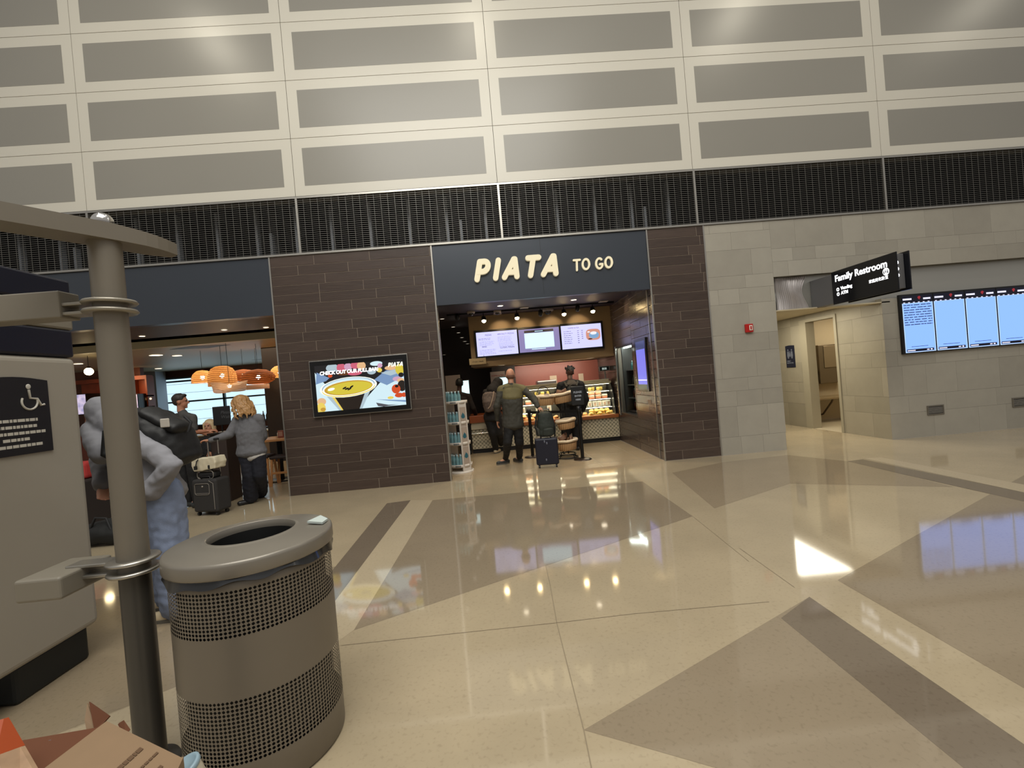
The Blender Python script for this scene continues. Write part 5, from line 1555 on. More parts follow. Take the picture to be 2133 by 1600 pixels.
for z in zt:
    b = MB(); T2 = Matrix.Translation((RX, RY, z))
    b.lathe([(0.0, 0.0), (0.205, 0.0), (0.205, 0.008), (0.0, 0.008)], 36, 0, T2)
    b.lathe([(0.200, 0.0), (0.215, 0.0), (0.215, 0.055), (0.200, 0.055), (0.200, 0.0)], 40, 0, T2)
    tr_ = obj('tray', b, M_rackw, RK)
    b = MB(); b.lathe([(0.2165, 0.012), (0.2165, 0.043), (0.2160, 0.043), (0.216, 0.012)], 10, 0, T2 @ Matrix.Rotation(math.radians(-112), 4, 'Z'), math.radians(28)); obj('label_holder', b, mat('label slot grey', S(96, 96, 92), 0.5), tr_)
prof = [(0.0, 0.0), (0.031, 0.0), (0.034, 0.01), (0.034, 0.06), (0.031, 0.08), (0.034, 0.10), (0.034, 0.14), (0.014, 0.195), (0.014, 0.205)]
tn = ('bottom', 'third', 'second', 'top')
for zi, z in enumerate(zt):
    g = 'water bottles on the %s tray of the rack' % tn[zi]
    pos = [(RX + 0.155 * math.cos(t), RY + 0.155 * math.sin(t), z + 0.009) for t in [math.radians(q) for q in (-205, -180, -155, -130, -105, -82)]] + [(RX + 0.075 * math.cos(t), RY + 0.075 * math.sin(t), z + 0.009) for t in [math.radians(q) for q in (-200, -140, -85, 30)]]
    pr = thing('water_bottle', 'clear blue water bottle on the %s tray of the white rack' % tn[zi], 'bottle', pos[0], 0, g)
    b = MB(); b.lathe(prof, 16); obj('bottle_body', b, M_water, pr, True)
    b = MB(); b.lathe([(0.0155, 0.198), (0.0155, 0.222), (0.0, 0.222)], 12); obj('cap', b, mat('cap pale', S(170, 190, 196), 0.4), pr, True)
    for q in pos[1:]: dup(pr, q)

# ---- wicker baskets on a black wire stand
M_wick = weave_mat('wicker', S(158, 120, 80), S(204, 162, 114), 9, 'X', 0.65)
M_linen = mat('cream basket liner', S(226, 206, 176), 0.8, bump=0.3, bscale=60)
M_snack = mat('brown snack packet', S(120, 86, 62), 0.35, vary=0.35, vscale=25)


def basket(name, lab, u, v, y, w_, d_, h_, tilt=0.0):
    c = PY(u, v, y); M_ = Matrix.Translation(c) @ Matrix.Rotation(tilt, 4, 'Y')
    t = thing(name, lab, 'basket', tuple(c), 0, 'wicker baskets on the wire stand')
    b = MB(); b.lathe([(0.0, -h_), (0.40, -h_), (0.43, -h_ + 0.01), (0.47, -h_ * 0.4), (0.5, 0.0)], 36, 0, M_, sx=w_, sy=d_); obj('wicker_body', b, M_wick, t)
    b = MB(); ring = [M_ @ Vector((0.5 * w_ * math.cos(a), 0.5 * d_ * math.sin(a), 0.006 + 0.004 * math.sin(5 * a))) for a in [2 * PI * k / 36 for k in range(36)]]
    b.tube(ring, 0.027, 0, 10, closed=True)
    b.lathe([(0.49, 0.0), (0.44, -h_ * 0.5), (0.0, -h_ * 0.55)], 30, 0, M_, sx=w_, sy=d_); obj('liner', b, M_linen, t)
    return c, M_


yb = 1.12
BK = [('wicker_basket', 'upper left wicker basket, nearest the bald man, with a price card', 1134, 826, yb, 0.40, 0.30, 0.17, 0.02),
      ('wicker_basket', 'upper right wicker basket heaped with snack packets', 1169, 821, yb + 0.05, 0.40, 0.30, 0.17, -0.12),
      ('wicker_basket', 'empty wicker basket in the middle tier of the stand', 1178, 876, yb, 0.36, 0.30, 0.16, -0.10),
      ('wicker_basket', 'bottom wicker basket filled with brown packets', 1180, 918, yb, 0.40, 0.32, 0.18, -0.06)]
Bc = [basket(*q) for q in BK]
rnd = random.Random(9)
pk = None
for bi, n_, lab in ((0, 5, 'cream snack packet in the upper left wicker basket'), (1, 6, 'brown snack packet in the upper right wicker basket'), (3, 8, 'brown snack packet heaped in the bottom wicker basket')):
    c, M_ = Bc[bi]; w_ = BK[bi][5]; pr = None
    mm = M_snack if bi else mat('cream snack packet', S(196, 176, 146), 0.4, vary=0.2, vscale=25)
    for k in range(n_):
        a = 2 * PI * k / n_; rr_ = 0.10 if k % 2 else 0.05
        q = M_ @ Vector((rr_ * math.cos(a) * 1.2, rr_ * math.sin(a), -0.03 + (0.05 if bi == 3 else 0.03 if bi == 1 else -0.01) * (k % 3)))
        if pr is None:
            b = MB(); bm = bmesh.new(); bmesh.ops.create_cube(bm, size=1); bmesh.ops.subdivide_edges(bm, edges=bm.edges[:], cuts=4, use_grid_fill=True)
            for v in bm.verts:
                f_ = 1 - min(1, (2 * abs(v.co.x)) ** 4 * 0.75); v.co = Vector((v.co.x * 0.15, v.co.y * 0.06 * f_, v.co.z * 0.105 + 0.01 * noise.noise(v.co * 5)))
            b.addbm(bm); pr = tag(obj('snack_packet', b, mm, None, True), lab, 'packet', lab.replace('snack packet', 'snack packets')); o = pr
        else: o = dup(pr)
        o.location = q; o.rotation_euler = (rnd.uniform(-.5, .5), rnd.uniform(-.5, .5), rnd.uniform(0, 3))
BS_ = thing('basket_stand', 'black wire stand on a round base carrying the wicker baskets', 'stand', (Bc[3][0].x, yb, 0))
b = MB(); cx = Bc[3][0].x
for zz, rr_ in ((0.02, 0.20), (0.085, 0.17)):
    b.tube([(cx + rr_ * math.cos(a), yb + 0.02 + rr_ * math.sin(a), zz) for a in [2 * PI * k / 28 for k in range(28)]], 0.011, 0, 8, closed=True)
for a in (0.5, 2.1, 3.7, 5.3): b.cyl((cx + 0.2 * math.cos(a), yb + 0.02 + 0.2 * math.sin(a), 0.0), (cx + 0.17 * math.cos(a), yb + 0.02 + 0.17 * math.sin(a), 0.09), 0.009, 0, 6)
obj('base_ring', b, M_blackm, BS_)
ztop = Bc[0][0].z
b = MB(); b.cyl((cx - 0.05, yb + 0.19, 0.05), (cx - 0.05, yb + 0.19, ztop + 0.0), 0.012, 0, 10); b.cyl((cx + 0.05, yb + 0.19, 0.05), (cx + 0.05, yb + 0.19, ztop - 0.0), 0.012, 0, 10)
b.cyl((cx - 0.05, yb + 0.19, 0.085), (cx - 0.05, yb + 0.02, 0.085), 0.01, 0, 8)
obj('pole', b, M_blackm, BS_)
for (c, M_), q in zip(Bc, BK):
    b = MB(); ring = [M_ @ Vector((0.475 * q[5] * math.cos(a), 0.475 * q[6] * math.sin(a), -0.035)) for a in [2 * PI * k / 28 for k in range(28)]]
    b.tube(ring, 0.006, 0, 6, closed=True); b.cyl(M_ @ Vector((0, 0.475 * q[6], -0.035)), (cx, yb + 0.19, c.z - 0.05), 0.007, 0, 6); obj('basket_ring', b, M_blackm, BS_)
c0 = Bc[0][0]
b = MB(); hoop = [Vector((c0.x - 0.0 + 0.13 * math.cos(a), yb + 0.17, c0.z + 0.02 + 0.17 * math.sin(a))) for a in [PI * k / 14 for k in range(15)]]; b.tube(hoop, 0.008, 0, 8); obj('hoop', b, M_blackm, BS_)
b = MB(); b.bbox((c0.x - 0.02, yb - 0.165, c0.z + 0.0), (c0.x + 0.07, yb - 0.16, c0.z + 0.055), 0.002); solo('price_card', b, mat('price card', S(206, 180, 160), 0.6), 'small pale price card clipped to the upper left wicker basket', 'price card', (c0.x, yb - 0.16, c0.z))


# ---- stanchions, belt and sign
def stanchion(x, y, h, lab, grp='black queue posts'):
    t = thing('queue_post', lab, 'queue post', (x, y, 0), 0, grp); T_ = Matrix.Translation((x, y, 0))
    b = MB(); b.lathe([(0.0, 0.035), (0.03, 0.035), (0.10, 0.022), (0.165, 0.010), (0.17, 0.0)], 36, 0, T_); obj('base', b, mat('post base bronze', S(58, 48, 42), 0.3, 0.5), t)
    b = MB(); b.cyl((x, y, 0.03), (x, y, h - 0.06), 0.033, 0, 20); obj('pole', b, M_blackm, t)
    b = MB(); b.lathe([(0.033, h - 0.10), (0.040, h - 0.095), (0.040, h - 0.005), (0.030, h), (0.0, h)], 20, 0, T_); obj('belt_head', b, M_blackp, t)
    return t


pR, pL = PZ(1214, 957), PZ(1110, 952)
stanchion(pR.x, pR.y, 1.0, 'black queue post carrying the PLEASE ENTER HERE sign')
stanchion(pL.x, pL.y, 0.98, 'black queue post behind the navy suitcase')
q0, q1 = Vector((pL.x + 0.04, pL.y, 0.93)), Vector((pR.x - 0.04, pR.y, 0.93))
b = MB(); b.prism([q0, q1, q1 - Vector((0, 0, 0.05)), q0 - Vector((0, 0, 0.05))], (0, 0.004, 0)); solo('queue_belt', b, M_blackp, 'black belt strung between the two queue posts by the baskets', 'queue belt', q0)
t = thing('enter_sign', 'black sign reading PLEASE ENTER HERE on top of the queue post', 'sign', (pR.x, pR.y, 1.0))
a, c2 = PY(1188, 806, pR.y), PY(1212, 843, pR.y)
b = MB(); b.bbox((a.x, pR.y - 0.014, c2.z - 0.0), (a.x + 0.24, pR.y + 0.006, a.z), 0.012); pl_ = obj('board', b, mat('sign charcoal', S(22, 22, 23), 0.4), t)
for i, s_ in enumerate(('PLEASE', 'ENTER', 'HERE')):
    lettering('lettering', s_, 0.06, facing((a.x + (0.045, 0.062, 0.078)[i], pR.y - 0.0155, a.z - 0.125 - i * 0.068)), emit('sign white ink', (0.75, 0.75, 0.75, 1), 0.25), pl_, fit=(0.15, 0.125, 0.09)[i], extrude=0.0004, offset=0.002)
b = MB(); b.cyl((pR.x, pR.y, 0.99), (pR.x, pR.y, c2.z + 0.02), 0.014, 0, 10); obj('bracket', b, M_blackm, t)


# ---- luggage
def suitcase(lab, base, w_, d_, h_, m, rotz, grp=None, handle=0.0, tilt=0.0, soft=False):
    t = thing('suitcase', lab, 'suitcase', base, rotz, grp)
    if tilt: t.rotation_euler = (0, tilt, rotz)
    zb_ = 0.055
    b = MB(); b.bbox((-w_ / 2, -d_ / 2, zb_), (w_ / 2, d_ / 2, h_), 0.035, 0, None, 4); body = obj('body', b, m, t, True)
    for sx in (-1, 1):
        for sy in (-1, 1):
            b = MB(); x, y = sx * (w_ / 2 - 0.05), sy * (d_ / 2 - 0.05)
            b.cyl((x, y, zb_ + 0.005), (x, y, 0.045), 0.016, 0, 10); b.cyl((x - 0.014, y, 0.027), (x + 0.014, y, 0.027), 0.027, 0, 16); obj('wheel', b, M_blackp, t, True)
    if handle:
        b = MB()
        for sx in (-1, 1): b.cyl((sx * 0.09, d_ / 2 - 0.04, h_ - 0.02), (sx * 0.09, d_ / 2 - 0.04, handle), 0.009, 0, 8)
        obj('handle_rail', b, M_chrome if soft else M_blackm, t, True)
        b = MB(); b.bbox((-0.105, d_ / 2 - 0.058, handle - 0.005), (0.105, d_ / 2 - 0.022, handle + 0.028), 0.012); obj('grip', b, M_blackp, t, True)
    b = MB(); b.tube([(-0.08, -d_ / 2 + 0.05, h_ - 0.002), (-0.07, -d_ / 2 + 0.05, h_ + 0.03), (0.07, -d_ / 2 + 0.05, h_ + 0.03), (0.08, -d_ / 2 + 0.05, h_ - 0.002)], 0.009, 0, 8); obj('carry_handle', b, M_blackp, t, True)
    return t, body


M_navyf = mat('navy suitcase shell', S(15, 17, 34), 0.45, bump=0.1, bscale=80)
s0 = PZ(1140, 973); sy_ = s0.y + 0.02
ht = PY(1138, 911, sy_).z
NS, body = suitcase('navy blue upright suitcase pulled by the bald man, with a backpack on top', (s0.x + 0.02, sy_, 0), 0.40, 0.27, ht, M_navyf, math.radians(-6), None, 1.0)
b = MB()
for (x, z) in ((-0.03, 0.47), (0.01, 0.44), (-0.02, 0.15)):
    b.ball((x, -0.1365, z), (0.013, 0.004, 0.022), 0, 8, 6)
obj('badge', b, mat('scuffed badge', S(120, 124, 140), 0.3, 0.5), body, True)
T_ = thing('backpack', 'dark green backpack standing on the navy suitcase', 'backpack', (s0.x + 0.02, sy_, ht))
zb0, zb1 = ht + 0.002, PY(1140, 853, sy_).z
M_bpg = mat('dark green nylon', S(36, 42, 36), 0.7, bump=0.3, bscale=30)
M_bpb = mat('black webbing', S(14, 14, 15), 0.7)
x0 = s0.x + 0.03
b = MB(); b.etube([(x0, sy_, zb0 + 0.07), (x0, sy_, zb0 + 0.2), (x0, sy_, zb1 - 0.08)], [0.155, 0.16, 0.125], [0.11, 0.12, 0.09], (1, 0, 0)); fused('main_compartment', b, M_bpg, T_, 0.012, 4, 0.006, 12)
b = MB(); b.etube([(x0 + 0.03, sy_ - 0.09, zb0 + 0.055), (x0 + 0.03, sy_ - 0.10, zb0 + 0.15)], [0.10, 0.095], [0.05, 0.045], (1, 0, 0)); fused('front_pocket', b, M_bpg, T_, 0.01, 4, 0.004, 14)
b = MB(); b.etube([(x0 - 0.14, sy_ - 0.02, zb0 + 0.06), (x0 - 0.14, sy_ - 0.02, zb0 + 0.16)], [0.045, 0.045], [0.06, 0.06], (1, 0, 0)); fused('side_pocket', b, mat('pocket mesh', S(60, 60, 54), 0.8, vary=.3, vscale=40), T_, 0.012, 3)
b = MB(); b.tube([(x0 - 0.06, sy_ - 0.08, zb1 - 0.02), (x0 - 0.02, sy_ - 0.10, zb1 + 0.0), (x0 + 0.06, sy_ - 0.10, zb1 + 0.0), (x0 + 0.11, sy_ - 0.07, zb1 - 0.03)], 0.008, 0, 8); obj('zip', b, mat('zip beige', S(120, 108, 84), 0.5), T_)
b = MB(); b.tube([(x0 - 0.13, sy_ - 0.03, zb1 - 0.03), (x0 - 0.19, sy_ - 0.08, zb0 + 0.2), (x0 - 0.14, sy_ - 0.06, zb0 + 0.04)], 0.016, 0, 8); obj('strap', b, M_bpb, T_); b = MB(); b.tube([(x0 + 0.12, sy_, zb1 - 0.06), (x0 + 0.165, sy_ - 0.04, zb0 + 0.15), (x0 + 0.15, sy_, zb0 + 0.0)], 0.014, 0, 8); obj('strap', b, M_bpb, T_)

# grey carry-on with handbag beside the woman in the grey jacket
M_char = mat('charcoal luggage fabric', S(40, 38, 37), 0.75, bump=0.2, bscale=120)
c0 = PZ(428, 1077); cy_ = c0.y + 0.16
hc = PY(424, 1000, c0.y).z
CS, body = suitcase('charcoal cabin suitcase with pale piping, carrying the white handbag', (c0.x + 0.02, cy_, 0), 0.42, 0.26, hc, M_char, math.radians(-14), None, 1.08, 0, True)
M_pipe = mat('pale piping', S(122, 116, 108), 0.6)
b = MB(); yF = -0.134


def rrect(x0, x1, z0, z1, r_, y):
    pts = []
    for cx_, cz_, a0 in ((x1 - r_, z1 - r_, 0), (x0 + r_, z1 - r_, 90), (x0 + r_, z0 + r_, 180), (x1 - r_, z0 + r_, 270)):
        for k in range(5):
            a = math.radians(a0 + 22.5 * k); pts.append(Vector((cx_ + r_ * math.cos(a), y, cz_ + r_ * math.sin(a))))
    return pts


b.tube(rrect(-0.15, 0.10, hc - 0.22, hc - 0.06, 0.03, yF), 0.0045, 0, 6, closed=True); b.tube([(-0.15, yF, hc - 0.20), (0.10, yF, hc - 0.20)], 0.004, 0, 6)
b.tube([(0.17, yF, 0.10), (0.17, yF, hc - 0.06), (0.10, yF, hc - 0.02)], 0.0045, 0, 6)
obj('piping', b, M_pipe, body, True)
b = MB(); b.ball((-0.02, yF, hc - 0.10), (0.02, 0.004, 0.013), 0, 12, 6); obj('badge', b, M_chrome, body, True)
b = MB(); b.bbox((-0.17, -0.06, hc - 0.002), (0.13, 0.08, hc + 0.10), 0.04, 0, None, 4); obj('top_pocket', b, mat('black pocket', S(18, 17, 17), 0.6), CS, True)
b = MB(); b.tube(rrect(-0.16, 0.12, hc + 0.0, hc + 0.11, 0.04, -0.064), 0.006, 0, 6, closed=True); obj('pocket_piping', b, M_pipe, CS, True)
hx, hy, hz = c0.x + 0.02, cy_ + 0.02, hc + 0.115
HB = thing('handbag', 'white leather handbag with black straps sitting on the charcoal suitcase', 'handbag', (hx, hy, hz))
b = MB(); Mh = Matrix.Translation((hx, hy, hz)) @ Matrix.Rotation(math.radians(-14), 4, 'Z') @ Matrix.Rotation(math.radians(-6), 4, 'Y')
pr_ = [(-0.19, 0.0), (0.19, 0.0), (0.215, 0.09), (0.20, 0.175), (-0.20, 0.185), (-0.215, 0.09)]
b.prism([Mh @ Vector((x, -0.11, z + 0.01)) for x, z in pr_], Mh.to_3x3() @ Vector((0, 0.2, 0))); fused('body', b, mat('white leather', S(206, 196, 170), 0.5), HB, 0.009, 6, 0.012, 7)
for dx in (-0.10, 0.10):
    b = MB(); b.tube([(hx + dx - 0.04, hy - 0.118, hz + 0.06), (hx + dx - 0.02, hy - 0.11, hz + 0.15), (hx + dx + 0.02, hy - 0.02, hz + 0.245), (hx + dx + 0.03, hy + 0.05, hz + 0.185)], 0.008, 0, 8); b.bbox((hx + dx - 0.056, hy - 0.135, hz + 0.03), (hx + dx - 0.026, hy - 0.095, hz + 0.085), 0.004); obj('strap', b, M_bpb, HB)
# ================================================================== PEOPLE
M_skin = mat('skin light', S(188, 136, 108), 0.5, Subsurface_Weight=0.08)
M_skin2 = mat('skin tan', S(170, 116, 90), 0.5, Subsurface_Weight=0.08)
M_skind = mat('skin dark', S(84, 56, 44), 0.5)


def hand(mb, wrist, dirn, palm_n, s=1.0, curl=0.6):
    """palm, four unequal curled fingers and a thumb from the side of the palm"""
    w_ = Vector(wrist); d = Vector(dirn).normalized(); nn = Vector(palm_n).normalized()
    nn = (nn - d * nn.dot(d)).normalized(); sd = d.cross(nn)
    mb.etube([w_ + d * 0.01, w_ + d * 0.045 * s, w_ + d * 0.085 * s], [0.026 * s, 0.038 * s, 0.04 * s], [0.018 * s, 0.016 * s, 0.013 * s], sd, seg=12)
    for i, (o, L_) in enumerate(((-0.030, 0.066), (-0.010, 0.076), (0.010, 0.072), (0.029, 0.056))):
        p = w_ + d * 0.088 * s + sd * o * s; a = 0.25 * curl
        prev = p; dd = d
        for j, f in enumerate((0.45, 0.32, 0.26)):
            a = curl * (0.55 + 0.5 * j)
            dd = d * math.cos(a) + nn * math.sin(a)
            q = prev + dd * L_ * f * s
            mb.cap(prev, q, (0.0095 - 0.0008 * j) * s, (0.0088 - 0.0008 * j) * s, 0, 10); prev = q
    p = w_ + d * 0.03 * s - sd * 0.03 * s
    q = p + (d * 0.6 - sd * 0.65 + nn * 0.35).normalized() * 0.038 * s; r = q + (d * 0.85 - sd * 0.05 + nn * 0.5).normalized() * 0.032 * s
    mb.cap(p, q, 0.0125 * s, 0.0105 * s, 0, 10); mb.cap(q, r, 0.0105 * s, 0.0085 * s, 0, 10)


def head(mb, c, face, up, s=1.0):
    """skull, jaw, nose, brow, lips and ears; returns eye places"""
    f = Vector(face).normalized(); u = Vector(up).normalized(); f = (f - u * f.dot(u)).normalized(); r = f.cross(u)
    M_ = Matrix((r, f, u)).transposed()
    c = Vector(c)

    def at(x, y, z): return c + r * x * s + f * y * s + u * z * s
    mb.ball(at(0, -0.012, 0.02), (0.076 * s, 0.095 * s, 0.098 * s), 0, 20, 14, M_.to_4x4())
    mb.ball(at(0, 0.028, -0.045), (0.058 * s, 0.062 * s, 0.068 * s), 0, 18, 12, M_.to_4x4())
    mb.ball(at(0, 0.072, -0.095), (0.024 * s, 0.020 * s, 0.020 * s), 0, 12, 8, M_.to_4x4())
    mb.cap(at(0, 0.086, 0.005), at(0, 0.106, -0.030), 0.010 * s, 0.014 * s)
    mb.cap(at(-0.035, 0.078, 0.022), at(0.035, 0.078, 0.022), 0.011 * s)
    mb.cap(at(-0.018, 0.083, -0.062), at(0.018, 0.083, -0.062), 0.008 * s)
    for k in (-1, 1):
        mb.ball(at(0.076 * k, -0.008, -0.012), (0.009 * s, 0.020 * s, 0.032 * s), 0, 12, 8, M_.to_4x4())
    return [at(0.030 * k, 0.080, 0.004) for k in (-1, 1)], (r, f, u)


def person(name, label, J, face, skin=M_skin, sc=1.0, hand_l=None, hand_r=None, grp=None, voxel=0.009, build=1.0):
    """J: joints in metres. One continuous body; clothing is added by the caller"""
    J = {k: Vector(v) for k, v in J.items()}
    t = thing(name, label, 'person', tuple(J['base']), 0, grp)
    side = (J['shr'] - J['shl']).normalized(); hs = (J['hpr'] - J['hpl']).normalized()
    mb = MB(); B_ = build
    pel = (J['hpl'] + J['hpr']) / 2; ch = (J['shl'] + J['shr']) / 2
    sw = (J['shr'] - J['shl']).length / 2
    mid = pel.lerp(ch, 0.5)
    mb.etube([pel, pel.lerp(ch, 0.35), pel.lerp(ch, 0.7), ch - (ch - pel).normalized() * 0.03], [0.155 * B_, 0.135 * B_, 0.155 * B_, sw * 0.92], [0.11 * B_, 0.095 * B_, 0.11 * B_, 0.07], side)
    mb.cap(ch, J['neck'], 0.062, 0.055); mb.cap(J['neck'], J['head'] + Vector((0, 0, -0.03)), 0.055, 0.05)
    up = (J['head'] - J['neck']).normalized()
    eyes, fr = head(mb, J['head'], face, up, sc)
    for s_ in 'lr':
        mb.cap(J['sh' + s_], J['el' + s_], 0.052 * B_, 0.040 * B_); mb.cap(J['el' + s_], J['wr' + s_], 0.039 * B_, 0.026)
        mb.cap(J['hp' + s_], J['kn' + s_], 0.082 * B_, 0.055); mb.cap(J['kn' + s_], J['an' + s_], 0.055, 0.036)
        mb.cap(J['an' + s_] + Vector((0, 0, -0.02)), J['to' + s_], 0.035, 0.028)
        hd = hand_l if s_ == 'l' else hand_r
        dr = hd[0] if hd else (J['wr' + s_] - J['el' + s_]); pn_ = hd[1] if hd else side * (1 if s_ == 'l' else -1)
        hand(mb, J['wr' + s_], dr, pn_, sc, hd[2] if hd else 0.5)
    fused('body', mb, skin, t, voxel, 2)
    for e in eyes:
        b = MB(); b.ball(e, 0.0105 * sc, 0, 12, 8); obj('eye', b, mat('eye', S(40, 32, 28), 0.2), t)
    t_side = side
    return t, J, fr, pel, ch, side, sw


def top(t, J, pel, ch, side, sw, m, name='jacket', loose=1.0, hem=0.08, sleeve=1.0, wr=0.010, collar=True, voxel=0.010, belly=1.0, flare=1.0, cuff=0.035, neckdrop=0.0):
    mb = MB(); ax = (ch - pel).normalized(); dn = -ax
    h0 = pel + dn * hem
    mb.etube([h0, pel.lerp(ch, 0.2), pel.lerp(ch, 0.6), ch - ax * 0.035], [0.180 * loose * flare, 0.165 * loose * belly, 0.178 * loose, sw * 0.98 * min(loose, 1.08)], [0.128 * loose * flare, 0.118 * loose * belly, 0.128 * loose, 0.088 * loose], side)
    for s_ in 'lr':
        mb.cap(J['sh' + s_], J['el' + s_], 0.062 * loose, 0.054 * loose)
        mb.cap(ch.lerp(J['neck'], 0.42), J['sh' + s_] + ax * 0.004, 0.062 * loose, 0.056 * loose)
        if sleeve > 1.0 or sleeve == 1.0: mb.cap(J['el' + s_], J['el' + s_].lerp(J['wr' + s_], 0.93), 0.056 * loose, cuff * loose)
        elif sleeve < 0.6: pass
    if sleeve < 0.6:      # short sleeves: rebuild arms only to mid upper arm
        mb = MB()
        mb.etube([h0, pel.lerp(ch, 0.2), pel.lerp(ch, 0.6), ch - ax * 0.035], [0.175 * loose, 0.160 * loose * belly, 0.172 * loose, sw * 0.98], [0.125 * loose, 0.112 * loose * belly, 0.124 * loose, 0.085], side)
        for s_ in 'lr': mb.cap(J['sh' + s_], J['sh' + s_].lerp(J['el' + s_], 0.75), 0.060 * loose, 0.055 * loose); mb.cap(ch.lerp(J['neck'], 0.4), J['sh' + s_], 0.058, 0.056)
    if collar: mb.cap(ch + ax * 0.0, ch.lerp(J['neck'], 0.62), 0.080, 0.066)
    return fused(name, mb, m, t, voxel, 3, wr)


def trousers(t, J, pel, side, m, name='trousers', r=(0.098, 0.072, 0.055), wr=0.008, full=1.0):
    mb = MB()
    mb.etube([pel + Vector((0, 0, -0.05)), pel + Vector((0, 0, 0.06))], [0.165 * full, 0.158 * full], [0.120 * full, 0.112 * full], side)
    for s_ in 'lr':
        mb.cap(J['hp' + s_], J['kn' + s_], r[0], r[1]); mb.cap(J['kn' + s_], J['an' + s_] + (J['kn' + s_] - J['an' + s_]).normalized() * 0.02, r[1], r[2])
    return fused(name, mb, m, t, 0.010, 3, wr)


def shoes(t, J, m, sole=None):
    for s_ in 'lr':
        a, q = J['an' + s_], J['to' + s_]; d = (q - a); d.z = 0; d.normalize(); g = min(a.z, q.z)
        z0 = J['base'].z
        mb = MB(); heel = Vector((a.x, a.y, z0 + 0.045)) - d * 0.045; toe = Vector((a.x, a.y, z0 + 0.038)) + d * 0.165
        mb.cap(heel, toe, 0.042, 0.036); mb.cap(heel + d * 0.03, Vector((a.x, a.y, a.z + 0.01)), 0.045, 0.044); mb.cap(heel + d * 0.02, toe - d * 0.02 + Vector((0, 0, -0.01)), 0.045, 0.040)
        sh = fused('shoe', mb, m, t, 0.008, 3)
        if sole:
            sd = Vector((-d.y, d.x, 0)); b = MB(); pts = []
            for k in range(20):
                th = 2 * PI * k / 20; L_ = 0.142; c = (heel + toe) / 2
                pts.append(Vector((c.x, c.y, z0)) + d * L_ * math.cos(th) + sd * 0.048 * math.sin(th))
            b.prism(pts, (0, 0, 0.024)); obj('sole', b, sole, sh)


def grip_toes(J, dl, dr):
    for s_, d in (('l', dl), ('r', dr)):
        a = Vector(J['an' + s_]); d = Vector(d).normalized()
        J['to' + s_] = Vector((a.x + d.x * 0.15, a.y + d.y * 0.15, 0.04))
    return J


def feet(J, zl=0.085, zr=0.085):
    for s_, z in (('l', zl), ('r', zr)):
        v = Vector(J['an' + s_]); J['an' + s_] = Vector((v.x, v.y, z))


M_shoe = mat('dark trainer', S(44, 46, 46), 0.6, vary=0.2, vscale=40)
M_sole = mat('grey sole', S(96, 92, 84), 0.6)
M_blackt = mat('black trousers', S(16, 15, 16), 0.8, bump=0.3, bscale=40)

# -- bald man in the olive jacket, walking away, pulling the navy suitcase
y = 0.72
J = dict(base=PZ(1066, 968), head=PY(1063, 782, y + .02), neck=PY(1064, 797, y), shl=PY(1044, 811, y), shr=PY(1088, 810, y), ell=PY(1035, 846, y - .05), wrl=PY(1036, 876, y + .06),
         elr=PY(1110, 829, y - .06), wrr=PY(1121, 848, y - .18), hpl=PY(1060, 880, y), hpr=PY(1077, 880, y), knl=PY(1058, 920, y - 0.05), knr=PY(1082, 920, y + .05), anl=PZ(1054, 966), anr=PZ(1083, 963))
J['base'] = Vector(((J['anl'].x + J['anr'].x) / 2, (J['anl'].y + J['anr'].y) / 2, 0))
feet(J, 0.10, 0.085); grip_toes(J, (-1, -0.45, 0), (-0.55, 0.8, 0))
g_ = PY(1127, 853, y - .22)
t, J, fr, pel, ch, side, sw = person('person', 'bald man in an olive jacket walking away, pulling the navy suitcase', J, (0.05, 1, 0), M_skin, 1.05, None, ((0.75, -.15, -0.6), (0.2, 0.2, -1), 1.3))
top(t, J, pel, ch, side, sw, mat('olive jacket', S(56, 54, 46), 0.75, bump=0.3, bscale=30), 'jacket', 1.16, 0.06, 1.0, 0.012, True, flare=0.98)
mb = MB(); ax = (ch - pel).normalized(); mb.etube([ch - ax * 0.15, ch - ax * 0.02], [0.205, sw * 1.05], [0.150, 0.106], side)
for s_ in 'lr': mb.cap(J['sh' + s_], J['sh' + s_].lerp(J['el' + s_], 0.12), 0.0745, 0.0735); mb.cap(ch.lerp(J['neck'], 0.42), J['sh' + s_] + ax * 0.004, 0.0745, 0.068)
fused('jacket_yoke', mb, mat('olive yoke', S(100, 92, 58), 0.75, bump=0.3, bscale=30), t, 0.010, 3, 0.005)
trousers(t, J, pel, side, M_blackt, r=(0.108, 0.082, 0.058), wr=0.012)
shoes(t, J, M_shoe, M_sole)
mb = MB(); r_, f_, u_ = fr; mb.ball(J['head'] + f_ * -0.012 - u_ * 0.02, (0.082, 0.098, 0.060), 0, 18, 12, Matrix((r_, f_, u_)).transposed().to_4x4())
obj('stubble', mb, mat('stubble shade', S(120, 84, 66), 0.7), t)

# -- person in dark hoodie with a grey backpack, bent over the order kiosk
y = 2.28
J = dict(base=PZ(1026, 948), head=PY(1039, 799, y + .16), neck=PY(1031, 808, y + .06), shl=PY(1012, 817, y - .02), shr=PY(1038, 815, y + .06), ell=PY(1018, 846, y + .1), wrl=PY(1040, 850, y + .3),
         elr=PY(1050, 842, y + .12), wrr=PY(1060, 848, y + .3), hpl=PY(1018, 868, y), hpr=PY(1036, 866, y), knl=PY(1026, 902, y + .02), knr=PY(1040, 902, y + .06), anl=PZ(1034, 944), anr=PZ(1046, 938))
feet(J); J['base'] = Vector((J['anl'].x, J['anl'].y, 0)); grip_toes(J, (0.5, 1, 0), (0.5, 1, 0))
t, J, fr, pel, ch, side, sw = person('person', 'person in a dark hoodie with a grey backpack, bent over the order kiosk', J, (0.6, 1, -0.5), M_skin2)
M_hood = mat('black brown hoodie', S(26, 21, 19), 0.8)
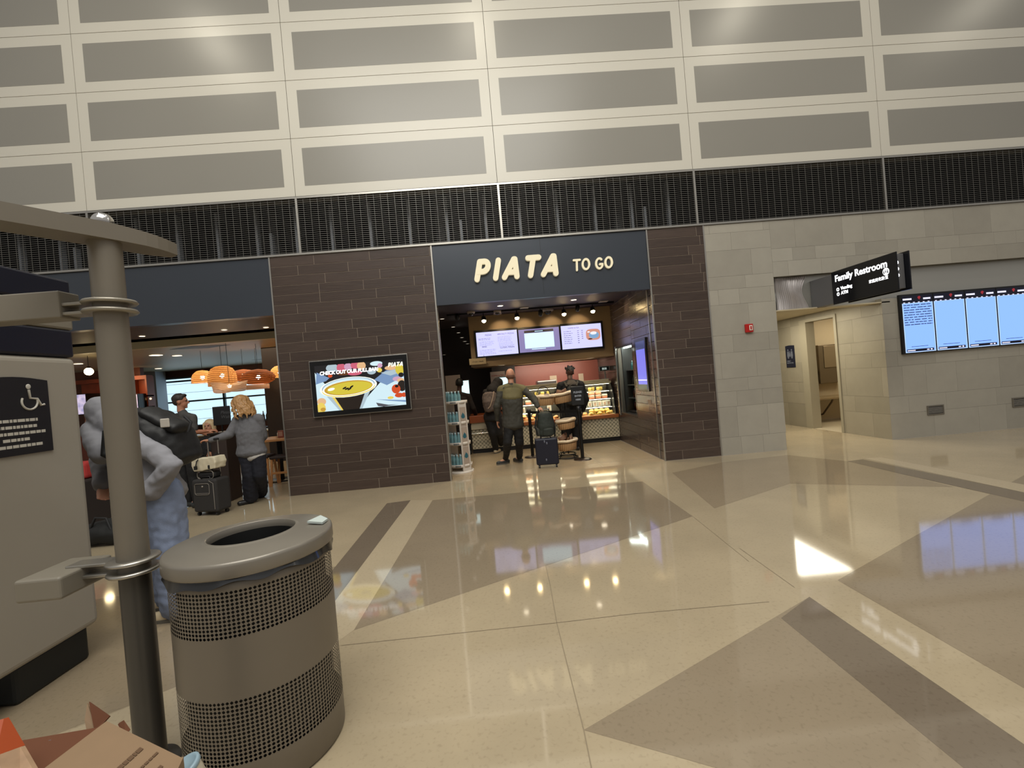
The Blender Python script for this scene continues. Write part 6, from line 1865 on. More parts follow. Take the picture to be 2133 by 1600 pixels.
top(t, J, pel, ch, side, sw, M_hood, 'hoodie', 1.08, 0.06)
trousers(t, J, pel, side, M_blackt, r=(0.115, 0.09, 0.066)); shoes(t, J, mat('white trainer', S(200, 182, 150), 0.5), M_sole)
mb = MB(); mb.ball(J['head'] + Vector((-0.02, -0.04, 0.02)), (0.118, 0.13, 0.12)); mb.cap(J['head'] + Vector((-.04, -.05, -.01)), ch + Vector((0.02, -.02, .02)), 0.115, 0.15); fused('hood', mb, M_hood, t, 0.01, 3, .008)
bp = ch.lerp(pel, 0.40) + Vector((-0.05, -0.20, 0.02))
G = thing('backpack', 'grey speckled backpack on the back of the person at the kiosk', 'backpack', tuple(bp - Vector((0, 0, 0.25))))
mb = MB(); mb.etube([bp + Vector((0.03, 0.0, -0.17)), bp, bp + Vector((0.0, 0, 0.15))], [0.165, 0.175, 0.15], [0.095, 0.11, 0.085], (1, 0.1, 0.05))
fused('main_compartment', mb, mat('grey speckled nylon', S(98, 84, 76), 0.7, vary=0.7, vscale=30), G, 0.012, 3, 0.012, 12)
mb = MB(); mb.tube([bp + Vector((0.10, -0.08, 0.20)), bp + Vector((0.06, -0.115, 0.05)), bp + Vector((0.0, -0.115, -0.10)), bp + Vector((-0.05, -0.10, -0.15))], 0.012, 0, 8); obj('strap', mb, mat('pale strap', S(168, 146, 126), 0.7), G)

# -- silhouette at the far-left kiosk
y = 2.7
J = dict(base=PZ(964, 940), head=PY(957, 800, y + .02), neck=PY(957, 815, y), shl=PY(942, 828, y), shr=PY(975, 826, y), ell=PY(938, 860, y + .02), wrl=PY(950, 872, y + .2), elr=PY(986, 850, y), wrr=PY(992, 868, y + .22),
         hpl=PY(955, 876, y), hpr=PY(972, 874, y), knl=PY(960, 906, y), knr=PY(975, 905, y), anl=PZ(962, 938), anr=PZ(977, 936))
feet(J); b0 = J['anl']; J['anl'] = Vector((J['knl'].x + .01, y, .085)); J['anr'] = Vector((J['knr'].x + .01, y, .085)); J['base'] = Vector((J['knl'].x, y, 0)); grip_toes(J, (0, 1, 0), (0, 1, 0))
t, J, fr, pel, ch, side, sw = person('person', 'person in dark clothes seen from behind at the far left kiosk, behind the water rack', J, (0, 1, 0), M_skind)
top(t, J, pel, ch, side, sw, mat('dark maroon coat', S(30, 20, 18), 0.85), 'coat', 1.12, 0.12); trousers(t, J, pel, side, M_blackt); shoes(t, J, M_shoe)
mb = MB(); r_, f_, u_ = fr; mb.ball(J['head'] - f_ * 0.02 + u_ * 0.03, (0.088, 0.102, 0.100), 0, 18, 12); obj('hair', mb, mat('black hair', S(14, 11, 10), 0.6), t)

# -- customer in black with a backpack at the display case
y = 1.95
J = dict(base=PZ(1184, 938), head=PY(1187, 776, y + .06), neck=PY(1187, 790, y), shl=PY(1168, 803, y), shr=PY(1210, 801, y), ell=PY(1160, 834, y + .02), wrl=PY(1172, 856, y + .16), elr=PY(1220, 832, y + .02), wrr=PY(1214, 856, y + .16),
         hpl=PY(1180, 868, y), hpr=PY(1200, 867, y), knl=PY(1180, 900, y), knr=PY(1201, 900, y), anl=PZ(1184, 938), anr=PZ(1205, 936))
J['anl'] = Vector((J['knl'].x, y, .085)); J['anr'] = Vector((J['knr'].x, y, .085)); J['base'] = Vector((J['knl'].x + .1, y, 0)); grip_toes(J, (-.1, 1, 0), (.1, 1, 0))
t, J, fr, pel, ch, side, sw = person('person', 'customer in a black coat with short twisted hair, back turned, at the display case', J, (0, 1, -0.25), M_skind, 1.05)
M_coat = mat('black coat', S(13, 12, 13), 0.8, bump=0.3, bscale=30)
top(t, J, pel, ch, side, sw, M_coat, 'coat', 1.3, 0.14, 1.0, 0.012); trousers(t, J, pel, side, M_blackt, r=(0.125, 0.10, 0.08)); shoes(t, J, M_shoe)
mb = MB(); mb.etube([ch + Vector((0, -0.06, 0.0)), ch + Vector((0, -.04, 0.07))], [0.15, 0.09], [0.09, 0.07], side); fused('grey_hood', mb, mat('grey brown hood', S(74, 66, 58), 0.8), t, 0.01, 3, 0.006)
mb = MB(); rnd = random.Random(2); r_, f_, u_ = fr
mb.ball(J['head'] - f_ * 0.015 + u_ * 0.035, (0.086, 0.10, 0.092))
for k in range(34):
    a, e_ = rnd.uniform(0, 6.28), rnd.uniform(0.15, 1.3); d = Vector((math.cos(a) * math.cos(e_), math.sin(a) * math.cos(e_), math.sin(e_)))
    q = J['head'] + u_ * 0.04 + d * 0.08; mb.cap(q, q + d * rnd.uniform(.03, .06) + Vector((0, 0, -0.01)), 0.013, 0.009)
fused('hair', mb, mat('black hair', S(14, 11, 10), 0.6), t, 0.009, 1)
bp = ch.lerp(pel, 0.30) + Vector((0.0, -0.22, 0))
G = thing('backpack', 'black backpack on the back of the customer in the black coat', 'backpack', tuple(bp - Vector((0, 0, 0.25))))
mb = MB(); mb.etube([bp + Vector((0, 0, -0.18)), bp, bp + Vector((0, 0.02, 0.15))], [0.15, 0.155, 0.11], [0.08, 0.10, 0.06], (1, 0, 0)); fused('main_compartment', mb, mat('black green nylon', S(24, 26, 22), 0.7), G, 0.012, 3, 0.008, 12)
M_strapk = mat('olive black strap', S(52, 48, 40), 0.7)
for k in (-1, 1): mb = MB(); mb.tube([bp + Vector((k * 0.10, 0.05, 0.17)), ch + Vector((k * 0.14, -0.06, 0.06)), ch + Vector((k * 0.15, 0.03, 0.075)), ch + Vector((k * 0.16, 0.13, 0.0))], 0.022, 0, 8); obj('strap', mb, M_strapk, G)
mb = MB(); mb.tube([bp + Vector((-0.06, -0.05, 0.19)), bp + Vector((0, -0.07, 0.215)), bp + Vector((0.06, -0.05, 0.19))], 0.010, 0, 8)
obj('handle', mb, M_strapk, G)

# -- woman in the grey tweed jacket by the bar entrance
y = -0.39
J = dict(base=PZ(528, 1050), head=PY(500, 842, y + .02), neck=PY(506, 862, y), shl=PY(495, 874, y), shr=PY(540, 872, y), ell=PY(478, 906, y - .10), wrl=PY(438, 917, y - .26), elr=PY(549, 908, y + .08), wrr=PY(538, 925, y + .28),
         hpl=PY(512, 940, y), hpr=PY(536, 938, y), knl=PY(519, 990, y), knr=PY(541, 988, y), anl=PZ(524, 1048), anr=PZ(545, 1036))
feet(J); J['base'] = Vector(((J['anl'].x + J['anr'].x) / 2, (J['anl'].y + J['anr'].y) / 2, 0)); grip_toes(J, (-.5, -0.5, 0), (-.4, .4, 0))
t, J, fr, pel, ch, side, sw = person('person', 'woman with wavy blonde hair in a grey tweed jacket, back turned, by the bar entrance', J, (-0.9, 0.55, -0.1), M_skin, 1.0, ((-1, -.2, 0.05), (0, 0, -1), 0.8))
M_tweed = mat('grey tweed', S(98, 98, 102), 0.85, vary=0.35, vscale=130, bump=0.3, bscale=120)
top(t, J, pel, ch, side, sw, M_tweed, 'jacket', 1.15, 0.02, 1.0, 0.010, True, 0.010, 1.05, 1.12, 0.042)
mb = MB(); mb.etube([pel + Vector((0.07, 0, -0.085)), pel + Vector((0.05, 0, -0.03))], [0.150, 0.14], [0.128, 0.12], side); fused('shirt_hem', mb, mat('white shirt', S(196, 194, 192), 0.7), t, 0.01, 3)
trousers(t, J, pel, side, mat('navy trousers', S(18, 20, 32), 0.8, bump=0.2, bscale=40), r=(0.118, 0.098, 0.105), wr=0.012, full=1.05); shoes(t, J, mat('black shoe', S(14, 13, 13), 0.4))
mb = MB(); rnd = random.Random(6); r_, f_, u_ = fr; hc_ = J['head'] - f_ * 0.02 + u_ * 0.03
mb.ball(hc_ - f_ * 0.01, (0.118, 0.118, 0.112))
for k in range(46):
    a = rnd.uniform(-2.3, 2.3); d = (-f_) * math.cos(a) + r_ * math.sin(a); q = hc_ + u_ * rnd.uniform(-0.02, 0.07) + d * 0.085
    pts = [q]; L_ = rnd.uniform(0.22, 0.31) - 0.05 * abs(a) / 2.3
    for j in range(1, 7):
        f2 = j / 6; pts.append(q + d * (0.05 * math.sin(f2 * 2.2)) - u_ * L_ * f2 + r_ * 0.014 * math.sin(j * 2.1 + k) + f_ * 0.01 * math.cos(j * 2.4 + k * 2) + Vector((0.03 * f2, 0, 0)))
    mb.tube(pts, [0.020, 0.022, 0.021, 0.019, 0.017, 0.014, 0.006], 0, 8)
fused('hair', mb, mat('wavy blonde hair', S(164, 124, 78), 0.45, vary=0.45, vscale=40), t, 0.008, 2, 0.006, 26)
b = MB(); e0 = J['head'] + f_ * 0.095 + u_ * 0.004
for k in (-1, 1): b.tube([e0 + r_ * 0.031 * k + r_ * 0.024 * math.cos(a) + u_ * 0.02 * math.sin(a) for a in [2 * PI * i / 16 for i in range(16)]], 0.003, 0, 6, closed=True)
b.tube([e0 - r_ * 0.055, J['head'] - r_ * 0.082 + f_ * 0.0], 0.003, 0, 6); b.tube([e0 + r_ * 0.055, J['head'] + r_ * 0.082], 0.003, 0, 6)
obj('glasses', b, M_blackp, t)

# -- man in the grey t-shirt
y = -0.15
J = dict(base=PZ(392, 1060), head=PY(376, 836, y), neck=PY(377, 855, y), shl=PY(370, 868, y + .1), shr=PY(402, 870, y - .1), ell=PY(384, 898, y + .2), wrl=PY(420, 902, y + .2), elr=PY(405, 900, y - .12), wrr=PY(432, 898, y + .02),
         hpl=PY(378, 942, y + .08), hpr=PY(398, 942, y - .05), knl=PY(386, 992, y + .05), knr=PY(402, 992, y - .05), anl=PZ(390, 1040), anr=PZ(408, 1044))
J['anl'] = Vector((J['knl'].x + .03, y + .06, .085)); J['anr'] = Vector((J['knr'].x + .03, y - .06, .085)); J['base'] = Vector((J['knl'].x + .05, y, 0)); grip_toes(J, (1, .3, 0), (1, .1, 0))
t, J, fr, pel, ch, side, sw = person('person', 'dark haired man in a grey t-shirt facing right, beside the blonde woman', J, (1, 0.45, 0), M_skin2, 1.02, None, ((1, .3, 0.1), (0, .3, -1), 0.9))
top(t, J, pel, ch, side, sw, mat('grey t-shirt', S(66, 64, 62), 0.85), 't_shirt', 1.02, 0.08, 0.5, 0.008); trousers(t, J, pel, side, M_blackt); shoes(t, J, M_shoe)
mb = MB(); r_, f_, u_ = fr; mb.ball(J['head'] - f_ * 0.022 + u_ * 0.042, (0.085, 0.098, 0.088), 0, 20, 12, Matrix((r_, f_, u_)).transposed().to_4x4()); mb.ball(J['head'] - f_ * 0.045 + u_ * 0.0, (0.074, 0.066, 0.07), 0, 16, 10, Matrix((r_, f_, u_)).transposed().to_4x4()); mb.ball(J['head'] + f_ * 0.045 + u_ * 0.092, (0.055, 0.04, 0.028), 0, 16, 10, Matrix((r_, f_, u_)).transposed().to_4x4())
fused('hair', mb, mat('dark brown hair', S(38, 28, 22), 0.6), t, 0.008, 2, 0.004, 30)

# -- person in the pale hooded top bending forward behind the post, black backpack
y = -3.95
J = dict(base=PZ(352, 1215), head=PY(207, 866, y + .05), neck=PY(222, 880, y), shl=PY(236, 895, y + .2), shr=PY(262, 905, y - .17), ell=PY(214, 952, y + .16), wrl=PY(214, 1012, y + .0), elr=PY(358, 968, y - .24), wrr=PY(312, 1026, y - .22),
         hpl=PY(322, 1022, y + .09), hpr=PY(340, 1026, y - .09), knl=PY(334, 1110, y + .09), knr=PY(352, 1115, y - .09), anl=PZ(345, 1200), anr=PZ(362, 1215))
J['anl'] = Vector((J['knl'].x + .02, y + .10, .085)); J['anr'] = Vector((J['knr'].x + .02, y - .10, .085)); J['base'] = Vector((J['knl'].x + .03, y, 0)); grip_toes(J, (-1, .1, 0), (-1, -.1, 0))
t, J, fr, pel, ch, side, sw = person('person', 'person in a pale hooded top and light blue jeans bending forward behind the grey post', J, (-1, 0.0, -0.7), M_skin, 1.02)
M_pale = mat('pale grey cotton', S(134, 134, 140), 0.85, bump=0.2, bscale=30)
top(t, J, pel, ch, side, sw, M_pale, 'hooded_top', 1.28, 0.05, 1.0, 0.02, True, 0.011, 1.1, 1.05, 0.055)
mb = MB(); mb.ball(J['head'] + Vector((0.02, 0, 0.03)), (0.10, 0.115, 0.12)); mb.cap(J['head'] + Vector((0.03, 0, -0.02)), J['neck'] + Vector((0.04, 0, -0.02)), 0.105, 0.11); mb.cap(J['head'] + Vector((-0.03, -.05, -0.10)), J['shr'] + Vector((-0.16, -.02, -0.12)), 0.07, 0.08); fused('hood', mb, M_pale, t, 0.011, 3, 0.012)
trousers(t, J, pel, side, mat('light blue jeans', S(120, 132, 158), 0.85, vary=0.15, vscale=8, bump=0.2, bscale=120), 'jeans', (0.135, 0.122, 0.105), 0.014, 1.12); shoes(t, J, mat('white trainer', S(200, 182, 150), 0.5), M_sole)
bp = PY(340, 905, y - 0.02)
G = thing('backpack', 'large black backpack on the person bending forward in the pale top', 'backpack', tuple(bp - Vector((0, 0, 0.2))))
a_ = PY(275, 872, y); b2 = PY(400, 955, y)
mb = MB(); mb.etube([a_ + Vector((0.03, 0, 0.00)), a_.lerp(b2, 0.33) + Vector((0.03, 0, 0.055)), a_.lerp(b2, 0.66) + Vector((0.02, 0, 0.05)), b2 + Vector((-0.05, 0, 0.01))], [0.15, 0.18, 0.18, 0.15], [0.08, 0.125, 0.135, 0.09], (0, 1, 0)); fused('main_compartment', mb, mat('black nylon', S(17, 17, 18), 0.6, bump=0.3, bscale=20), G, 0.012, 3, 0.016, 7)
c = a_.lerp(b2, 0.45) + Vector((0.03, -0.17, 0.12))
mb = MB(); mb.etube([a_.lerp(b2, 0.2) + Vector((0.08, -0.05, 0.11)), a_.lerp(b2, 0.7) + Vector((0.10, -0.05, 0.14))], [0.11, 0.11], [0.05, 0.05], (0, 1, 0)); fused('top_pocket', mb, mat('black nylon', S(17, 17, 18), 0.6), G, 0.011, 3, 0.008)
tg = PY(343, 882, y - 0.19); b = MB(); b.bbox((tg.x - 0.035, tg.y, tg.z - 0.03), (tg.x + 0.03, tg.y + 0.012, tg.z + 0.035), 0.008, 0); obj('tag', b, mat('pale tag', S(186, 180, 170), 0.5), G)
b = MB(); b.tube([PY(385, 868, y - 0.14), PY(398, 880, y - 0.16), PY(392, 900, y - 0.17)], 0.010, 0, 8); obj('strap', b, M_bpb, G); b = MB(); b.tube([J['shr'] + Vector((0.06, -0.06, 0.05)), J['shr'] + Vector((-0.08, -0.07, 0.03)), J['shr'] + Vector((-0.08, -0.10, -0.12)), J['shr'].lerp(pel, 0.55) + Vector((0.05, -0.14, 0))], 0.026, 0, 8); obj('strap', b, M_bpb, G)

# -- seated fair haired person beyond, facing the concourse
y = 1.0
J = dict(base=PZ(437, 1010), head=PY(436, 887, y), neck=PY(438, 902, y), shl=PY(450, 915, y), shr=PY(424, 917, y), ell=PY(452, 936, y - .05), wrl=PY(442, 945, y - .25), elr=PY(422, 938, y - .05), wrr=PY(434, 946, y - .25),
         hpl=PY(447, 966, y), hpr=PY(431, 967, y), knl=PY(448, 966, y - .42), knr=PY(430, 967, y - .42), anl=PY(447, 1010, y - .4), anr=PY(432, 1011, y - .4))
feet(J); J['base'] = Vector((PY(437, 960, y).x, y - 0.2, 0)); grip_toes(J, (0, -1, 0), (0, -1, 0))
zs = PY(437, 966, y).z - 0.12
t, J, fr, pel, ch, side, sw = person('person', 'seated fair haired person in black facing the concourse, behind the charcoal suitcase', J, (0, -1, 0), M_skin, 0.98)
top(t, J, pel, ch, side, sw, M_coat, 'coat', 1.08, 0.02); trousers(t, J, pel, side, M_blackt); shoes(t, J, M_shoe)
mb = MB(); r_, f_, u_ = fr; mb.ball(J['head'] - f_ * 0.025 + u_ * 0.04, (0.092, 0.10, 0.09))
for k in range(14):
    a = -2 + 4 * k / 13; d = (-f_) * math.cos(a) + r_ * math.sin(a); mb.cap(J['head'] + u_ * 0.05 + d * 0.08, J['head'] - u_ * 0.09 + d * 0.09, 0.022, 0.016)
fused('hair', mb, mat('fair hair', S(206, 180, 140), 0.5, vary=0.2, vscale=40), t, 0.009, 2)
cx = pel.x
t = thing('dining_chair', 'dark chair under the seated fair haired person', 'chair', (cx, y, 0))
b = MB(); b.bbox((cx - 0.22, y - 0.24, zs - 0.05), (cx + 0.22, y + 0.2, zs), 0.015); obj('seat', b, M_walnut, t)
b = MB(); b.bbox((cx - 0.22, y + 0.19, zs - 0.05), (cx + 0.22, y + 0.22, zs + 0.42), 0.012); obj('backrest', b, M_walnut, t)
for sx in (-1, 1):
    for sy2 in (-0.21, 0.17):
        b = MB(); b.cyl((cx + sx * 0.19, y + sy2, 0), (cx + sx * 0.19, y + sy2, zs - 0.05), 0.018, 0, 8); obj('leg', b, M_walnut, t)
# ================================================================== THE BAR
M_straw = weave_mat('woven cane light', S(150, 96, 52), S(226, 176, 116), 7, 'Z', 0.7, 0.35, 0.32)
M_strawd = weave_mat('woven cane dark', S(96, 50, 24), S(176, 104, 56), 7, 'Z', 0.7, 0.3, 0.30)
M_strawp = weave_mat('woven cane pale', S(196, 150, 122), S(232, 200, 176), 9, 'Z', 0.7, 0.4, 0.2)
M_glow = emit('warm bulb', (1.0, 0.82, 0.50, 1), 60)
yp = 3.4


def pendant(lab, u, v, rad, prof, m, bulb=True, tilt=0.0, yp=3.4):
    c = PY(u, v, yp); rad *= (yp + 7.55) / 10.95; t = thing('pendant_lamp', lab, 'pendant lamp', tuple(c), 0, 'woven cane pendant lamps over the bar')
    M_ = Matrix.Translation(c) @ Matrix.Rotation(tilt, 4, 'Y')
    b = MB(); b.lathe([(r * rad, z * rad) for r, z in prof], 36, 0, M_); obj('lamp_shade', b, m, t)
    b = MB(); zt_ = max(z for r, z in prof) * rad; b.cyl((c.x, c.y, c.z + zt_ - 0.01), (c.x, c.y, 2.985), 0.005, 0, 6); obj('cord', b, M_blackm, t)
    if bulb: b = MB(); b.ball(c + Vector((0, -0.0, 0.0)), 0.05, 0, 16, 10); obj('bulb', b, M_glow, t); light('pendant_glow', 'POINT', tuple(c + Vector((0, 0, -0.02))), 8, (1.0, 0.72, 0.40), 0.06)


DOME = [(0.06, 0.82), (0.45, 0.76), (0.75, 0.58), (0.93, 0.28), (1.0, -0.05), (1.02, -0.80)]
DOMES = [(0.06, 0.80), (0.5, 0.70), (0.85, 0.40), (1.0, 0.0), (1.02, -0.55)]
SAUC = [(0.05, 0.52), (0.5, 0.45), (0.85, 0.25), (1.0, 0.0), (0.9, -0.24), (0.6, -0.40), (0.3, -0.43)]
pendant('large domed cane pendant lamp, the tallest of the cluster', 463, 783, 0.295, DOME, M_straw)
pendant('smaller domed cane pendant lamp at the left end of the cluster', 422, 787, 0.225, DOMES, M_straw, yp=3.95)
pendant('domed cane pendant lamp cut off by the wood pilaster', 583, 776, 0.21, DOMES, M_straw, yp=4.2)
pendant('dark flattened cane pendant lamp between the big dome and the saucer lamp', 507, 783, 0.30, SAUC, M_strawd, yp=4.3)
pendant('wide dark saucer shaped cane pendant lamp with crossed weave', 538, 786, 0.375, SAUC, M_strawd, yp=3.5)
pendant('pale drum pendant lamp hanging under the saucer lamp', 537, 806, 0.25, [(0.95, 0.22), (1.0, 0.2), (1.0, -0.2), (0.95, -0.22)], M_strawp, False, yp=4.35)
c = PY(478, 806, 2.65); t = thing('pendant_lamp', 'pale twisted ribbon pendant lamp hanging lowest in the cluster', 'pendant lamp', tuple(c), 0, 'woven cane pendant lamps over the bar')
b = MB(); vs = []; n_ = 64
for k in range(n_):
    a = 2 * PI * k / n_; tw = a * 1.0
    ctr_ = c + Vector((0.36 * math.cos(a), 0.2 * math.sin(a), 0.05 * math.sin(2 * a)))
    d = Vector((math.cos(a) * math.sin(tw * 2) * 0.5, math.sin(a) * math.sin(tw * 2) * 0.5, 1)).normalized() * 0.085
    vs += [ctr_ + d, ctr_ - d]
b.add(vs, [(2 * k, 2 * k + 1, (2 * k + 3) % (2 * n_), (2 * k + 2) % (2 * n_)) for k in range(n_)], 0, True); obj('lamp_shade', b, M_strawp, t)
b = MB(); b.ball(c + Vector((0, 0, 0.02)), 0.04, 0, 12, 8); obj('bulb', b, M_glow, t)
b = MB(); b.cyl(c + Vector((0, 0, 0.1)), (c.x, c.y, 2.985), 0.005, 0, 6); obj('cord', b, M_blackm, t)

# downlights in the bar ceilings
M_dlb = emit('bar downlight', (1.0, 0.84, 0.60, 1), 5)
for u, v, z, r, lab in ((467, 687, 3.015, 0.05, 'small recessed light in the brown soffit, near the wood pilaster'), (296, 700.5, 3.015, 0.05, 'small recessed light in the brown soffit, right of the grey post'), (554, 682, 3.015, 0.05, 'faint recessed light in the brown soffit, closest to the pilaster'),
                  (325, 740, 2.985, 0.14, 'large round recessed light in the olive bar ceiling, with a pinkish glow'), (369, 741, 2.985, 0.11, 'flat oval recessed light in the olive bar ceiling, right of the large round one'), (330, 768, 2.985, 0.10, 'recessed light low in the olive bar ceiling, right of the post'),
                  (573, 725, 2.985, 0.06, 'recessed light in the olive ceiling touching the pilaster edge'), (163, 758, 2.985, 0.10, 'recessed light in the olive ceiling right beside the kiosk'), (166, 795, 2.985, 0.12, 'lowest recessed light beside the kiosk, over the wall screen')):
    d = ray(u, v); p = CAM + d * ((z - CAM.z) / d.z)
    if p.y > 9: p = CAM + d * ((9 - CAM.y) / d.y); p.z = z
    downlight(tuple(p), r, lab, 'recessed lights in the bar ceiling', M_dlb)
c = PY(185, 774, 3.2); t = thing('globe_lamp', 'glowing globe lamp hanging between the kiosk and the grey post', 'pendant lamp', tuple(c))
b = MB(); b.ball(c, 0.085, 0, 20, 12); obj('globe', b, emit('globe glow', (1.0, 0.78, 0.42, 1), 16), t)
b = MB(); b.cyl(c + Vector((0, 0, 0.08)), (c.x, c.y, 2.985), 0.006, 0, 6); b.lathe([(0.03, 0.07), (0.03, 0.11), (0.0, 0.11)], 12, 0, Matrix.Translation(c)); obj('cord', b, M_blackm, t)

# timber back bar with lit niches and a wall screen
yb_ = 6.98
a0, a1 = PY(255, 800, yb_).x, PY(321, 800, yb_).x
t = thing('timber_cabinet', 'red brown timber cabinet with lit shelves at the far side of the bar', 'cabinet', ((a0 + a1) / 2, yb_, 0))
M_rosew = mat('red brown timber', S(130, 62, 34), 0.4, vary=0.3, vscale=6)
zA, zB2 = PY(290, 872, yb_).z, PY(290, 792, yb_).z
b = MB(); b.box((a0 - 1.2, yb_ - 0.05, 0), (a1, yb_, zB2 + 0.1)); b.box((a0 - 1.2, yb_ - 0.5, 0), (a1, yb_ - 0.05, zA - 0.1)); b.box((a0 - 1.2, yb_ - 0.3, zB2), (a1, yb_ - 0.05, zB2 + 0.12)); obj('carcass', b, M_rosew, t)
for x in (a0 - 0.1, (a0 + a1) / 2, a1 - 0.05):
    b = MB(); b.box((x, yb_ - 0.3, zA - 0.1), (x + 0.05, yb_ - 0.05, zB2)); obj('upright', b, M_rosew, t)
for z in (zA + 0.32, zA + 0.66):
    b = MB(); b.box((a0 - 1.2, yb_ - 0.3, z), (a1, yb_ - 0.05, z + 0.04)); obj('shelf', b, M_rosew, t)
for u, v in ((295, 829), (295, 842), (308, 831), (294, 861)):
    p = PY(u, v, yb_ - 0.2); tt = thing('shelf_lamp', 'small warm glowing lamp on the lit timber shelves', 'lamp', tuple(p), 0, 'glowing lamps on the timber shelves')
    b = MB(); b.ball(p, (0.10, 0.08, 0.05), 0, 14, 8); obj('shade', b, emit('amber glow', (1.0, 0.60, 0.24, 1), 5), tt)
    b = MB(); b.cyl(p - Vector((0, 0, 0.12)), p - Vector((0, 0, 0.04)), 0.03, 0, 10); obj('base', b, M_walnut, tt)
light('shelf_glow', 'AREA', ((a0 + a1) / 2, yb_ - 0.9, 2.6), 12, (1.0, 0.55, 0.28), 0.8, ((a0 + a1) / 2, yb_, 1.6))
for (u0, u1, v0, v1, lab) in ((158, 181, 823, 862, 'wall screen with a blue patterned picture beside the kiosk edge'), (281, 289, 822, 862, 'narrow strip of a lit wall screen just right of the grey post')):
    p, q = PY(u0, v0, yb_ - 0.6), PY(u1, v1, yb_ - 0.6)
    t = thing('wall_screen', lab, 'screen', ((p.x + q.x) / 2, yb_ - 0.6, q.z))
    b = MB(); b.bbox((p.x - 0.02, yb_ - 0.60, q.z - 0.02), (q.x + 0.02, yb_ - 0.05, p.z + 0.02), 0.006); obj('casing', b, M_bezel, t)
    m_, n, l, bb_ = nt('screen picture'); tc = n.new('ShaderNodeTexCoord'); no = n.new('ShaderNodeTexVoronoi'); no.inputs['Scale'].default_value = 9; rp2 = n.new('ShaderNodeValToRGB')
    rp2.color_ramp.elements[0].color = S(60, 90, 160); rp2.color_ramp.elements[1].color = S(216, 200, 226); l.new(tc.outputs['Object'], no.inputs['Vector']); l.new(no.outputs['Distance'], rp2.inputs[0]); l.new(rp2.outputs[0], bb_.inputs['Emission Color']); bb_.inputs['Emission Strength'].default_value = 1.0
    b = MB(); b.box((p.x, yb_ - 0.604, q.z), (q.x, yb_ - 0.6005, p.z)); obj('screen', b, m_, t)

# host stand with chalkboard, queue post, table and stools at the right
x0, x1 = PY(447, 950, 0.1).x, PY(480, 950, 0.1).x
b = MB(); b.bbox((x0, 0.02, 0.0), (x1, 0.36, PY(460, 904, 0.1).z), 0.01)
t = thing('host_stand', 'tall dark brown host stand behind the charcoal suitcase', 'host stand', ((x0 + x1) / 2, 0.2, 0)); obj('body', b, mat('host stand brown', S(52, 40, 35), 0.5), t)
b = MB(); zt_ = PY(460, 904, 0.1).z; b.bbox((x0 - 0.03, -0.01, zt_), (x1 + 0.03, 0.39, zt_ + 0.03), 0.008); obj('top', b, mat('host stand top', S(40, 32, 28), 0.4), t)
yq = 0.3
p, q = PY(443, 848, yq), PY(480, 884, yq)
t = thing('chalkboard_sign', 'black chalkboard with faint handwriting left of the blonde woman', 'sign', ((p.x + q.x) / 2, yq, zt_))
b = MB(); b.bbox((p.x, yq - 0.02, q.z), (q.x + 0.02, yq, p.z), 0.006); bo = obj('board', b, mat('chalkboard', S(22, 21, 22), 0.6), t)
lettering('lettering', 'Please\nWait', 0.075, facing((p.x + 0.13, yq - 0.0215, p.z - 0.13)), mat('faint chalk', S(74, 74, 76), 0.8), bo, extrude=0.0004, shear=0.25)
b = MB(); b.cyl(((p.x + q.x) / 2, yq - 0.01, zt_ + 0.03), ((p.x + q.x) / 2, yq - 0.01, q.z + 0.01), 0.012, 0, 8); obj('leg', b, M_blackm, t)
ps = PZ(486, 1032); stanchion(ps.x, ps.y, 0.98, 'black queue post standing by the blonde woman at the bar entrance')
p0, p1 = PZ(207, 1050), PZ(226, 1046)
cx_, cy2 = (p0.x + p1.x) / 2, (p0.y + p1.y) / 2
t = thing('side_table', 'black two legged side table between the kiosk and the grey post', 'table', (cx_, cy2, 0))
b = MB(); b.lathe([(0.0, 0.02), (0.26, 0.02), (0.27, 0.0)], 32, 0, Matrix.Translation((cx_, cy2, 0))); obj('base', b, M_blackm, t)
for p in (p0, p1):
    b = MB(); b.cyl((p.x, p.y, 0.02), (p.x, p.y, 0.70), 0.022, 0, 12); obj('leg', b, M_blackm, t)
b = MB(); b.bbox((cx_ - 0.3, cy2 - 0.25, 0.70), (cx_ + 0.3, cy2 + 0.25, 0.73), 0.008); obj('tabletop', b, M_blackp, t)
M_oak = mat('oak', S(176, 122, 74), 0.4, vary=0.15, vscale=6)
yt = 1.6
zt2 = PY(570, 912, yt).z
xt = PY(575, 915, yt).x
t = thing('bar_table', 'oak topped table on a black pedestal beside the wood pilaster', 'table', (xt + 0.2, yt, 0))
b = MB(); b.bbox((xt - 0.28, yt - 0.35, zt2 - 0.05), (xt + 0.7, yt + 0.35, zt2), 0.01); obj('tabletop', b, M_oak, t)
b = MB(); b.cyl((xt + 0.05, yt, 0.02), (xt + 0.05, yt, zt2 - 0.05), 0.05, 0, 12); b.lathe([(0, 0.02), (0.26, 0.02), (0.27, 0.0)], 24, 0, Matrix.Translation((xt + 0.05, yt, 0))); obj('pedestal', b, M_blackm, t)
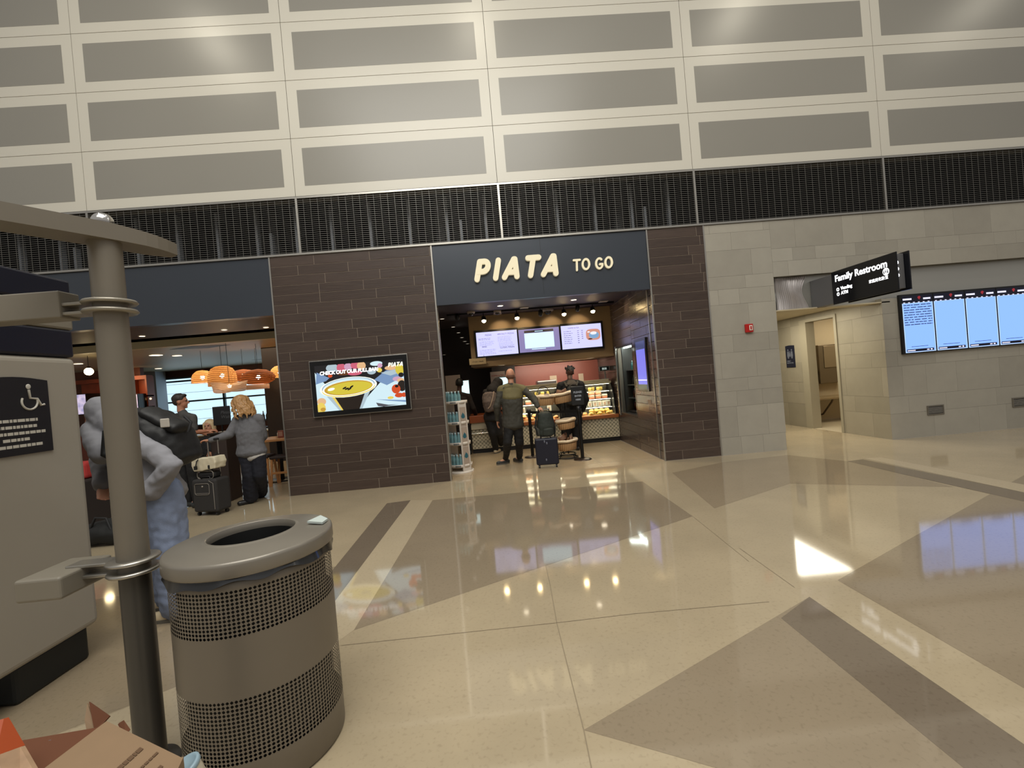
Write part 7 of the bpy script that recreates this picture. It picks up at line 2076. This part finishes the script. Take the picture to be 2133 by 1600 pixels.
for u, lab in ((551, 'oak stool with a dark seat just right of the blonde woman'), (592, 'oak stool half hidden by the wood pilaster')):
    zs_ = PY(u, 946, yt - 0.35).z; sx_ = PY(u, 960, yt - 0.4).x
    t = thing('stool', lab, 'stool', (sx_, yt - 0.45, 0), 0, 'oak stools at the bar table')
    b = MB(); b.bbox((sx_ - 0.17, yt - 0.62, zs_ - 0.05), (sx_ + 0.17, yt - 0.28, zs_), 0.015); obj('seat', b, mat('dark seat pad', S(44, 32, 28), 0.6), t)
    for a in (-1, 1):
        for c_2 in (-1, 1):
            b = MB(); b.tube([(sx_ + a * 0.17, yt - 0.45 + c_2 * 0.16, 0), (sx_ + a * 0.14, yt - 0.45 + c_2 * 0.13, zs_ - 0.05)], 0.022, 0, 8); obj('leg', b, M_oak, t)
    b = MB(); b.bbox((sx_ - 0.15, yt - 0.61, 0.22), (sx_ + 0.15, yt - 0.58, 0.26), 0.005); obj('stretcher', b, M_oak, t)
for (u, v, lab, nm, col, w_, h_) in ((579, 893, 'small pale condiment bottle on the oak bar table', 'condiment_bottle', (190, 176, 150), 0.025, 0.13), (585, 895, 'red brown menu holder on the oak bar table', 'menu_holder', (120, 54, 40), 0.055, 0.14), (590, 905, 'white salt shaker on the oak bar table near the pilaster', 'salt_shaker', (206, 196, 176), 0.022, 0.07)):
    x = PY(u, v, yt - 0.1).x; t = thing(nm, lab, nm.split('_')[-1], (x, yt - 0.1, zt2))
    T_ = Matrix.Translation((x, yt - 0.1, zt2))
    b = MB()
    if nm == 'menu_holder': b.bbox((x - w_, yt - 0.13, zt2), (x + w_, yt - 0.09, zt2 + h_), 0.006)
    else: b.lathe([(0, 0), (w_, 0), (w_, h_ * 0.7), (w_ * 0.5, h_ * 0.85)], 14, 0, T_)
    obj('body', b, mat('table ' + nm, S(*col), 0.4), t)
    b = MB()
    if nm == 'menu_holder': b.box((x - w_ * 0.7, yt - 0.131, zt2 + 0.03), (x + w_ * 0.7, yt - 0.1301, zt2 + h_ - 0.02))
    else: b.lathe([(w_ * 0.55, h_ * 0.82), (w_ * 0.55, h_), (0, h_)], 12, 0, T_)
    obj('cap' if nm != 'menu_holder' else 'card', b, mat('table ' + nm + ' cap', S(150, 110, 90), 0.4), t)
# long bar counter under the windows, with pale top, dark front and bottles along it
x0, x1 = PY(330, 890, 6.2).x, PY(640, 890, 6.2).x
zc = PY(575, 893, 6.2).z
t = thing('bar_counter', 'long bar counter with a pale top and dark front under the daylight windows', 'bar counter', ((x0 + x1) / 2, 6.2, 0))
b = MB(); b.bbox((x0, 6.2, zc - 0.04), (x1, 6.8, zc), 0.01); obj('worktop', b, mat('pale stone top', S(206, 196, 170), 0.3), t)
b = MB(); b.box((x0 + 0.05, 6.3, 0), (x1, 6.75, zc - 0.04)); obj('front', b, mat('beige bar front', S(120, 104, 84), 0.6, vary=.2), t)
yr = 7.6; zr_ = PY(575, 873, yr).z
x2 = PY(500, 870, yr).x; x3 = PY(640, 870, yr).x
t = thing('bottle_rail', 'dark shelf rail in front of the windows carrying bottles', 'shelf', ((x2 + x3) / 2, yr, 0))
b = MB(); b.box((x2, yr, zr_ - 0.28), (x3, yr + 0.3, zr_ - 0.22)); b.box((x2, yr, zr_ - 0.03), (x3, yr + 0.3, zr_)); obj('shelf', b, mat('rail dark', S(50, 40, 36), 0.5), t)
b = MB(); b.box((x2, yr + 0.25, 0), (x3, yr + 0.3, zr_ - 0.25)); obj('back_panel', b, mat('rail panel', S(40, 30, 28), 0.6), t)
for k in range(5):
    xk = x2 + (x3 - x2) * (k + 0.5) / 5; b = MB(); b.box((xk - 0.015, yr + 0.05, zr_ - 0.22), (xk + 0.015, yr + 0.25, zr_ - 0.03)); obj('post', b, mat('rail dark', S(50, 40, 36), 0.5), t)
pr = None
for k, u in enumerate((545, 553, 561, 572, 575, 582)):
    x = PY(u, 868, yr).x
    if pr is None:
        pr = thing('liquor_bottle', 'dark bottle on the shelf rail in front of the bright windows', 'bottle', (x, yr + 0.12, zr_), 0, 'bottles on the rail by the windows')
        b = MB(); b.lathe([(0, 0), (0.045, 0), (0.045, 0.16), (0.016, 0.22), (0.016, 0.28)], 14); obj('bottle_body', b, mat('bottle dark', S(44, 40, 34), 0.2), pr, True)
        b = MB(); b.lathe([(0.018, 0.27), (0.018, 0.30), (0, 0.30)], 12); obj('cap', b, mat('bottle cap', S(200, 200, 196), 0.4), pr, True)
    else: dup(pr, (x, yr + 0.12, zr_))
# black bag on the floor and red bag behind the kiosk
p = PZ(213, 1140); t = thing('duffel_bag', 'black duffel bag on the floor between the kiosk and the grey post', 'bag', (p.x, p.y, 0))
b = MB(); b.etube([(p.x - 0.25, p.y + 0.1, 0.14), (p.x, p.y + 0.12, 0.16), (p.x + 0.22, p.y + 0.1, 0.12)], [0.15, 0.17, 0.13], [0.12, 0.15, 0.11], (0, 1, 0)); fused('body', b, mat('black canvas', S(14, 15, 14), 0.8), t, 0.014, 3, 0.02, 6)
b = MB(); b.tube([(p.x - 0.14, p.y, 0.2), (p.x - 0.05, p.y, 0.36), (p.x + 0.06, p.y + 0.02, 0.34), (p.x + 0.12, p.y, 0.2)], 0.014, 0, 8); obj('strap', b, M_bpb, t)
c = PY(181, 974, -1.0); t = thing('red_bag', 'small red bag on a dark ottoman behind the kiosk edge', 'bag', (c.x, -1.0, c.z - 0.15))
b = MB(); b.bbox((c.x - 0.26, -1.12, c.z - 0.15), (c.x + 0.06, -0.9, c.z + 0.09), 0.05, 0, None, 3); obj('body', b, mat('red fabric', S(170, 50, 48), 0.7), t)
b = MB(); b.tube([(c.x - 0.15, -1.0, c.z + 0.07), (c.x - 0.10, -1.0, c.z + 0.15), (c.x - 0.04, -1.0, c.z + 0.07)], 0.012, 0, 8); obj('handle', b, mat('red fabric', S(170, 50, 48), 0.7), t)
t = thing('ottoman', 'dark ottoman under the small red bag behind the kiosk', 'ottoman', (c.x - 0.1, -1.0, 0))
b = MB(); b.bbox((c.x - 0.35, -1.22, 0.08), (c.x + 0.10, -0.78, c.z - 0.152), 0.03); obj('seat', b, mat('dark upholstery', S(40, 32, 30), 0.8), t)
for sx in (-0.3, 0.05):
    for sy3 in (-1.16, -0.84):
        b = MB(); b.cyl((c.x + sx, sy3, 0), (c.x + sx, sy3, 0.09), 0.02, 0, 8); obj('leg', b, M_walnut, t)
# ================================================================== LIGHT
w = bpy.data.worlds.new('world'); SC.world = w; w.use_nodes = True
bg = w.node_tree.nodes['Background']; bg.inputs[1].default_value = 1.0
wn, wl = w.node_tree.nodes, w.node_tree.links       # a dim far side of the hall, brighter towards its ceiling
wt = wn.new('ShaderNodeTexCoord'); wsep = wn.new('ShaderNodeSeparateXYZ'); wr = wn.new('ShaderNodeValToRGB')
wl.new(wt.outputs['Generated'], wsep.inputs[0]); wl.new(wsep.outputs['Z'], wr.inputs[0]); wl.new(wr.outputs[0], bg.inputs[0])
wr.color_ramp.elements[0].position = 0.14; wr.color_ramp.elements[0].color = (0.25, 0.24, 0.23, 1)
wr.color_ramp.elements[1].position = 0.34; wr.color_ramp.elements[1].color = (0.44, 0.435, 0.43, 1)
# concourse: soft fill added to lift the lower walls, then the ceiling downlights
light('concourse_fill', 'AREA', (-0.6, -8.3, 9.5), 900, (1.0, 0.975, 0.90), 7, (-0.6, -6.0, 0), sizey=6)
for (u, v, yl, pw) in ((455, 95, -3.2, 60), (985, 62, -3.2, 45), (1525, 35, -3.2, 60), (2030, 15, -3.2, 40)):
    p = PY(u, v, 0); d = (p - CAM); k_ = -yl / d.y
    light('concourse_downlight', 'AREA', (p.x + d.x * k_, yl, p.z + d.z * k_), pw, (1.0, 0.92, 0.74), 0.36)
# fill lights added to brighten the shop, the corridor and the bar
for x, y in ((0.0, 0.75), (1.7, 0.75), (0.85, 1.5), (2.2, 1.7), (-0.5, 1.9)):
    light('shop_fill_spot', 'SPOT', (x, y, 3.08), 50, (1.0, 0.82, 0.56), 0.05, (x, y, 0), 110, 0.8)  # added spots that lift the shop floor, apart from the modelled recessed lights
light('rose_wall_fill', 'AREA', (1.5, 3.35, zS0 - 0.03), 30, (1.0, 0.85, 0.70), 1.8, (1.5, 4.3, 1.4), sizey=0.4)  # added fill aimed at the rose wall
for z, y, pw in ((1.318, 0.31, 9), (1.145, 0.20, 9), (0.965, 0.12, 9), (0.79, 0.05, 9)):
    light('case_fill', 'AREA', (1.57, CY + y, z), pw, (1.0, 0.92, 0.70), 2.15, (1.57, CY + y + 0.16, z - 0.2), sizey=0.03)  # extra light besides the lamp strips, added to brighten the food
light('corridor_fill', 'AREA', (5.8, 1.5, 2.44), 60, (1.0, 0.93, 0.76), 1.0, sizey=2.0)  # added fill, no fitting modelled in the corridor ceiling
light('restroom_light', 'AREA', (8.3, 1.8, 2.58), 34, (1.0, 0.86, 0.62), 1.0, sizey=1.0)
light('drinks_case_fill', 'AREA', (XRP + 0.30, 1.9, 2.09), 7, (0.85, 1.0, 0.95), 0.2, (XRP + 0.42, 1.9, 1.2), sizey=1.0)  # extra light besides the lamp strip, added so the bottles show
light('bar_fill', 'AREA', (-5.6, 4.6, 2.97), 60, (1.0, 0.80, 0.56), 3.0, sizey=2.0)  # broad added fill under the olive ceiling, not one of its recessed lights
SC.view_settings.view_transform = 'Standard'
SC.view_settings.look = 'None'
SC.view_settings.gamma = 1.0
SC.view_settings.use_curve_mapping = False
SC.view_settings.exposure = 0.0
SC.cycles.use_denoising = True
SC.cycles.max_bounces = 7
SC.cycles.diffuse_bounces = 3
SC.cycles.glossy_bounces = 4
SC.cycles.transmission_bounces = 5
SC.cycles.transparent_max_bounces = 8
SC.cycles.sample_clamp_indirect = 6
SC.cycles.blur_glossy = 0.6
SC.cycles.caustics_reflective = False
SC.cycles.caustics_refractive = False
